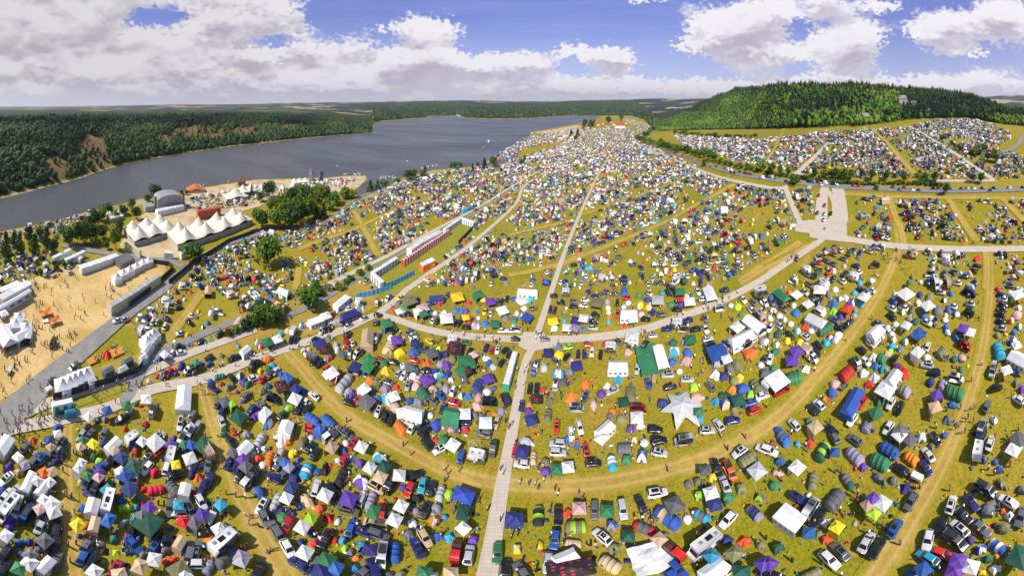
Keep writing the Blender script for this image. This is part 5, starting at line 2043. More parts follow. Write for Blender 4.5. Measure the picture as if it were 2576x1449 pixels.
dL 930 160 0 70 60
dL 865 50 0 60 50
gW 965 85 -30 90
dB 1000 55 0 50 40
tM 655 225 20 70
dV 865 275 0 60 50
dL 875 220 0 50 30
gW 520 10 0 100
dW 675 15 0 60 50
cW 1035 20 -20
cN 935 10 -30
dW 705 475 20 90 80
dR 620 490 0 60 60
dV 670 520 20 90 60
dLW 585 545 10 80 70
gP 285 630 30 110
gP 240 720 10 110
dS 370 580 30 80 80
kT 380 630 -35
vW 440 690 -40
xA 435 740 30 60
dE 75 565 20 80 60
dG 70 640 20 80 60
dY 195 525 20 70 60
dY 320 545 30 80 70
tW 380 800 30 80
dG 55 805 20 80 60
cW 20 715 75
uG 260 890 20 150 120
gW 90 920 40 180
vR 135 1020 35
dW 1280 65 0 50 50
gW 1385 55 40 120
dN 1525 65 10 60 60
dE 1625 85 50 90 70
cS 1740 40 -10
dB 1835 55 -30 60 50
vN 2040 50 -20
vN 2000 30 -20
cB 1260 130 -38
cW 1240 200 -30
cW 1360 195 -25
cK 1240 280 -38
dG 1345 240 10 70 55
uE 1450 215 80 90 50
dW 1510 150 0 60 60
gW 1605 170 30 100
dA 1705 215 50 110 90
dK 1765 120 10 60 40
cW 1855 180 -18
cS 2030 155 -12
vG 2020 235 -25
dB 1810 225 -30 70 60
dB 1890 255 -20 70 60
dY 1785 270 0 50 40
iW 1775 320 0 60 55
dB 1565 280 20 70 60
dE 1420 295 50 70 50
dD 1480 335 30 80 60
cW 1600 345 -28
cA 1690 320 70
dW 1640 300 0 60 50
iW 1280 365 10 60 50
gW 1390 370 -30 80
iW 1200 405 0 70 70
dS 1240 460 0 70 50
eA 1110 355 -15
qW 1080 430 50 150 110
xO 1150 450 0 80
xT 1145 555 -30 80
dE 1250 515 20 80 70
dG 1370 535 20 80 70
sB 1515 490 50 130 110
cW 1030 555 -40
cK 935 620 -38
cW 1605 580 75
dL 1245 590 10 80 70
dA 1330 610 10 80 60
dI 1190 665 10 60 60
dM 1225 635 20 60 50
tW 1055 680 30 80
dG 1140 710 60 110 90
cK 1270 710 62
vW 885 740 -62
cW 980 740 -42
tB 1075 770 10 80
dL 1155 815 20 80 60
uR 790 850 50 150 110
dW 955 860 20 80 70
tS 1065 885 10 100
gW 1505 640 50 100
dW 1595 700 30 70 60
eW 1600 770 -10
uE 1740 640 50 100 80
cK 1670 845 -5
xT 1785 735 20 70
dG 1870 710 20 70 60
iI 1945 700 -30 80 70
tM 2005 765 0 40
dG 1938 815 10 50 60
dB 1790 390 0 60 70
dB 1800 430 -45 90 60
xT 1980 290 0 100
gP 1960 400 -25 90
gW 2030 440 -20 90
dB 1890 505 -50 100 60
vR 1975 570 -30
vW 1890 905 -18
dN 1635 940 60 100 70
uV 1745 955 75 100 70
uG 1875 1045 -20 180 140
gP 1695 1070 25 100
gT 1680 1190 20 110
dB 1850 1170 -10 80 70
uRP 1330 825 -45 160 100
qW 1260 880 60 170 110
gW 1180 1015 60 160
uVE 1350 1015 -35 160 120
dR 1015 970 -5 90 60
dI 665 965 30 90 80
dB 640 1050 -10 90 80
dYR 580 1125 -35 80 60
xI 770 1010 30 80
qB 850 1120 65 300 120
cR 945 1145 60
cW 1235 1155 65
cK 1325 1200 70
dG 1125 1150 20 100 80
gG 1085 1250 30 120
cW 845 1320 60
uV 990 1385 70 110 100
cW 508 1170 -45
cK 445 1215 -48
cW 260 1370 -50
dG 405 1330 20 80 70
gT 475 1390 40 120
dB 110 1430 -20 120 60
cK 635 1430 -30
cW 1210 1405 60
gA 1330 1430 50 120
tA 1805 1310 30 100
xR 1920 1370 75 130
cN 2345 65 -15
cW 2360 110 -12
cK 2360 165 -12
cK 2345 210 -10
cK 2335 260 -18
cK 2340 330 -18
cS 2340 400 -15
dW 2440 60 10 80 60
gW 2510 60 20 100
cW 2520 15 0
dR 2310 10 0 60 40
dW 2520 200 0 60 60
dI 2500 270 20 110 110
dO 2440 325 30 70 60
dG 2515 385 20 80 60
dB 2470 440 20 70 60
dE 2305 470 10 70 60
dN 2450 530 30 110 90
uL 2320 625 -75 180 110
gW 2500 570 20 80
qW 2520 690 -35 190 130
vW 2265 820 75
gW 2400 820 20 90
dB 2480 845 10 60 50
dE 2500 945 40 90 70
cK 2290 1000 15
dP 2550 1015 40 80 70
cW 2520 1120 -40
cA 2205 1180 70
dW 2270 1320 -50 90 60
vW 2160 1390 70
dM 2460 120 0 50 60
dY 2390 460 0 40 30
# tile 0 1033 1.584
qW 1045 615 85 140 80
qW 845 325 55 100 40
qW 400 545 30 120 45
qW 520 515 30 50 40
dR 325 555 20 40 40
rW 275 580 35
qA 615 455 30 60 35
qS 700 450 30 50 35
qA 725 400 30 60 30
qW 815 385 35 45 30
vW 425 445 30
cK 300 525 35
tR 605 375 15 55
xO 555 400 20 50
xO 655 340 30 60
dB 715 352 0 16 16
rG 355 700 10
qL 400 690 10 60 20
gW 830 630 0 55
dG 775 655 0 30 30
dR 800 665 0 25 20
gG 720 665 15 50
gB 610 695 20 50
gW 505 730 40 50
vW 868 690 70
dA 555 745 50 40 30
dV 595 745 40 35 30
dR 630 760 0 25 30
dA 665 750 60 60 25
dW 735 700 20 30 25
cK 700 735 30
dA 490 790 40 50 30
dY 445 800 0 20 20
dR 825 770 60 40 40
dR 710 795 30 30 30
eW 1025 770 80
eA 1090 735 50
cW 1070 800 50
cS 1120 790 60
dB 325 795 20 50 40
dW 845 530 0 25 30
dO 895 500 20 35 25
cA 930 490 50
cR 960 478 50
dR 995 465 20 20 30
dN 1030 445 60 50 35
dB 1000 488 20 30 20
vW 1080 465 20
gG 1115 420 30 35
cA 1135 435 50
dB 1190 432 20 40 30
cK 1190 395 20
tG 1262 382 20 30
qW 1395 345 40 60 35
cK 1345 395 20
cK 1320 400 30
dL 1355 330 20 25 22
dO 1280 245 20 30 30
dG 1200 295 10 30 22
dL 1170 312 0 20 20
cK 1145 300 30
cK 1250 260 40
dY 1065 265 20 30 25
iW 992 303 0 22 20
cS 1025 257 10
dB 1080 320 20 40 20
cW 1030 365 15
cK 1025 330 10
cW 975 375 50
gW 935 375 40 40
dB 905 405 50 35 25
dB 1195 535 0 35 35
cN 1210 565 -30
dR 1260 540 0 25 25
uG 1250 498 10 60 30
cK 1315 505 -60
dLW 1360 498 70 50 35
dP 1390 535 40 60 40
uE 1305 555 30 60 35
dP 1348 588 0 25 22
dN 1245 580 0 25 15
cW 1440 510 20
vA 1435 440 60
dG 1405 550 30 40 35
gA 1280 645 30 55
gM 1320 655 30 35
cA 1240 650 60
cN 1265 695 60
cS 1258 750 -70
gD 1355 730 55 75
cA 1400 610 50
dP 1380 640 0 30 30
dP 1445 735 60 40 40
cN 1430 690 40
dD 1275 800 0 40 30
dR 1330 810 0 20 20
xK 310 285 60 60
vE 300 310 60
xA 285 345 30 30
cW 665 185 20
cS 712 177 20
xR 635 15 20 30
sO 260 145 20 60 30
sW 262 182 10 35 20
sO 310 190 20 60 30
rW 55 470 60
xY 225 90 60 50
qW 130 255 30 90 50
qW 30 260 -60 130 80
gW 110 180 30 40
gW 155 235 30 40
gW 60 215 30 40
cW 30 155 30
qW 85 70 30 200 20
qW 60 20 30 160 20
xR 80 50 30 30
gW 20 140 20 40
gW 160 270 0 30
uK 140 300 10 60 50
xR 35 380 20 50
xA 15 350 20 40
xW 215 220 0 40
'''
# ---------------- what stands on the camping fields
THINGS = []
def reg(o, cat, typ, cols, x, y, px, py, group, pre='', fixed=None): THINGS.append(dict(o=o, cat=cat, typ=typ, cols=cols, x=x, y=y, px=px, py=py, group=group, pre=pre, fixed=fixed))
ENT = []
sc_ = 4.0; ox = oy = 0
for ln in DATA.split('\n'):
    ln = ln.strip()
    if not ln: continue
    if ln[0] == '#':
        q = ln.split(); ox, oy = float(q[2]) / 1.42663, float(q[3]) / 1.42663; sc_ = 4.0 if len(q) < 5 else 1.584 * 1.42663; continue
    q = ln.split(); a = [float(v) for v in q[1:]]; ENT.append([q[0][0], q[0][1:], ox + a[0] / sc_, oy + a[1] / sc_, a[2] if len(a) > 2 else 0, (a[3] if len(a) > 3 else 0) / sc_, (a[4] if len(a) > 4 else (a[3] if len(a) > 3 else 0)) / sc_])
ENT = [e for e in ENT if e[3] < 1470]
def scales(x, y, zc): d = math.hypot(x, y); h = H0 - zc - float(base_z(x, y)); return F / d, K * h / (d * d + h * h)
def heading(px, py, deg, zc):
    a = radians(deg); x0, y0 = at1(px - 6 * cos(a), py + 6 * sin(a), zc); x1, y1 = at1(px + 6 * cos(a), py - 6 * sin(a), zc); return atan2(y1 - y0, x1 - x0)
ZC = dict(c=.8, e=.8, v=1.1, m=1.6, k=1.4, r=.6, g=2.3, d=.5, u=.8, t=.6, i=.35, q=2.4, s=.7, x=.5)
KIND = dict(c='car', e='car', v='van', m='motorhome', k='caravan', r='trailer', g='gazebo', d='dome', u='tunnel', t='pointed', i='popup', q='marquee', s='tarp', x='x')
ENT.sort(key=lambda e: -e[3])
cnt = {}; STUFF = []   # STUFF rows: kind, colour, x, y, rz, l, w
OCC = []
npers = []
for e in ENT:
    t, cols, px, py, deg, l, wd = e; k = KIND[t]; zc = ZC[t]; x, y = at1(px, py, zc); sx, sy = scales(x, y, zc); g = sqrt(sx * sy); L = l / g; Wd = wd / g; rz = heading(px, py, deg, zc)
    e += [x, y, rz, L, Wd]
for e in ENT:
    t, cols, px, py, deg, l, wd, x, y, rz, L, Wd = e; k = KIND[t]; cnt[k] = cnt.get(k, 0) + 1; lod = 0 if py > 1080 else 1
    if t in 'cevmkr' and random.random() < .5: rz += pi
    OCC.append((x, y))
    if t != 'x' and cnt[k] > 300: STUFF.append((k, cols[0], x, y, rz, L, Wd)); continue
    cn = ' and '.join(CN[c_] for c_ in cols[:2] if c_ in CN); big = ''
    if t in 'ce':
        kk = t if t == 'e' else ('s' if random.random() < .25 else 'c'); o, cat, typ = car(kk, cols[0], x, y, rz, lod); grp = 'cars parked among the tents'
    elif t == 'v': o, cat, typ = van(cols[0], x, y, rz, lod); grp = 'vans parked among the tents'
    elif t == 'm': o, cat, typ = motorhome(cols[0], x, y, rz, lod); grp = 'motorhomes on the camping fields'
    elif t == 'k': o, cat, typ = caravan(cols[0], x, y, rz, lod); grp = 'caravans on the camping fields'
    elif t == 'r': o, cat, typ = trailer(cols[0], x, y, rz, lod); grp = 'car trailers on the camping fields'
    elif t == 'g':
        L = min(max(L, 2.3), 7.5); Wd = min(max(Wd, 2.3), 7); o, cat, typ = gazebo(cols, x, y, rz, L, Wd, lod); grp = 'gazebos on the camping fields'; big = 'large ' if L > 4.6 else ''
        if cols[0] == 'K': cn = 'black red-printed'
    elif t == 'd': o, cat, typ = dome(cols, x, y, rz, max(L, 1.3), max(Wd, 1.1), lod); grp = 'dome tents on the camping fields'; big = 'large ' if L > 4.3 else ('small ' if L < 2 else '')
    elif t == 'u': o, cat, typ = tunnel(cols, x, y, rz, L, Wd, lod); grp = 'tunnel tents on the camping fields'; big = 'long ' if L > 6 else ''
    elif t == 't': o, cat, typ = pointed(cols, x, y, rz + pi / 4, max(L * 1.15, 1.6), lod); grp = 'pointed tents on the camping fields'; big = 'large ' if L > 4 else ''
    elif t == 'i': o, cat, typ = popup(cols, x, y, rz, max(L, 1.4), max(Wd, 1.2), lod); grp = 'pop-up tents on the camping fields'
    elif t == 'q': o, cat, typ = marquee(cols, x, y, rz, L, Wd, lod); grp = 'marquees on the camping fields'; big = 'long ' if L > 9 else ''
    elif t == 's': o, cat, typ = tarp(cols, x, y, rz, L, Wd, lod); grp = 'tarpaulins between the tents'
    elif t == 'x':
        r_ = max(1.0, L / 2); n = 1 + int(r_ * 1.15)
        for _ in range(n): npers.append((x + random.gauss(0, r_ * .42), y + random.gauss(0, r_ * .5), random.random() * 6.3, 'sit' if random.random() < .55 else 'stand'))
        if py > 820:
            for _ in range(max(1, int(r_ * .9))):
                cx, cy = x + random.gauss(0, r_ * .45), y + random.gauss(0, r_ * .5); cc = random.choice('BGKNDRA'); o = chair(cx, cy, random.random() * 6.3, cc); p_ = topx(cx, cy, gz(cx, cy)); reg(o, 'camp chair', 'camp chair', CN[cc], cx, cy, float(p_[0]), float(p_[1]), 'camp chairs beside the tents')
            if r_ > 1.4: o = table(x, y, random.random() * 3); reg(o, 'table', 'folding table', 'wooden', x, y, px, py, 'folding tables at the camps')
        continue
    reg(o, cat, typ, cn, x, y, px, py, grp, big)
print('counts', cnt, 'things', len(THINGS))
# star-shaped awning
def star():
    pts = [(1487, 1275), (1560, 1070), (1757, 1005), (1930, 1150), (1895, 1400), (1655, 1460)]; g = [at1(1838 / 1.42663 + a / 4, 1033 / 1.42663 + b_ / 4, .6) for a, b_ in pts]; cx = sum(p[0] for p in g) / 6; cy = sum(p[1] for p in g) / 6; z0 = gz(cx, cy)
    r = thing('star_awning', (cx, cy, z0), 0); mb = MB(); ring = []
    n = 6; N = 48; R_ = 7
    tips = [(p[0] - cx, p[1] - cy) for p in g]; tips.sort(key=lambda p: atan2(p[1], p[0]))
    ang = [atan2(p[1], p[0]) for p in tips]; rad = [math.hypot(*p) for p in tips]
    def rr_(a):
        for i in range(6):
            a0 = ang[i]; a1 = ang[(i + 1) % 6] + (2 * pi if i == 5 else 0); aa_ = a if a >= a0 or i < 5 else a + 2 * pi
            if i == 5 and aa_ < a0: aa_ += 2 * pi
            if a0 <= aa_ <= a1: s = (aa_ - a0) / (a1 - a0); r0 = rad[i]; r1 = rad[(i + 1) % 6]; m = .52 * (r0 + r1) / 2; kk = abs(2 * s - 1) ** 1.8; return (r0 * (1 - s) + r1 * s) * kk + m * (1 - kk), abs(2 * s - 1) ** 2
        return rad[0], 1
    vs = []; aas = []
    for i in range(6):
        a0 = ang[i]; a1 = ang[(i + 1) % 6] + (2 * pi if i == 5 else 0)
        for k_ in range(8): aas.append(a0 + (a1 - a0) * k_ / 8)
    for q in range(1, R_ + 1):
        t = q / R_
        for a in aas:
            a_ = (a + pi) % (2 * pi) - pi; rm, tip = rr_(a_); z = 1.5 + .9 * (1 - t) ** 1.4 - tip * t * t * 1.0; vs.append((cos(a_) * rm * t, sin(a_) * rm * t, z))
    vs.append((0, 0, 2.5)); M_ = len(aas); fs = [(M_ * R_, i, (i + 1) % M_) for i in range(M_)]
    for q in range(R_ - 1): fs += [(q * M_ + i, (q + 1) * M_ + i, (q + 1) * M_ + (i + 1) % M_, q * M_ + (i + 1) % M_) for i in range(M_)]
    mb.add(vs, fs); obj('canopy', mb.mesh('canopy', fab('W'), True), r); pm = MB(); pm.tube((0, 0, 0), (0, 0, 2.5), .06); obj('mast', pm.mesh('mast', METAL), r)
    reg(r, 'awning', 'star awning', 'white', cx, cy, 1718, 1018, '', '', 'large white six-pointed star awning stretched over the grass near the curved dirt track')
star()
# frame of an unfinished gazebo
def frame_only():
    x, y = at1(1194, 1122, 2.2); r = thing('bare_gazebo', (x, y, gz(x, y)), .3); b = MB(); c = 1.6
    P4 = [(-c, -c), (c, -c), (c, c), (-c, c)]
    for i in range(4): b.tube((*P4[i], 2.3), (*P4[(i + 1) % 4], 2.3), .05, 5)
    b.tube((*P4[0], 2.3), (0, 0, 2.9), .05, 5); b.tube((*P4[1], 2.3), (0, 0, 2.9), .05, 5); b.tube((*P4[2], 2.3), (0, 0, 2.9), .05, 5); b.tube((*P4[3], 2.3), (0, 0, 2.9), .05, 5)
    obj('roof_frame', b.mesh('roof_frame', LEGM), r); lm = MC['leg']
    for p in P4: obj('leg', lm, r, loc=(p[0], p[1], 0))
    reg(r, 'gazebo', 'frame', 'white', x, y, 1194, 1122, '', '', 'bare white gazebo frame without its roof behind a white trailer')
frame_only()
# walkers on the roads and the festival field
WALK = [(1341, 1210, 4), (1397, 1218, 1), (1025, 1140, 0), (964, 1153, 2), (1130, 1187, 3), (1263, 1185, 2), (1359, 834, 6), (1352, 840, 3), (1436, 838, 0), (1688, 800, 3), (1820, 752, 4), (1774, 771, 4), (1705, 793, 2), (1312, 935, 3), (1300, 970, 3), (1285, 1072, 2), (1325, 915, 2),
        (1250, 855, 5), (1200, 845, 6), (1165, 835, 3), (1125, 832, 3), (720, 872, 2), (745, 868, 2), (672, 890, 4), (774, 855, 2), (2430, 1075, 12), (2395, 985, 2), (2250, 625, 3), (2290, 622, 3), (2160, 625, 2), (2455, 612, 2), (2220, 642, 6), (2000, 640, 3), (1990, 652, 4), (2262, 655, 8),
        (165, 1150, 3), (168, 1245, 3), (180, 1280, 2), (60, 1040, 12), (110, 1020, 14), (30, 1060, 12), (150, 1000, 8), (240, 990, 8), (330, 965, 8), (290, 955, 8), (90, 1040, 12), (130, 1045, 10), (20, 1100, 8), (470, 930, 4), (560, 905, 5), (640, 890, 4), (310, 1010, 4), (420, 960, 4), (505, 955, 4), (515, 985, 3), (395, 910, 3),
        (550, 1165, 2), (555, 1170, 2), (620, 1300, 3), (2470, 800, 2), (2385, 545, 4), (2050, 535, 2), (2070, 575, 2), (1372, 1180, 2)]
for px, py, n in WALK:
    x, y = at1(px, py, .9)
    for _ in range(max(1, n)): npers.append((x + random.gauss(0, .5 + n * .25), y + random.gauss(0, .5 + n * .25), random.random() * 6.3, 'walk' if random.random() < .7 else 'stand'))
for _ in range(230):
    px = random.uniform(0, 400); py = random.uniform(690, 1010)
    if inside(px, py, [(0, 740), (180, 690), (400, 690), (370, 730), (200, 860), (0, 990)]): x, y = at1(px, py, .9); k = random.choice((1, 1, 2, 3)); npers += [(x + random.gauss(0, 1), y + random.gauss(0, 1), random.random() * 6.3, 'walk') for _ in range(k)]
npers.sort(key=lambda p: math.hypot(p[0], p[1])); NAMED = [p for p in npers[:300]]; CROWD = npers[300:]
for e in ENT:
    if random.random() < .55: CROWD.append((e[7] + random.gauss(0, 2.6), e[8] + random.gauss(0, 2.6), random.random() * 6.3, ''))
for x, y, rz, pose in NAMED:
    sc1 = random.choice(['W', 'K', 'B', 'R', 'N', 'G', 'Y', 'A', '', '', 'S', 'P']); pc = random.choice('KNBATKC'); o = person(x, y, rz, sc1, pc, pose); p_ = topx(x, y, gz(x, y) + .9)
    reg(o, 'person', {'sit': 'person sitting', 'walk': 'person walking', 'stand': 'person standing'}[pose], ('in ' + CN[sc1] + ' top') if sc1 else 'without shirt', x, y, float(p_[0]), float(p_[1]), 'people on the festival grounds')
def crowd():
    v = []; f = []; ms = []; 
    t_v = np.array([(-.12, -.1, 0), (.12, -.1, 0), (.12, .1, 0), (-.12, .1, 0), (-.2, -.12, .9), (.2, -.12, .9), (.2, .12, .9), (-.2, .12, .9), (-.22, -.1, 1.45), (.22, -.1, 1.45), (.22, .1, 1.45), (-.22, .1, 1.45), (-.1, -.1, 1.48), (.1, -.1, 1.48), (.1, .1, 1.48), (-.1, .1, 1.48), (0, 0, 1.78)])
    t_f = [(0, 1, 5, 4), (1, 2, 6, 5), (2, 3, 7, 6), (3, 0, 4, 7), (4, 5, 9, 8), (5, 6, 10, 9), (6, 7, 11, 10), (7, 4, 8, 11), (8, 9, 10, 11)]; t_t = [(12, 13, 16), (13, 14, 16), (14, 15, 16), (15, 12, 16)]
    mats = [SKIN, fab('K'), fab('N'), fab('W'), fab('R'), fab('B'), fab('A')]; fq = []; ft = []; mq = []; mt = []
    for i, (x, y, rz, _) in enumerate(CROWD):
        c_, s_ = cos(rz), sin(rz); q = t_v.copy(); q[:, 0], q[:, 1] = t_v[:, 0] * c_ - t_v[:, 1] * s_ + x, t_v[:, 0] * s_ + t_v[:, 1] * c_ + y; q[:, 2] += gz(x, y); v.append(q); b = i * 17
        fq += [[b + j for j in f_] for f_ in t_f]; ft += [[b + j for j in f_] for f_ in t_t]; p = random.choice((1, 1, 2, 6)); t = random.choice((1, 3, 3, 4, 5, 0, 1)); mq += [p] * 4 + [t] * 5; mt += [0 if random.random() < .3 else 1] * 4
    if v: tag(obj('crowd', mesh_np('crowd', np.concatenate(v), [np.array(fq), np.array(ft)], mats, mq + mt)), 'countless festival visitors on the straw field, the paths and between the tents', 'crowd', kind='stuff')
CROWDFN = crowd

# ---------------- the fields farther off
MAIN = [(300, 760), (400, 724), (445, 690), (500, 655), (560, 625), (644, 582), (700, 590), (760, 570), (850, 540), (915, 500), (1000, 458), (1130, 432), (1250, 415), (1340, 388), (1430, 356), (1500, 325), (1545, 316), (1590, 322), (1602, 352), (1690, 392), (1800, 440), (1900, 468), (1975, 478), (2005, 560), (1990, 600), (1950, 640), (1850, 700), (1790, 726), (1288, 726), (1030, 724), (960, 760), (930, 735), (870, 715), (700, 795), (655, 812), (560, 838), (430, 890), (380, 910), (355, 860), (330, 800)]
FIELDS = [(MAIN, 1.0), ([(2135, 486), (2576, 492), (2600, 612), (2150, 604), (2135, 560)], 1.0), ([(1985, 478), (2050, 478), (2045, 545), (2018, 552)], .8), ([(2090, 622), (2600, 628), (2600, 727), (1955, 727), (2040, 660)], .9),
          ([(1690, 338), (1900, 352), (2100, 332), (2290, 320), (2340, 304), (2440, 300), (2500, 315), (2545, 340), (2530, 362), (2480, 374), (2600, 395), (2600, 446), (2500, 452), (2050, 446), (2000, 430), (1900, 425), (1800, 390), (1720, 368)], 1.1),
          ([(-50, 600), (60, 575), (140, 560), (235, 532), (250, 548), (170, 590), (140, 640), (60, 690), (-50, 720)], .8), ([(1325, 345), (1440, 325), (1480, 318), (1490, 330), (1430, 355), (1330, 372), (1290, 395), (1210, 416)], .8), ([(1560, 300), (1585, 296), (1640, 318), (1622, 345), (1604, 345), (1600, 318)], .8), ([(-50, 690), (70, 665), (240, 655), (180, 690), (90, 712), (-50, 760)], .4), ([(480, 500), (640, 470), (760, 462), (860, 450), (900, 452), (860, 470), (700, 482), (620, 520), (470, 530)], .7)]
HOLES = [[(918, 724), (1000, 690), (1130, 600), (1140, 560), (1195, 560), (1190, 590), (1060, 690), (1020, 724)], [(990, 640), (1160, 540), (1200, 560), (1010, 740), (925, 760)], [(640, 600), (710, 610), (705, 690), (640, 690)], [(1195, 585), (1290, 520), (1300, 535), (1200, 610)], [(2135, 486), (2155, 486), (2155, 600), (2135, 600)]]
occ = KDTree(len(OCC)); [occ.insert((p[0], p[1], 0), i) for i, p in enumerate(OCC)]; occ.balance()
FT = ['dome'] * 88 + ['car'] * 60 + ['gazebo'] * 18 + ['van'] * 7 + ['caravan'] * 4 + ['tunnel'] * 9 + ['pointed'] * 8 + ['popup'] * 12 + ['marquee'] * 1 + ['motorhome'] * 1
FC = dict(car='KKKKAAASSWWWWNNBRCTG', gazebo='WWWWBBGDTNPRSAEKTV', dome='BBBLLNGGEEWVVSARROYMPDTICEEVADNACE', van='WWWWSSBRKYA', caravan='WWWWT', tunnel='BLGEAVTRDNS', pointed='WEGBRTYVO', popup='WSIMBVE', marquee='WWWWT', motorhome='WWWT')
def rnd_field():
    out = []
    for poly, den in FIELDS:
        xs, ys = at([p[0] for p in densify(poly, 15)], [p[1] for p in densify(poly, 15)]); x0, x1, y0, y1 = xs.min(), xs.max(), ys.min(), ys.max(); sp = 3.75 / sqrt(den); th = radians(18); n = int(max(x1 - x0, y1 - y0) / sp) + 2
        cx, cy = (x0 + x1) / 2, (y0 + y1) / 2; I, J = np.meshgrid(np.arange(-n, n), np.arange(-n, n)); gx = (I + rng.uniform(-.42, .42, I.shape)) * sp; gy = (J + rng.uniform(-.42, .42, I.shape)) * sp * 1.03
        X = cx + gx * cos(th) - gy * sin(th); Y = cy + gx * sin(th) + gy * cos(th); X = X.ravel(); Y = Y.ravel(); Z = base_z(X, Y); p, q = topx(X, Y, Z); k = inside(p, q, poly)
        for h in HOLES: k &= ~inside(p, q, h)
        gap = np.sin(X * .085 + Y * .03 + 2 * np.sin(Y * .021)) + np.sin(Y * .075 - X * .02 + 1.5 * np.sin(X * .017)) + rng.normal(size=len(X)) * .8
        k &= gap > -1.2; d = np.hypot(X, Y); k &= (d < 480) | (rng.random(len(X)) < 480 / d)
        for x, y, pp, qq in zip(X[k], Y[k], p[k], q[k]):
            if on_road(x, y, 1.2) or occ.find((x, y, 0))[2] < 3.0: continue
            out.append((float(x), float(y), float(pp), float(qq), den))
    return out
FILL = rnd_field(); FILL.sort(key=lambda p: math.hypot(p[0], p[1])); CROWD += [(f[0] + random.gauss(0, 1.8), f[1] + random.gauss(0, 1.8), random.random() * 6.3, '') for f in FILL[:6000] if random.random() < .28]; CROWDFN(); print('fill', len(FILL))
CAP = dict(van=300, caravan=300, tunnel=260, pointed=240, popup=300, marquee=260, motorhome=200)
mainang = radians(70)
for x, y, px, py, den in FILL:
    k = random.choice(FT); c_ = random.choice(FC[k]); d = math.hypot(x, y)
    if px < 900 and k in ('car',) and random.random() < .3: k = 'van'; c_ = 'W'
    rz = mainang + (pi / 2 if random.random() < .4 else 0) + random.gauss(0, .25) if k in ('car', 'van', 'caravan', 'motorhome', 'gazebo') else random.random() * 6.28
    cs = c_ + (random.choice(FC[k]) if random.random() < .25 else ''); L = dict(dome=random.uniform(1.5, 3.0), gazebo=random.choice((2.6, 3, 3, 3, 4)), tunnel=random.uniform(4, 6), pointed=random.uniform(2, 4), popup=random.uniform(2, 2.6), marquee=random.uniform(5, 8)).get(k, 4.4)
    Wd = dict(dome=L * random.uniform(.7, 1), gazebo=2.8 if random.random() < .85 else 5, tunnel=2.6, popup=L * .8, marquee=random.uniform(3.5, 5)).get(k, 2)
    cnt.setdefault(k, 0)
    if k in CAP and cnt[k] < CAP[k]:
        cnt[k] += 1; lod = 2; cn = ' and '.join(CN[q_] for q_ in cs[:2]) if len(set(cs)) > 1 and k in ('tunnel', 'pointed') else CN[c_]
        if k == 'van': o, cat, typ = van(c_, x, y, rz, 2); grp = 'vans parked among the tents'
        elif k == 'caravan': o, cat, typ = caravan(c_, x, y, rz, 2); grp = 'caravans on the camping fields'
        elif k == 'motorhome': o, cat, typ = motorhome(c_, x, y, rz, 2); grp = 'motorhomes on the camping fields'
        elif k == 'tunnel': o, cat, typ = tunnel(cs, x, y, rz, L, Wd, 2); grp = 'tunnel tents on the camping fields'
        elif k == 'pointed': o, cat, typ = pointed(cs, x, y, rz, L, 2); grp = 'pointed tents on the camping fields'
        elif k == 'popup': o, cat, typ = popup(c_, x, y, rz, L, Wd, 2); grp = 'pop-up tents on the camping fields'
        else: o, cat, typ = marquee(c_, x, y, rz, L, Wd, 2); grp = 'marquees on the camping fields'
        reg(o, cat, typ, cn, x, y, px, py, grp)
    else: STUFF.append((k, c_, x, y, rz, L, Wd))
# cars queueing on the highway and parked along it
hx, hy, hw_ = [r for r in ROADS if len(r[0]) == len(smooth_line(HW, 8))][0]
for i in range(len(hx) - 1):
    L = math.hypot(hx[i + 1] - hx[i], hy[i + 1] - hy[i]); a = atan2(hy[i + 1] - hy[i], hx[i + 1] - hx[i]); n = int(L / 8)
    for k_ in range(max(1, n)):
        if random.random() < .72:
            s = (k_ + random.random() * .4) / max(1, n); o_ = random.choice((1.7, 1.7, -1.7)); STUFF.append(('car' if random.random() < .9 else 'van', random.choice('KKASWWNBRC'), hx[i] + (hx[i + 1] - hx[i]) * s - sin(a) * o_, hy[i] + (hy[i + 1] - hy[i]) * s + cos(a) * o_, a, 4.4, 2))
for px, py in [(2061, 490), (2075, 515), (2057, 534), (2091, 535), (2073, 551), (1735 + 270, 648), (2075, 536)]: x, y = at1(px, py, .7); STUFF.append(('car', random.choice('RKWA'), x, y, heading(px, py, 85, 0), 4.4, 2))
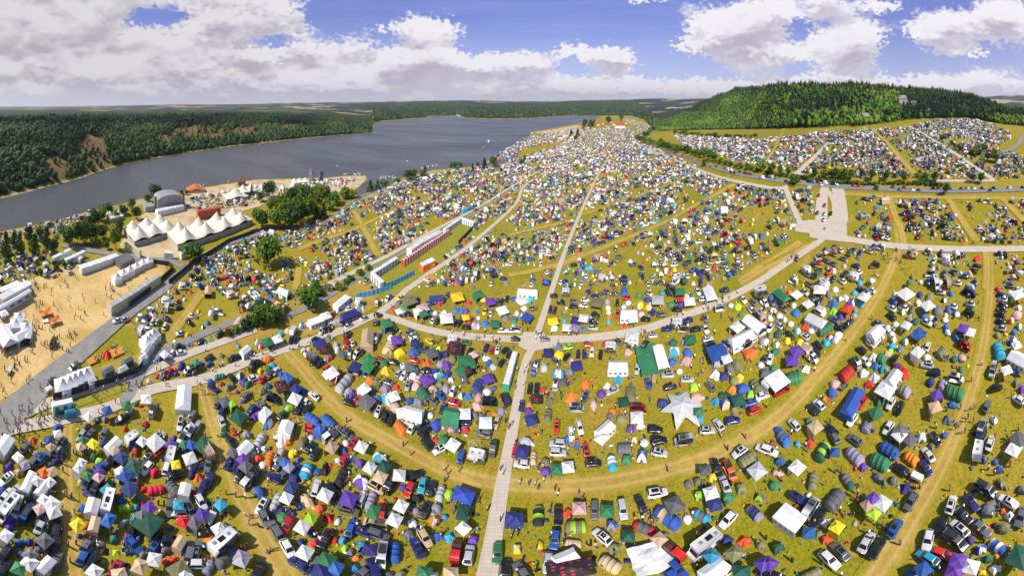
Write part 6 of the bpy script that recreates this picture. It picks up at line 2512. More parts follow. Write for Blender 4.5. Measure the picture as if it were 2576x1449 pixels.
def tmpl():
    T = {}
    b = MB(); b.box(-2.2, 2.2, -.88, .88, .28, .92); b.frus((-1.95, .95, -.82, .82), .92, (-1.5, .25, -.66, .66), 1.42, 1); b.box(-1.48, .22, -.64, .64, 1.42, 1.45); T['car'] = [(b, False)]
    b = MB(); b.box(-2.5, 2.5, -.95, .95, .35, 1.1); b.frus((-2.5, 2.0, -.95, .95), 1.1, (-2.45, 1.3, -.84, .84), 1.95, 0); b.box(1.35, 1.9, -.8, .8, 1.1, 1.55, 1); T['van'] = [(b, False)]
    b = MB(); b.frus((-1, 1, -1, 1), 2.1, (-.02, .02, -.02, .02), 2.95); b.box(-1, 1, -1, 1, 1.9, 2.1)
    for sx in (-.95, .95):
        for sy in (-.95, .95): b.box(sx - .03, sx + .03, sy - .03, sy + .03, 0, 1.9)
    T['gazebo'] = [(b, True)]
    ds = []
    for v in range(3):
        b = MB(); n = 8; vs = []
        for i, (r_, z) in enumerate(((1, 0), (.85, .5), (.5, .88))):
            for j in range(n): a = 2 * pi * j / n; k_ = 1 if j % 2 == 0 else .84; vs.append((cos(a) * r_ * k_, sin(a) * r_ * k_ * (1 if v else .8), z))
        vs.append((0, 0, 1)); b.v = vs
        for i in range(2):
            for j in range(n): b.f.append([i * n + j, i * n + (j + 1) % n, (i + 1) * n + (j + 1) % n, (i + 1) * n + j]); b.m.append(0 if v < 2 or j % 4 < 2 else 2)
        for j in range(n): b.f.append([2 * n + j, 2 * n + (j + 1) % n, 3 * n]); b.m.append(0)
        ds.append((b, True))
    T['dome'] = ds; T['popup'] = ds[:1]; T['pointed'] = ds[1:2]
    b = MB(); n = 7; b.v = [(x, -cos(pi * j / (n - 1)), sin(pi * j / (n - 1)) * (1 if abs(x) < .9 else .6)) for x in (-1, -.6, 0, .6, 1) for j in range(n)]
    for i in range(4):
        for j in range(n - 1): b.f.append([i * n + j, i * n + j + 1, (i + 1) * n + j + 1, (i + 1) * n + j]); b.m.append(0)
    T['tunnel'] = [(b, True)]
    b = MB(); b.box(-1, 1, -1, 1, 0, 2.1); b.frus((-1.02, 1.02, -1.02, 1.02), 2.1, (-.9, .9, -.05, .05), 3.0); T['marquee'] = [(b, True)]; 
    b = MB(); b.box(-2.4, 2.4, -1.1, 1.1, .45, 2.5); b.box(-.4, .4, -.3, .3, 2.5, 2.6, 1); T['caravan'] = T['motorhome'] = [(b, False)]
    return T
TT = tmpl(); CK = list(PAL.keys())
def stuff_mass(kinds, name, label, cat, pt):
    rows = [s for s in STUFF if s[0] in kinds]
    if not rows: return
    mats = [(paint(c_) if pt else fab(c_)) for c_ in CK] + [GLASS, fab('W')]; Vs = []; Fs = {3: [], 4: []}; Ms = {3: [], 4: []}; base = 0
    X = np.array([r[2] for r in rows]); Y = np.array([r[3] for r in rows]); Zs = hill_z(X, Y)
    for (k, c_, x, y, rz, L, Wd), z in zip(rows, Zs):
        b, unit = random.choice(TT[k]); v = np.array(b.v); cs, sn = cos(rz), sin(rz)
        if unit: h = {'gazebo': .85, 'marquee': .8}.get(k, min(1.3, .17 * (L + Wd) + .2)); v = v * np.array([L / 2, Wd / 2, h])
        w = np.stack([v[:, 0] * cs - v[:, 1] * sn + x, v[:, 0] * sn + v[:, 1] * cs + y, v[:, 2] + z], 1); Vs.append(w); ci = CK.index(c_)
        for f, m in zip(b.f, b.m): Fs[len(f)].append([base + i for i in f]); Ms[len(f)].append(ci if m == 0 else (len(CK) if m == 1 else len(CK) + 1))
        base += len(v)
    fl = [np.array(Fs[q]) for q in (3, 4) if Fs[q]]; ml = [m for q in (3, 4) for m in Ms[q]]
    tag(obj(name, mesh_np(name, np.concatenate(Vs), fl, mats, ml)), label, cat, kind='stuff')
stuff_mass(('car', 'van'), 'distant_cars', 'hundreds of smaller cars parked between the farther tents and queueing on the highway', 'cars', True)
stuff_mass(('dome', 'popup', 'pointed', 'tunnel'), 'distant_tents', 'thousands of small colourful tents covering the farther camping fields', 'tents', False)
stuff_mass(('gazebo', 'marquee'), 'distant_canopies', 'countless small gazebos and awnings over the farther camping fields', 'canopies', False)
stuff_mass(('caravan', 'motorhome'), 'distant_caravans', 'white caravans and motorhomes spread over the farther fields', 'caravans', True)
# ---------------- trees
def leafcloud(seed, shape, n=520, s=.075):
    r = np.random.default_rng(seed); lobes = []
    if shape == 'b':
        for i in range(9): a = r.random() * 6.3; q = .30 * r.random() ** .5; lobes.append((cos(a) * q, sin(a) * q, .42 + .38 * r.random(), .17 + .10 * r.random()))
        lobes.append((0, 0, .62, .28))
    elif shape == 'p':
        for i in range(9): lobes.append((r.normal() * .08, r.normal() * .08, .14 + i * .095, .30 - .022 * i))
    V_ = []; F_ = []
    for i in range(n):
        if shape == 'c':
            z = .08 + .92 * r.random() ** 1.3; rad = (1 - z) * .46 * (.55 + .45 * r.random()) + .015; a = r.random() * 6.3; c_ = np.array([cos(a) * rad, sin(a) * rad, z - rad * .25])
        else:
            l = lobes[r.integers(len(lobes))]; u = r.normal(size=3); u /= np.linalg.norm(u); c_ = np.array(l[:3]) + u * l[3] * (.72 + .38 * r.random())
            if shape == 'p': c_[2] = l[2] + u[2] * .10
        nrm = r.normal(size=3) + (c_ - np.array([0, 0, .55])) * 4; nrm /= np.linalg.norm(nrm); a_ = np.cross(nrm, r.normal(size=3)); a_ /= np.linalg.norm(a_); b_ = np.cross(nrm, a_); q = s * (.6 + .8 * r.random())
        k = len(V_); V_ += [c_ - a_ * q, c_ - b_ * q * .7, c_ + a_ * q, c_ + b_ * q * .7 + nrm * q * .3]; F_.append((k, k + 1, k + 2, k + 3))
    return np.array(V_), np.array(F_)
TREEM = dict(b=[DECM[0], DECM[1], DECM[0], DECM[2]], c=[CONM[0], CONM[1]], p=[DECM[2], DECM[0]])
BARK = simple('tree_bark', (.09, .06, .04), .9, 0, .1, .3, 3)
def tree_meshes(shape, v, lod):
    n = {'b': 900, 'c': 620, 'p': 800}[shape] // (1 if lod == 0 else 3); s = .052 if lod == 0 else .085; Vv, Ff = leafcloud(v + 31, shape, n, s)
    cr = mesh_np('crown', Vv, [Ff], [TREEM[shape][v % len(TREEM[shape])]]); b = MB(); b.tube((0, 0, 0), (0, 0, .45), .030, 7, 0, .018)
    for i in range(4): a = i * 1.7 + v; b.tube((0, 0, .28 + .03 * i), (cos(a) * .17, sin(a) * .17, .52 + .05 * i), .014, 5, 0, .006)
    return cr, b.mesh('trunk', BARK)
TREES = [(392, 506, 42, 30, 'b'), (15, 656, 70, 24, 'p'), (51, 645, 62, 20, 'p'), (88, 645, 55, 26, 'p'), (117, 627, 55, 22, 'p'), (75, 610, 40, 22, 'p'), (241, 570, 40, 34, 'b'), (257, 556, 35, 30, 'b'), (177, 614, 45, 40, 'b'), (195, 610, 50, 36, 'b'), (212, 612, 45, 34, 'b'), (230, 610, 45, 34, 'b'), (292, 627, 60, 28, 'b'), (301, 592, 40, 26, 'b'), (343, 552, 32, 24, 'b'), (330, 525, 25, 24, 'b'), (274, 539, 26, 30, 'b'), (239, 618, 26, 26, 'b'), (268, 627, 20, 18, 'b'),
         (487, 654, 44, 58, 'b'), (633, 492, 26, 14, 'c'), (442, 492, 12, 14, 'b'), (456, 491, 12, 12, 'b'), (469, 490, 12, 12, 'b'), (370, 508, 18, 22, 'b'), (135, 640, 40, 24, 'b'), (160, 600, 30, 30, 'b'), (205, 585, 30, 30, 'b'), (225, 575, 30, 28, 'b'), (310, 540, 22, 26, 'b'), (290, 548, 22, 24, 'b'), (255, 600, 28, 28, 'b'), (35, 620, 36, 18, 'p'), (100, 600, 34, 24, 'b'),
         (671, 671, 75, 68, 'b'), (677, 499, 44, 34, 'b'), (657, 574, 50, 44, 'b'), (693, 574, 55, 44, 'b'), (719, 578, 50, 40, 'b'), (746, 570, 62, 44, 'b'), (773, 556, 60, 44, 'b'), (799, 512, 50, 44, 'b'), (759, 508, 44, 44, 'b'), (733, 517, 44, 40, 'b'), (711, 525, 40, 36, 'b'), (821, 503, 34, 34, 'b'), (843, 517, 34, 36, 'b'), (865, 499, 30, 30, 'b'), (883, 499, 26, 28, 'b'), (797, 552, 36, 24, 'c'), (815, 547, 34, 24, 'c'), (688, 539, 40, 36, 'b'), (786, 540, 44, 36, 'b'), (653, 508, 24, 24, 'b'), (740, 545, 50, 40, 'b'), (765, 530, 50, 40, 'b'), (830, 530, 30, 30, 'b'), (720, 555, 44, 36, 'b'),
         (932, 481, 28, 22, 'c'), (950, 477, 24, 18, 'c'), (969, 470, 18, 26, 'b'), (1029, 452, 24, 28, 'b'), (1042, 448, 22, 16, 'b'), (1069, 444, 26, 18, 'c'), (1060, 446, 18, 12, 'c'), (1135, 421, 14, 10, 'c'), (1146, 424, 18, 16, 'b'), (1158, 421, 14, 12, 'b'), (1189, 430, 18, 14, 'c'), (1202, 424, 16, 14, 'c'), (1219, 424, 26, 20, 'c'), (1242, 421, 26, 22, 'b'), (998, 457, 10, 16, 'b'), (1320, 406, 16, 14, 'c'), (1312, 412, 12, 14, 'b'),
         (779, 781, 55, 64, 'b'), (667, 819, 48, 50, 'b'), (649, 821, 50, 46, 'b'), (690, 801, 28, 44, 'b'), (706, 790, 24, 34, 'b'), (806, 746, 20, 28, 'b'), (795, 735, 26, 34, 'b'), (824, 730, 16, 22, 'b'), (856, 728, 14, 24, 'b'), (575, 845, 16, 22, 'b'), (595, 838, 20, 26, 'b'), (615, 830, 22, 28, 'b'), (630, 820, 24, 26, 'b'), (883, 706, 14, 20, 'b'), (905, 694, 15, 22, 'b'), (927, 680, 13, 20, 'b'), (870, 716, 13, 18, 'b'),
         (1757, 392, 20, 20, 'b'), (1770, 397, 26, 22, 'b'), (1784, 403, 28, 24, 'b'), (1797, 406, 24, 24, 'b'), (1731, 384, 18, 20, 'b'), (1713, 379, 16, 20, 'b'), (1771, 419, 18, 16, 'b'), (1813, 412, 16, 12, 'b'), (1864, 425, 20, 14, 'b'), (1881, 429, 18, 11, 'b'), (1914, 434, 30, 24, 'b'), (1941, 439, 30, 24, 'b'), (1963, 439, 24, 16, 'b'), (1985, 441, 20, 14, 'b'), (1999, 465, 22, 28, 'b'), (2050, 445, 22, 18, 'b'), (2074, 447, 22, 22, 'b'), (2094, 452, 26, 20, 'b'), (2110, 452, 26, 20, 'b'), (2123, 452, 28, 24, 'b'), (2140, 450, 24, 20, 'b'), (2171, 445, 22, 20, 'b'), (2193, 454, 30, 22, 'b'), (2229, 454, 26, 22, 'b'), (2274, 459, 28, 20, 'b'), (2313, 461, 28, 20, 'b'), (2330, 461, 28, 18, 'b'), (2351, 459, 26, 20, 'b'), (2382, 490, 32, 22, 'b'), (2446, 459, 22, 18, 'b'), (2468, 461, 28, 20, 'b'),
         (2503, 408, 30, 26, 'b'), (2484, 402, 18, 18, 'b'), (2455, 390, 20, 36, 'b'), (2477, 382, 22, 18, 'b'), (2205, 478, 12, 14, 'b'), (2190, 305, 16, 14, 'b'), (2235, 303, 20, 20, 'b'), (2255, 300, 24, 22, 'b'), (2275, 302, 20, 20, 'b'), (2332, 323, 14, 16, 'b'), (2375, 350, 12, 22, 'b'), (2150, 319, 12, 14, 'b')]
def line(a, b_, n, h, w, t='b'): return [(a[0] + (b_[0] - a[0]) * i / (n - 1) + random.uniform(-2, 2), a[1] + (b_[1] - a[1]) * i / (n - 1) + random.uniform(-1, 1), h * random.uniform(.8, 1.2), w * random.uniform(.85, 1.2), t) for i in range(n)]
TREES += line((1604, 352), (1702, 385), 13, 14, 15) + line((2393, 364), (2450, 396), 8, 10, 12) + line((2036, 455), (2180, 464), 15, 8, 12) + line((2200, 463), (2310, 466), 10, 8, 12) + line((1625, 345), (1640, 330), 4, 12, 14) + line((1800, 348), (1900, 345), 9, 9, 13) + line((1660, 362), (1760, 396), 12, 13, 15) + line((1800, 410), (1905, 430), 9, 10, 14) + line((1930, 438), (2030, 452), 9, 10, 14) + line((2060, 458), (2200, 466), 12, 9, 14) + line((2320, 466), (2370, 468), 5, 9, 12) + line((100, 690), (180, 668), 5, 14, 14) + line((1700, 338), (1800, 345), 10, 10, 13)
for _ in range(46):
    px, py = random.uniform(1430, 1600), random.uniform(293, 372)
    if inside(px, py, [(1425, 352), (1450, 318), (1560, 293), (1600, 297), (1500, 322), (1450, 365)]): TREES.append((px, py, random.uniform(12, 18), random.uniform(11, 16), random.choice('bbc')))
for i, (px, py, hp, wp, t) in enumerate(TREES):
    x, y = at1(px, py); z = gz(x, y); d = math.hypot(x, y); h = H0 - z; vs_ = K * d / (d * d + h * h); hm = hp / vs_; wm = wp / (F / d); big = hp > 30; v = random.randrange(4) if t == 'b' else random.randrange(2)
    cr, tr = cached('tree%s%d%d' % (t, v, 0 if big else 1), lambda: tree_meshes(t, v, 0 if big else 1)); nm = {'b': 'broadleaf_tree', 'c': 'spruce_tree', 'p': 'poplar_tree'}[t]; r = thing(nm, (x, y, z - .1), random.random() * 6.3)
    c_ = obj('crown', cr, r); u = obj('trunk', tr, r); k_ = {'b': 1.15, 'c': 1.15, 'p': 1.5}[t]; c_.scale = (wm * k_, wm * k_, hm * 1.03); u.scale = (hm, hm, hm)
    reg(r, 'tree', {'b': 'broadleaf tree', 'c': 'dark spruce', 'p': 'slim poplar'}[t], {'b': 'leafy', 'c': '', 'p': 'tall'}[t], x, y, px, py - hp / 2, 'trees on the festival grounds', 'large ' if hp > 40 and t == 'b' else ('small ' if hp < 15 else ''))

# ---------------- festival structures
def bigtop(name, label, cat, pA, pB, depth, nx, ny, hpk, eave=3.2, col='W', tip='R'):
    a = Vector(at1(*pA)); b_ = Vector(at1(*pB)); L = (b_ - a).length; u = (b_ - a) / L; n_ = Vector((-u.y, u.x))
    if n_.dot(a) < 0: n_ = -n_
    c_ = (a + b_) / 2 + n_ * depth / 2; rz = atan2(u.y, u.x); r = thing(name, (c_.x, c_.y, gz(c_.x, c_.y)), rz); N, M_ = 10 * nx + 1, 10 * ny + 1
    pk = [((i + .5) / nx * 2 - 1, (j + .5) / ny * 2 - 1) for i in range(nx) for j in range(ny)]; vs = []
    for i in range(N):
        for j in range(M_):
            s, t = i / (N - 1) * 2 - 1, j / (M_ - 1) * 2 - 1; X, Y = s * L / 2, t * depth / 2; ed = min(1 - abs(s), (1 - abs(t))) 
            dd_ = min(math.hypot((s - p[0]) * L / 2, (t - p[1]) * depth / 2) for p in pk); sp = min(L / nx, depth / ny) / 2; q = min(dd_ / sp, 1.35)
            sc_e = 1 + .02 * cos(s * nx * 2 * pi)
            vs.append((X * sc_e, Y, eave + (hpk - eave) * max(0, (1 - q / 1.75)) ** 1.7 + .25 * min(ed * 8, 1)))
    mb = MB(); mb.add(vs, [(i * M_ + j, (i + 1) * M_ + j, (i + 1) * M_ + j + 1, i * M_ + j + 1) for i in range(N - 1) for j in range(M_ - 1)]); cream = simple('tent_canvas_cream', (.80, .72, .58), .6, 0, .0, .08, .12) if col == 'W' else fab(col)
    obj('canopy', mb.mesh('canopy', cream, True), r)
    w_ = MB(); 
    for (x0, y0, x1, y1) in ((-L / 2, -depth / 2, L / 2, -depth / 2), (L / 2, -depth / 2, L / 2, depth / 2), (L / 2, depth / 2, -L / 2, depth / 2), (-L / 2, depth / 2, -L / 2, -depth / 2)):
        k = 14
        for i in range(k):
            s0, s1 = i / k, (i + 1) / k; p = (x0 + (x1 - x0) * s0, y0 + (y1 - y0) * s0); q = (x0 + (x1 - x0) * s1, y0 + (y1 - y0) * s1); w_.add([(*p, 0), (*q, 0), (*q, eave), (*p, eave)], [(0, 1, 2, 3)])
    obj('side_wall', w_.mesh('side_wall', simple('tent_wall_grey', (.42, .40, .36), .7, 0, 0, .3, .5)), r)
    for p in pk:
        if tip:
            m = MB(); m.tube((0, 0, -.9), (0, 0, .4), .8, 8, 0, .12); m.tube((0, 0, .4), (0, 0, 1.0), .08, 5); obj('mast_cap', m.mesh('mast_cap', fab(tip)), r, loc=(p[0] * L / 2, p[1] * depth / 2, hpk))
    reg(r, cat, '', '', c_.x, c_.y, (pA[0] + pB[0]) / 2, (pA[1] + pB[1]) / 2, '', '', label); return r
bigtop('circus_tent', 'long cream circus tent with eight red-capped peaks beside the service road', 'circus tent', (447, 632), (634, 566), 24, 4, 2, 8.8, 2.8)
bigtop('circus_tent', 'cream circus tent with many small peaks beside the long circus tent', 'circus tent', (338, 622), (446, 590), 26, 3, 2, 7.8, 2.4)
bigtop('peaked_tent', 'white single-peaked tent on the sand near the lake shore', 'festival tent', (571, 512), (624, 503), 18, 1, 1, 8, 2.2, 'W', None)
bigtop('peaked_tent', 'white two-peaked tent beside a spruce close to the beach', 'festival tent', (608, 494), (646, 488), 18, 2, 1, 7, 2.2, 'W', None)
bigtop('peaked_tent', 'orange round tent with one peak by the lake shore', 'festival tent', (472, 487), (516, 485), 16, 1, 1, 6, 2, 'O', None)
bigtop('peaked_tent', 'white three-peaked tent on the beach below the stage towers', 'festival tent', (736, 468), (778, 464), 14, 3, 1, 5, 2, 'W', None)
bigtop('peaked_tent', 'cream peaked tents pitched in a row behind dark trees', 'festival tent', (278, 560), (312, 552), 14, 3, 1, 5, 2, 'W', None)
def pagoda(px, py, s, label):
    x, y = at1(px, py); r = thing('pagoda_tent', (x, y, gz(x, y)), .5)
    def mk():
        b = MB(); n = 12; R_ = 6; vs = []
        for i in range(R_):
            t = i / R_; k_ = (1 - t) ** 2.2
            for j in range(n): a = 2 * pi * j / n + pi / 4; e_ = 1 / max(abs(cos(a)), abs(sin(a))); vs.append((cos(a) * e_ * k_, sin(a) * e_ * k_, t))
        vs.append((0, 0, 1)); b.v = vs
        for i in range(R_ - 1):
            for j in range(n): b.f.append([i * n + j, i * n + (j + 1) % n, (i + 1) * n + (j + 1) % n, (i + 1) * n + j]); b.m.append(0)
        for j in range(n): b.f.append([(R_ - 1) * n + j, (R_ - 1) * n + (j + 1) % n, len(vs) - 1]); b.m.append(0)
        w_ = MB(); w_.box(-.96, .96, -.96, .96, 0, 1); return b.mesh('canopy', fab('W')), w_.mesh('side_wall', fab('W'))
    m = cached('pagoda', mk); c_ = obj('canopy', m[0], r); c_.scale = (s / 2, s / 2, s * .42); c_.location = (0, 0, 2.3); w_ = obj('side_wall', m[1], r); w_.scale = (s / 2, s / 2, 2.3)
    reg(r, 'pagoda tent', 'pagoda tent', 'white', x, y, px, py - 8, 'white pagoda tents', '', label)
for pts, txt in ((T5((665, 790), (700, 765), (738, 745), (775, 725), (812, 705), (845, 692)), 'in the slanting row along the straw field'), (TH((355, 590), (395, 575), (425, 560), (455, 545), (490, 530)), 'behind the black fence by the asphalt road'), (TH((835, 340), (850, 322), (872, 300)), 'at the corner where service road and path meet'), (TH((110, 200), (90, 240), (150, 260)), 'in the stall cluster at the left edge'), (T6((150, 258), (210, 245), (350, 232), (30, 255)), 'on the sandy beach')):
    for i, (px, py) in enumerate(pts):
        o_ = ['first', 'second', 'third', 'fourth', 'fifth', 'sixth'][i]; pagoda(px, py, 5.5, 'white pagoda tent, %s from the left %s' % (o_, txt))
# stage
def stage():
    a = Vector(at1(398, 533)); b_ = Vector(at1(458, 524)); L = (b_ - a).length; u = (b_ - a) / L; n_ = Vector((-u.y, u.x)); n_ = n_ if n_.dot(a) > 0 else -n_; c_ = (a + b_) / 2 + n_ * 9; r = thing('concert_stage', (c_.x, c_.y, gz(c_.x, c_.y)), atan2(u.y, u.x)); g = simple('stage_cloth_grey', (.34, .34, .35), .6, 0, 0, .25, .4)
    m = MB(); n = 10; prof = [(-L / 2 * cos(pi * i / n) * 1.0, 7.2 + 2.6 * sin(pi * i / n)) for i in range(n + 1)]; vs = [(x, -9, z) for x, z in prof] + [(x, 9, z) for x, z in prof]; m.add(vs, [(i, i + 1, n + 2 + i, n + 1 + i) for i in range(n)] + [tuple(range(n, -1, -1)), tuple(range(n + 1, 2 * n + 2))]); obj('roof', m.mesh('roof', g), r)
    m = MB(); 
    for i in range(9): x = -L / 2 + L * i / 9; m.box(x + .1, x + L / 9 - .1, -9.05, -8.9, 0, 7.2)
    m.box(-L / 2, -L / 2 + .3, -9, 9, 0, 7.2); m.box(L / 2 - .3, L / 2, -9, 9, 0, 7.2); m.box(-L / 2, L / 2, 8.7, 9, 0, 7.2); obj('cladding', m.mesh('cladding', g), r)
    for sx in (-1, 1):
        m = MB(); x = sx * (L / 2 + 2.5)
        for i in range(4):
            for j in range(2): m.tube((x - .9 + 1.8 * j, -9 + i * 1.2, 0), (x - .9 + 1.8 * j, -9 + i * 1.2, 9.5), .12, 4)
        for z in range(1, 10): m.box(x - 1, x + 1, -9, -5.4, z - .06, z + .06)
        obj('truss_tower', m.mesh('truss_tower', DARK), r)
    m = MB(); m.box(-L / 2 - 14, -L / 2 - 4, -7, 5, 0, 3.5); obj('side_building', m.mesh('side_building', g, False, .2), r)
    reg(r, 'stage', '', '', c_.x, c_.y, 428, 515, '', '', 'big grey concert stage with arched roof and black truss towers'); return r
stage()
def crane():
    x, y = at1(431, 492); r = thing('mobile_crane', (x, y, gz(x, y)), 0); m = MB(); m.tube((0, 0, 1), (-7, 3, 13), .35, 6, 0, .2); obj('boom', m.mesh('boom', DARK), r); m = MB(); m.box(-3, 3, -1.3, 1.3, .5, 2.2); obj('chassis', m.mesh('chassis', simple('crane_yellow', (.6, .4, .03), .4), False, .1), r)
    reg(r, 'crane', '', '', x, y, 425, 475, '', '', 'mobile crane with dark boom raised behind the grey stage')
crane()
def towers():
    for k, (px, py, w_, h_) in enumerate(((784, 459, 5, 12), (806, 458, 7, 10))):
        x, y = at1(px, py); r = thing('stage_tower', (x, y, gz(x, y)), .4 + k); m = MB(); rd = random.Random(k); n = 6
        vs = []; 
        for i in range(7):
            for j in range(n): a = 2 * pi * j / n; q = w_ / 2 * (1.1 - .06 * i) * rd.uniform(.8, 1.2); vs.append((cos(a) * q * 1.4 + .12 * i * (k * 2 - 1), sin(a) * q * .6, h_ * i / 6 + rd.uniform(-.4, .4) * (i > 0)))
        m.add(vs, [(i * n + j, i * n + (j + 1) % n, (i + 1) * n + (j + 1) % n, (i + 1) * n + j) for i in range(6) for j in range(n)] + [tuple(range(6 * n, 7 * n))]); obj('cladding', m.mesh('cladding', simple('tower_grey', (.16, .16, .19), .6, 0, 0, .4, .5)), r)
        m = MB(); [m.box(w_ * .8, w_ * .8 + .3, -.3, .3, 0, h_ * .9), m.box(w_ * .4, w_ * .8 + .3, -.2, .2, h_ * .8, h_ * .85)]; obj('scaffold', m.mesh('scaffold', DARK), r)
        reg(r, 'stage tower', '', '', x, y, px, py - 14, '', '', ['tall narrow dark tower of the beach stage', 'broad grey striped tower of the beach stage'][k])
towers()
def house(px, py, w_, d_, h_, wall, roofc, label, storeys=1, name='house', hill=False, rz=None, cat='house'):
    if hill:
        th = (px - X0) / F; t = tan((py - Y0) / K) if py > Y0 else 1e-6; best = None
        for q in np.arange(250, 1500, 2.0):
            if float(hill_z(q * sin(th), q * cos(th))) >= H0 - q * tan((py - Y0) / K): best = q; break
        d = best or 500; x, y = d * sin(th), d * cos(th)
    else: x, y = at1(px, py)
    rz = atan2(y, x) - pi / 2 + (rz or 0); r = thing(name, (x, y, gz(x, y) - .3), rz); m = MB(); m.box(-w_ / 2, w_ / 2, -d_ / 2, d_ / 2, 0, h_); obj('wall', m.mesh('wall', simple('plaster_' + wall, dict(white=(.72, .70, .66), timber=(.24, .13, .08), cream=(.62, .55, .42))[wall], .8, 0, 0, .12, .3)), r)
    m = MB(); m.add([(-w_ / 2 - .4, -d_ / 2 - .5, h_), (w_ / 2 + .4, -d_ / 2 - .5, h_), (w_ / 2 + .4, d_ / 2 + .5, h_), (-w_ / 2 - .4, d_ / 2 + .5, h_), (-w_ / 2 + d_ * .3, 0, h_ + d_ * .42), (w_ / 2 - d_ * .3, 0, h_ + d_ * .42)], [(0, 1, 5, 4), (2, 3, 4, 5), (1, 2, 5), (3, 0, 4), (3, 2, 1, 0)]); obj('roof', m.mesh('roof', simple('roof_' + roofc, dict(red=(.42, .05, .03), grey=(.16, .16, .17), brown=(.16, .09, .06), slate=(.30, .28, .27))[roofc], .7, 0, 0, .2, .6)), r)
    wn = cached('hwin', lambda: (lambda b: (b.box(-.5, .5, -.06, .0, 0, 1.2), b.mesh('window', GLASS))[1])(MB())); fh = h_ / storeys
    for s in range(storeys):
        n = max(2, int(w_ / 3.2))
        for i in range(n): obj('window', wn, r, loc=(-w_ / 2 + (i + .5) * w_ / n, -d_ / 2 - .01, s * fh + fh * .38))
    reg(r, cat, '', '', x, y, px, py - 6, '', '', label); return r
house(2272, 268, 20, 12, 11, 'white', 'slate', 'big white hotel with four rows of windows and hipped roof on the wooded hill', 4, 'hotel', True, cat='hotel')
house(2296, 270, 24, 9, 6, 'white', 'grey', 'low flat wing attached to the hillside hotel', 2, 'hotel_wing', True, cat='hotel wing')
house(2336, 284, 14, 8, 3.4, 'cream', 'grey', 'low cream pavilion in the trees below the hotel', 1, 'house', True)
house(2352, 268, 9, 7, 6, 'timber', 'brown', 'brown timber house in the trees beside the hotel', 2, 'house', True)
house(2174, 300, 22, 9, 3.2, 'timber', 'slate', 'long low building at the foot of the wooded hill', 1, 'house', True)
house(608, 466, 11, 9, 4, 'timber', 'brown', 'dark timber chalet with steep roof on the beach', 1, 'chalet', cat='chalet')
house(1560, 322, 46, 22, 7, 'white', 'red', 'building with bright red roof at the far end of the camp', 1)
k_ = 0
ords = ['first', 'second', 'third', 'fourth', 'fifth', 'sixth', 'seventh', 'eighth', 'ninth', 'tenth', 'eleventh', 'twelfth', 'thirteenth', 'fourteenth', 'fifteenth', 'sixteenth', 'seventeenth', 'eighteenth', 'nineteenth', 'twentieth']
hp_ = sorted([(1470, 330), (1482, 322), (1495, 326), (1505, 316), (1517, 312), (1526, 318), (1538, 309), (1545, 315), (1575, 312), (1585, 308), (1395, 358), (1410, 350), (1425, 342), (1440, 347), (1452, 336), (1380, 366)])
for i, (px, py) in enumerate(hp_): house(px, py, random.uniform(9, 16), random.uniform(7, 10), random.uniform(3, 4.5), random.choice(('white', 'cream', 'timber')), random.choice(('red', 'grey', 'brown', 'slate')), 'small lakeside house, %s from the left of the row before the far village' % ords[i], 1)
def mast():
    x, y = 0, 0; th = (2140 - X0) / F; d = float(np.interp(2140, _px, _cd)) * .96; x, y = d * sin(th), d * cos(th); r = thing('radio_mast', (x, y, gz(x, y)), 0); m = MB(); m.tube((0, 0, 0), (0, 0, 17), .35, 6, 0, .2); obj('pole', m.mesh('pole', METAL), r); m = MB(); m.box(-1.1, 1.1, -.3, .3, 13, 14.6); obj('antenna_ring', m.mesh('antenna_ring', METAL), r)
    reg(r, 'radio mast', '', '', x, y, 2140, 190, '', '', 'thin grey radio mast standing on the crest of the wooded hill')
mast()
# rows of cabins, containers and stalls
def stripe(n, a, b_):
    if n in MATS: return MATS[n]
    m, t, b = newmat(n); g = t.sep(t.n('ShaderNodeTexCoord').outputs['Object'])[0]; s = t.m('GREATER_THAN', t.m('FRACT', t.m('MULTIPLY', g, .36)), .5); t.set(b.inputs['Base Color'], t.mix(s, a, b_)); b.inputs['Roughness'].default_value = .6; MATS[n] = m; return m
RW = stripe('red_white_cladding', (.62, .02, .02), (.75, .72, .70)); BW = stripe('blue_white_cladding', (.12, .22, .38), (.66, .70, .74)); BLU = stripe('blue_banner', (.02, .22, .50), (.10, .40, .62)); YG = stripe('yellow_cladding', (.62, .55, .10), (.50, .50, .48)); GW = stripe('green_white_cladding', (.02, .30, .25), (.70, .72, .72))
def row(name, label, cat, pts, unit, w_, h_, mat, roofm=None, grp=None):
    gxy = [Vector(at1(*p)) for p in pts]; out = []
    for a, b_ in zip(gxy[:-1], gxy[1:]):
        L = (b_ - a).length; n = max(1, round(L / unit)); u = (b_ - a) / L
        for i in range(n): out.append((a + u * (L * (i + .5) / n), atan2(u.y, u.x), L / n - .12))
    for i, (c_, rz, ln) in enumerate(out):
        r = thing(name, (c_.x, c_.y, gz(c_.x, c_.y)), rz); m = MB(); m.box(-ln / 2, ln / 2, -w_ / 2, w_ / 2, 0, h_); obj('body', m.mesh('body', mat, False, .04 if w_ > .5 else 0), r)
        if roofm: m = MB(); m.frus((-ln / 2 - .05, ln / 2 + .05, -w_ / 2 - .05, w_ / 2 + .05), h_, (-ln / 2 + .2, ln / 2 - .2, -w_ / 2 + .2, w_ / 2 - .2), h_ + .25); obj('roof', m.mesh('roof', roofm), r)
        p_ = topx(c_.x, c_.y, gz(c_.x, c_.y)); o_ = ords[i] if i < len(ords) else None
        lab = (label + ', %s from lower end' % o_) if o_ and len(out) > 1 else label
        if len(out) == 1: lab = label
        reg(r, cat, '', '', c_.x, c_.y, float(p_[0]), float(p_[1]), grp or (name.replace('_', ' ') + 's in a row'), '', lab)
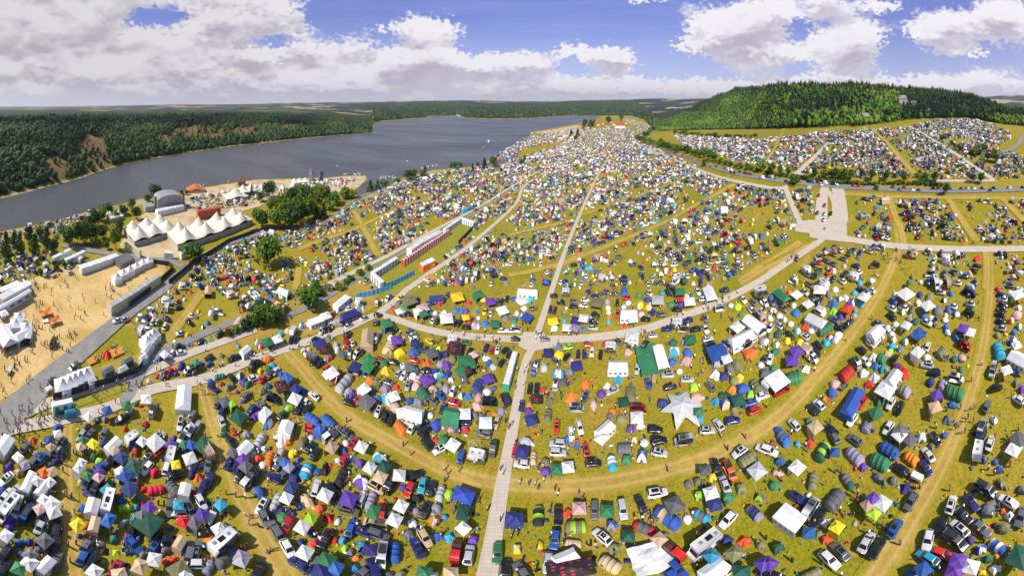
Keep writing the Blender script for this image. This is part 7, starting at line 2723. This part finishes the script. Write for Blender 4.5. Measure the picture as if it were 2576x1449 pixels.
row('sanitary_container', 'red and white striped sanitary container', 'container', T6((833, 702), (960, 615), (1098, 520)), 9, 2.2, 3.2, RW, None)
row('shower_container', 'blue and white shower container behind the trees', 'container', T6((720, 828), (660, 772), (800, 682)), 7, 2.6, 2.8, BW, WHITE)
row('shower_container', 'blue and white shower container at the upper enclosure', 'container', T6((1070, 515), (1165, 448), (1243, 474)), 8, 2.6, 2.8, BW, WHITE)
row('banner_fence', 'blue banner fence panel along the meadow enclosure', 'fence', T6((740, 828), (900, 748)), 8, .15, 2.2, BLU)
row('banner_fence', 'dark blue fence panel at the enclosure corner', 'fence', T6((1150, 575), (1240, 480)), 9, .15, 2.2, fab('N'))
row('banner_fence', 'turquoise banner fence panel by the lower entrance', 'fence', [(896, 752), (935, 744), (985, 727)], 8, .15, 2.0, BLU)
row('stall_hut', 'white flat-roofed stall behind the striped containers', 'stall', T6((870, 640), (940, 590), (1050, 530)), 9, 5, 3.2, WHITE, simple('stall_roof', (.6, .58, .55), .7))
row('food_stall', 'orange food stall beside the large marquees', 'stall', T6((940, 725), (1010, 690)), 6, 4, 2.8, fab('O'), fab('W'))
row('toilet_cabin', 'green and white toilet cabins beside the main concrete road', 'toilet', [(1273, 985), (1288, 930), (1296, 903)], 6, 2.2, 2.3, GW, WHITE)
row('toilet_cabin', 'green and white toilet cabins on the grass verge', 'toilet', TH((295, 712), (415, 685)), 5, 2.2, 2.4, GW, WHITE)
row('toilet_cabin', 'green toilet cabins on the right road verge', 'toilet', T8((875, 228), (955, 230)), 7, 2.2, 2.3, fab('D'))
row('toilet_cabin', 'turquoise toilet cabins by the inner road', 'toilet', T6((1172, 400), (1232, 372)), 9, 2.4, 2.4, fab('L'))
row('cabin_container', 'yellow and grey stall container bordering the straw field', 'container', TH((622, 152), (740, 80), (860, 0)) + T5((905, 790)), 7, 3.4, 3.0, YG, simple('container_roof', (.38, .38, .40), .6))
row('crowd_barrier', 'black mesh fence panel along the service road', 'fence', T6((200, 480),) + T5((1456, 505), (1300, 562), (1100, 685), (960, 800)), 12, .12, 2.1, DARK)
row('crowd_barrier', 'black mesh fence panel bordering the stalls and pagodas', 'fence', TH((300, 640), (530, 572), (790, 480), (912, 290)), 12, .12, 2.1, DARK)
row('crowd_barrier', 'black fence panel round the curved straw meadow', 'fence', T5((850, 680), (960, 695), (985, 720), (900, 800)) + TH((740, 110),), 12, .12, 2.1, DARK)
row('box_trailer', 'white box trailer parked behind the concert area', 'trailer', T5((300, 680), (400, 628)), 13, 2.8, 2.7, WHITE)
row('box_trailer', 'long white box trailer beside the yellow stalls', 'trailer', T5((370, 692), (480, 640)), 14, 2.8, 2.7, WHITE)
row('white_hall', 'flat white backstage hall above the straw field', 'hall', T5((455, 735), (560, 700), (670, 660)), 9, 5, 2.4, WHITE, WHITE)
row('market_stall', 'red and white market stall at the left edge', 'stall', TH((0, 108), (80, 62), (170, 15)), 9, 5, 3.2, fab('W'), fab('W'))
row('market_stall', 'dark market stall near the left edge', 'stall', TH((0, 60), (110, 10)), 9, 4, 3, fab('R'), fab('W'))
row('scaffold_stand', 'dark scaffold viewing stand beside the yellow archway', 'stand', T5((665, 700), (745, 665)), 9, 9, 2.5, simple('scaffold_grey', (.17, .17, .18), .5, .3))
row('scaffold_arch', 'white and yellow scaffold archway by the circus tents', 'archway', T5((705, 590), (800, 650)), 5, 2, 3.6, YG)
row('brick_bar', 'red brick bar building on the sand', 'bar', T5((1120, 430), (1250, 405)), 9, 5, 5, simple('bar_red', (.48, .10, .05), .7, 0, 0, .4, .4), simple('bar_red', (.48, .10, .05)))
row('backstage_hall', 'white backstage awning beside the grey stage', 'hall', T5((890, 410), (1040, 375)), 11, 7, 3.2, WHITE, WHITE)
row('box_trailer', 'white box trailer in front of the long circus tent', 'trailer', T5((935, 650), (985, 655)), 8, 3, 3, WHITE)
row('box_trailer', 'small white trailer beside the bushy tree', 'trailer', T5((1025, 655), (1060, 645)), 6, 3, 3, WHITE)
row('timber_terrace', 'orange timber seating terrace on the sloping meadow', 'seating', TH((500, 430), (555, 405)), 4, 3, .5, simple('terrace_orange', (.60, .25, .03), .7))
row('timber_terrace', 'orange timber seating terrace behind the red tent', 'seating', TH((630, 385), (695, 355)), 5, 4, .5, simple('terrace_orange', (.60, .25, .03), .7))
row('timber_terrace', 'orange seating rows by the concrete road', 'seating', T6((958, 785), (1010, 755)), 6, 6, .5, simple('terrace_orange', (.60, .25, .03), .7))
# boats
def boat(px, py, s, label, mastb=False):
    x, y = at1(px, py, .12); r = thing('boat', (x, y, .12), random.random() * 3); m = MB(); m.add([(-1, -.35, .6), (.4, -.38, .6), (1.2, 0, .75), (.4, .38, .6), (-1, .35, .6), (-.9, -.22, 0), (.35, -.22, 0), (.9, 0, .1), (.35, .22, 0), (-.9, .22, 0)], [(0, 1, 2, 3, 4), (9, 8, 7, 6, 5), (0, 5, 6, 1), (1, 6, 7, 2), (2, 7, 8, 3), (3, 8, 9, 4), (4, 9, 5, 0)]); h = obj('hull', m.mesh('hull', WHITE), r); h.scale = (s, s, s * .6)
    m = MB(); m.frus((-.4, .4, -.22, .22), .6, (-.3, .2, -.16, .16), 1.0); c_ = obj('cabin', m.mesh('cabin', GLASS), r); c_.scale = (s, s, s * .6)
    if mastb: m = MB(); m.tube((0, 0, .6), (0, 0, 4.2), .05, 4); c_ = obj('mast', m.mesh('mast', METAL), r); c_.scale = (s, s, s * .6)
    reg(r, 'boat', '', '', x, y, px, py, 'boats on the lake', '', label)
boat(850, 418, 3.0, 'small white motorboat crossing the near part of the lake'); boat(1025, 406, 3.0, 'white motorboat drawing a thin wake in mid lake'); boat(1230, 357, 9, 'large pleasure boat alone in the middle of the lake'); boat(1217, 370, 3, 'tiny white boat near the pleasure boat'); boat(655, 364, 4, 'small white boat under the far wooded shore')
for i in range(8): boat(958 + i * 5.2, 449 - (i % 3) * 1.6, 3.4, 'moored sailing boat with bare mast, %s from the left in the small marina' % ords[i], True)
for i in range(5): boat(1062 + i * 9, 424 - i * 2.0, 3.6, 'boat at the jetty, %s from the left below the spruces' % ords[i])
for i in range(9): boat(1338 + (i % 5) * 16, 336 + (i // 5) * 26 - (i % 5) * 2, 7, 'boat moored off the sandy headland, %s in order from the tip' % ords[i])
for i in range(6): boat(1150 + i * 5, 291 + (i % 2) * 1.5, 16, 'distant boat by the far headland, %s from the left' % ords[i], True)
for i, (px, py) in enumerate([(475, 474), (487, 471), (496, 470), (508, 470), (870, 440), (895, 440), (905, 439)]): boat(px, py, 4, 'boat drawn up at the beach, %s from the left' % ords[i])
def buoy():
    x, y = at1(575, 462); r = thing('inflatable_tower', (x, y, .1), 0); m = MB(); [m.tube((0, 0, z0), (0, 0, z1), a, 10, 0, b_) for z0, z1, a, b_ in ((0, 1.5, 1.1, .9), (1.5, 3.2, .9, .7), (3.2, 4.2, .7, .15))]; obj('body', m.mesh('body', fab('Y'), True), r); m = MB(); m.tube((0, 0, -.1), (0, 0, .3), 1.7, 12); obj('float_ring', m.mesh('float_ring', DARK), r)
    reg(r, 'inflatable', '', '', x, y, 575, 455, '', '', 'yellow inflatable tower floating at the beach edge')
buoy()

# countless small belongings lying about the camps: bags, boxes, mats, cool boxes, bottles
def litter():
    base = [(e[7], e[8]) for e in ENT if e[0] != 'q']; pts = []
    for x, y in base:
        for _ in range(random.choice((1, 2, 3, 4, 6))):
            a = random.random() * 6.3; q = random.uniform(1.6, 3.6); pts.append((x + cos(a) * q, y + sin(a) * q))
    for f in FILL[:5200]:
        for _ in range(random.choice((1, 2, 3))): a = random.random() * 6.3; q = random.uniform(1.2, 2.6); pts.append((f[0] + cos(a) * q, f[1] + sin(a) * q))
    pts = [p for p in pts if not on_road(p[0], p[1], .5)]; n = len(pts); P_ = np.array(pts); Z = hill_z(P_[:, 0], P_[:, 1]) + .01; r = rng.random(n); s1 = np.where(r < .25, .9, .32) * (.5 + rng.random(n)); s2 = s1 * (.5 + .5 * rng.random(n)); hh = np.where(r < .25, .05, .12 + .3 * rng.random(n)); a = rng.random(n) * 6.3
    cb = np.array([(-.5, -.5, 0), (.5, -.5, 0), (.5, .5, 0), (-.5, .5, 0), (-.5, -.5, 1), (.5, -.5, 1), (.5, .5, 1), (-.5, .5, 1)]); fb = np.array([(4, 5, 6, 7), (0, 1, 5, 4), (1, 2, 6, 5), (2, 3, 7, 6), (3, 0, 4, 7)])
    lx = cb[None, :, 0] * s1[:, None]; ly = cb[None, :, 1] * s2[:, None]; X = lx * np.cos(a)[:, None] - ly * np.sin(a)[:, None] + P_[:, 0, None]; Y = lx * np.sin(a)[:, None] + ly * np.cos(a)[:, None] + P_[:, 1, None]; Zz = cb[None, :, 2] * hh[:, None] + Z[:, None]
    pal = 'WKNBRGYOTAEVDLS'; mi = np.repeat(rng.integers(0, len(pal), n), 5)
    tag(obj('camp_litter', mesh_np('camp_litter', np.stack([X, Y, Zz], -1).reshape(-1, 3), [(fb[None] + (np.arange(n) * 8)[:, None, None]).reshape(-1, 4)], [fab(c_) for c_ in pal], mi)), 'bags, boxes, mats and cool boxes strewn between the tents', 'camp litter', kind='stuff')
litter()
# ---------------- labels: what each thing is, what it stands beside, and where
def zone(px, py):
    if py < 335 and px > 1640: return 'below the wooded hill'
    if py < 470 and px > 1680 and py < 300 + (px - 1640) * .5: return 'on the field above the highway'
    if px > 1985 and py < 480: return 'on the field above the highway'
    if px > 2130 and py < 612: return 'between highway and right concrete road'
    if 1985 < px <= 2130 and py < 600: return 'beside the concrete plaza'
    rx = float(np.interp(py, [q[1] for q in R1[::-1]], [q[0] for q in R1[::-1]]))
    if py < 560: return 'on the upper field ' + ('near the lake' if px < rx - 150 else ('left of the main road' if px < rx else 'right of the main road'))
    if px < 420 and py < 1000: return 'by the festival site'
    if py < 850 and px < 960: return 'on the left middle field'
    if py < 852 and px < rx: return 'above the cross road left of the crossing'
    dx = float(np.interp(px, [690, 740, 870, 1000, 1120, 1240, 1400, 1550, 1700, 1830, 1950, 2050, 2150, 2260], [860, 905, 1045, 1120, 1182, 1214, 1224, 1210, 1178, 1128, 1055, 955, 830, 640]))
    if px > 2480 and py > 620 or (px > 2200 and px > 2480 - (py - 900) * .5): return 'beyond the rightmost dirt track'
    if px > rx and px < 2080 and py < float(np.interp(px, [1350, 1600, 1800, 1980, 2072], [855, 834, 765, 662, 600])): return 'above the curved concrete road'
    if py < dx: return ('between crossing and curved dirt track' if px > rx else 'left of the crossing above the dirt track')
    if px > rx: return 'below the curved dirt track'
    if px < 180: return 'at the lower left edge'
    if px < 505 + (py - 960) * .45: return 'between the two left dirt tracks'
    return 'left of the main road below the track'
PRE = {'person': 1}
for T_ in THINGS:
    T_['zone'] = zone(T_['px'], T_['py']); c_ = T_['cols']
    if T_['cat'] == 'person': T_['desc'] = T_['typ'] + ' ' + c_
    else: T_['desc'] = (T_['pre'] + c_ + ' ' + T_['typ']).replace('  ', ' ').strip()
    T_['short'] = (c_ + ' ' + T_['typ']).strip() if T_['cat'] not in ('person', 'camp chair') and not T_['fixed'] else None
    a = atan2(T_['y'], T_['x'])
cand = [T_ for T_ in THINGS if T_['short']]; kt = KDTree(len(cand)); [kt.insert((T_['x'], T_['y'], 0), i) for i, T_ in enumerate(cand)]; kt.balance()
def art(s): return ('an ' if s[0] in 'aeiou' else 'a ') + s
def words_n(s): return len(s.replace('-', ' ').split())
used = {}; NFB = [0]
def ordw(n):
    if n <= 20: return ords[n - 1]
    t, u = divmod(n, 10); tn = ['', '', 'twenty', 'thirty', 'forty', 'fifty', 'sixty', 'seventy', 'eighty', 'ninety'][min(t, 9)]
    return (tn[:-1] + 'ieth') if u == 0 else tn + '-' + ords[u - 1]
OPT = []
for T_ in THINGS:
    if T_['fixed']: used[T_['fixed']] = 1
def where(a, b_):
    dx, dy = a['px'] - b_['px'], (a['py'] - b_['py']) * 1.15
    if abs(dx) > abs(dy) * 1.3: return 'right of' if dx > 0 else 'left of'
    return 'below' if dy > 0 else 'above'
for T_ in THINGS:
    if T_['fixed']: T_['label'] = T_['fixed']; continue
    nb = [cand[i] for _, i, _ in kt.find_n((T_['x'], T_['y'], 0), 9) if cand[i] is not T_][:7]; opts = []
    for a in nb[:4]: opts.append('%s just %s %s %s' % (T_['desc'], where(T_, a), art(a['short']), T_['zone']))
    for i, a in enumerate(nb):
        for b_ in nb[i + 1:]:
            opts.append('%s %s %s and %s %s' % (T_['desc'], where(T_, a), art(a['short']), where(T_, b_), art(b_['short'])))
            opts.append('%s %s %s, %s %s, %s' % (T_['desc'], where(T_, a), art(a['short']), where(T_, b_), art(b_['short']), T_['zone']))
    opts = [o_ for o_ in opts if 4 <= words_n(o_) <= 16]; ok = next((o_ for o_ in opts if o_ not in used), None)
    if ok is None:
        NFB[0] += 1
        z = T_['zone']; same = sorted([q for q in THINGS if q['desc'] == T_['desc'] and q['zone'] == z and not q['fixed']], key=lambda q: q['px']); i = same.index(T_); ok = '%s %s, %s from the left of its kind' % (T_['desc'], z, ordw(i + 1))
        if words_n(ok) > 16: ok = '%s %s, %s from left' % (T_['desc'], z, ordw(i + 1))
    if words_n(ok) > 16: ok = ok.replace(', ' + T_['zone'], '').replace(' between crossing and curved dirt track', ' above the dirt track').replace(' left of the crossing above the dirt track', ' left of the crossing').replace(' of its kind', '')
    T_['label'] = ok; used[ok] = 1
for T_ in THINGS:
    tag(T_['o'], T_['label'], T_['cat'], T_['group'] or None)
print('fallback labels', NFB[0]); print('things', len(THINGS), 'objects', len(bpy.data.objects))

# ---------------- haze: thin even air over the whole scene
hz = MB(); hz.box(-14000, 14000, -14000, 14000, -3, 420); hm = bpy.data.materials.new('haze_air'); hm.use_nodes = True; hm.node_tree.nodes.clear(); t = NT(hm.node_tree); o_ = t.n('ShaderNodeOutputMaterial'); v_ = t.n('ShaderNodeVolumePrincipled')
v_.inputs['Color'].default_value = (.80, .86, .97, 1); v_.inputs['Density'].default_value = 0.00004; v_.inputs['Anisotropy'].default_value = .2; hm.node_tree.links.new(v_.outputs[0], o_.inputs['Volume'])
tag(obj('haze', hz.mesh('haze', hm)), kind='stuff')
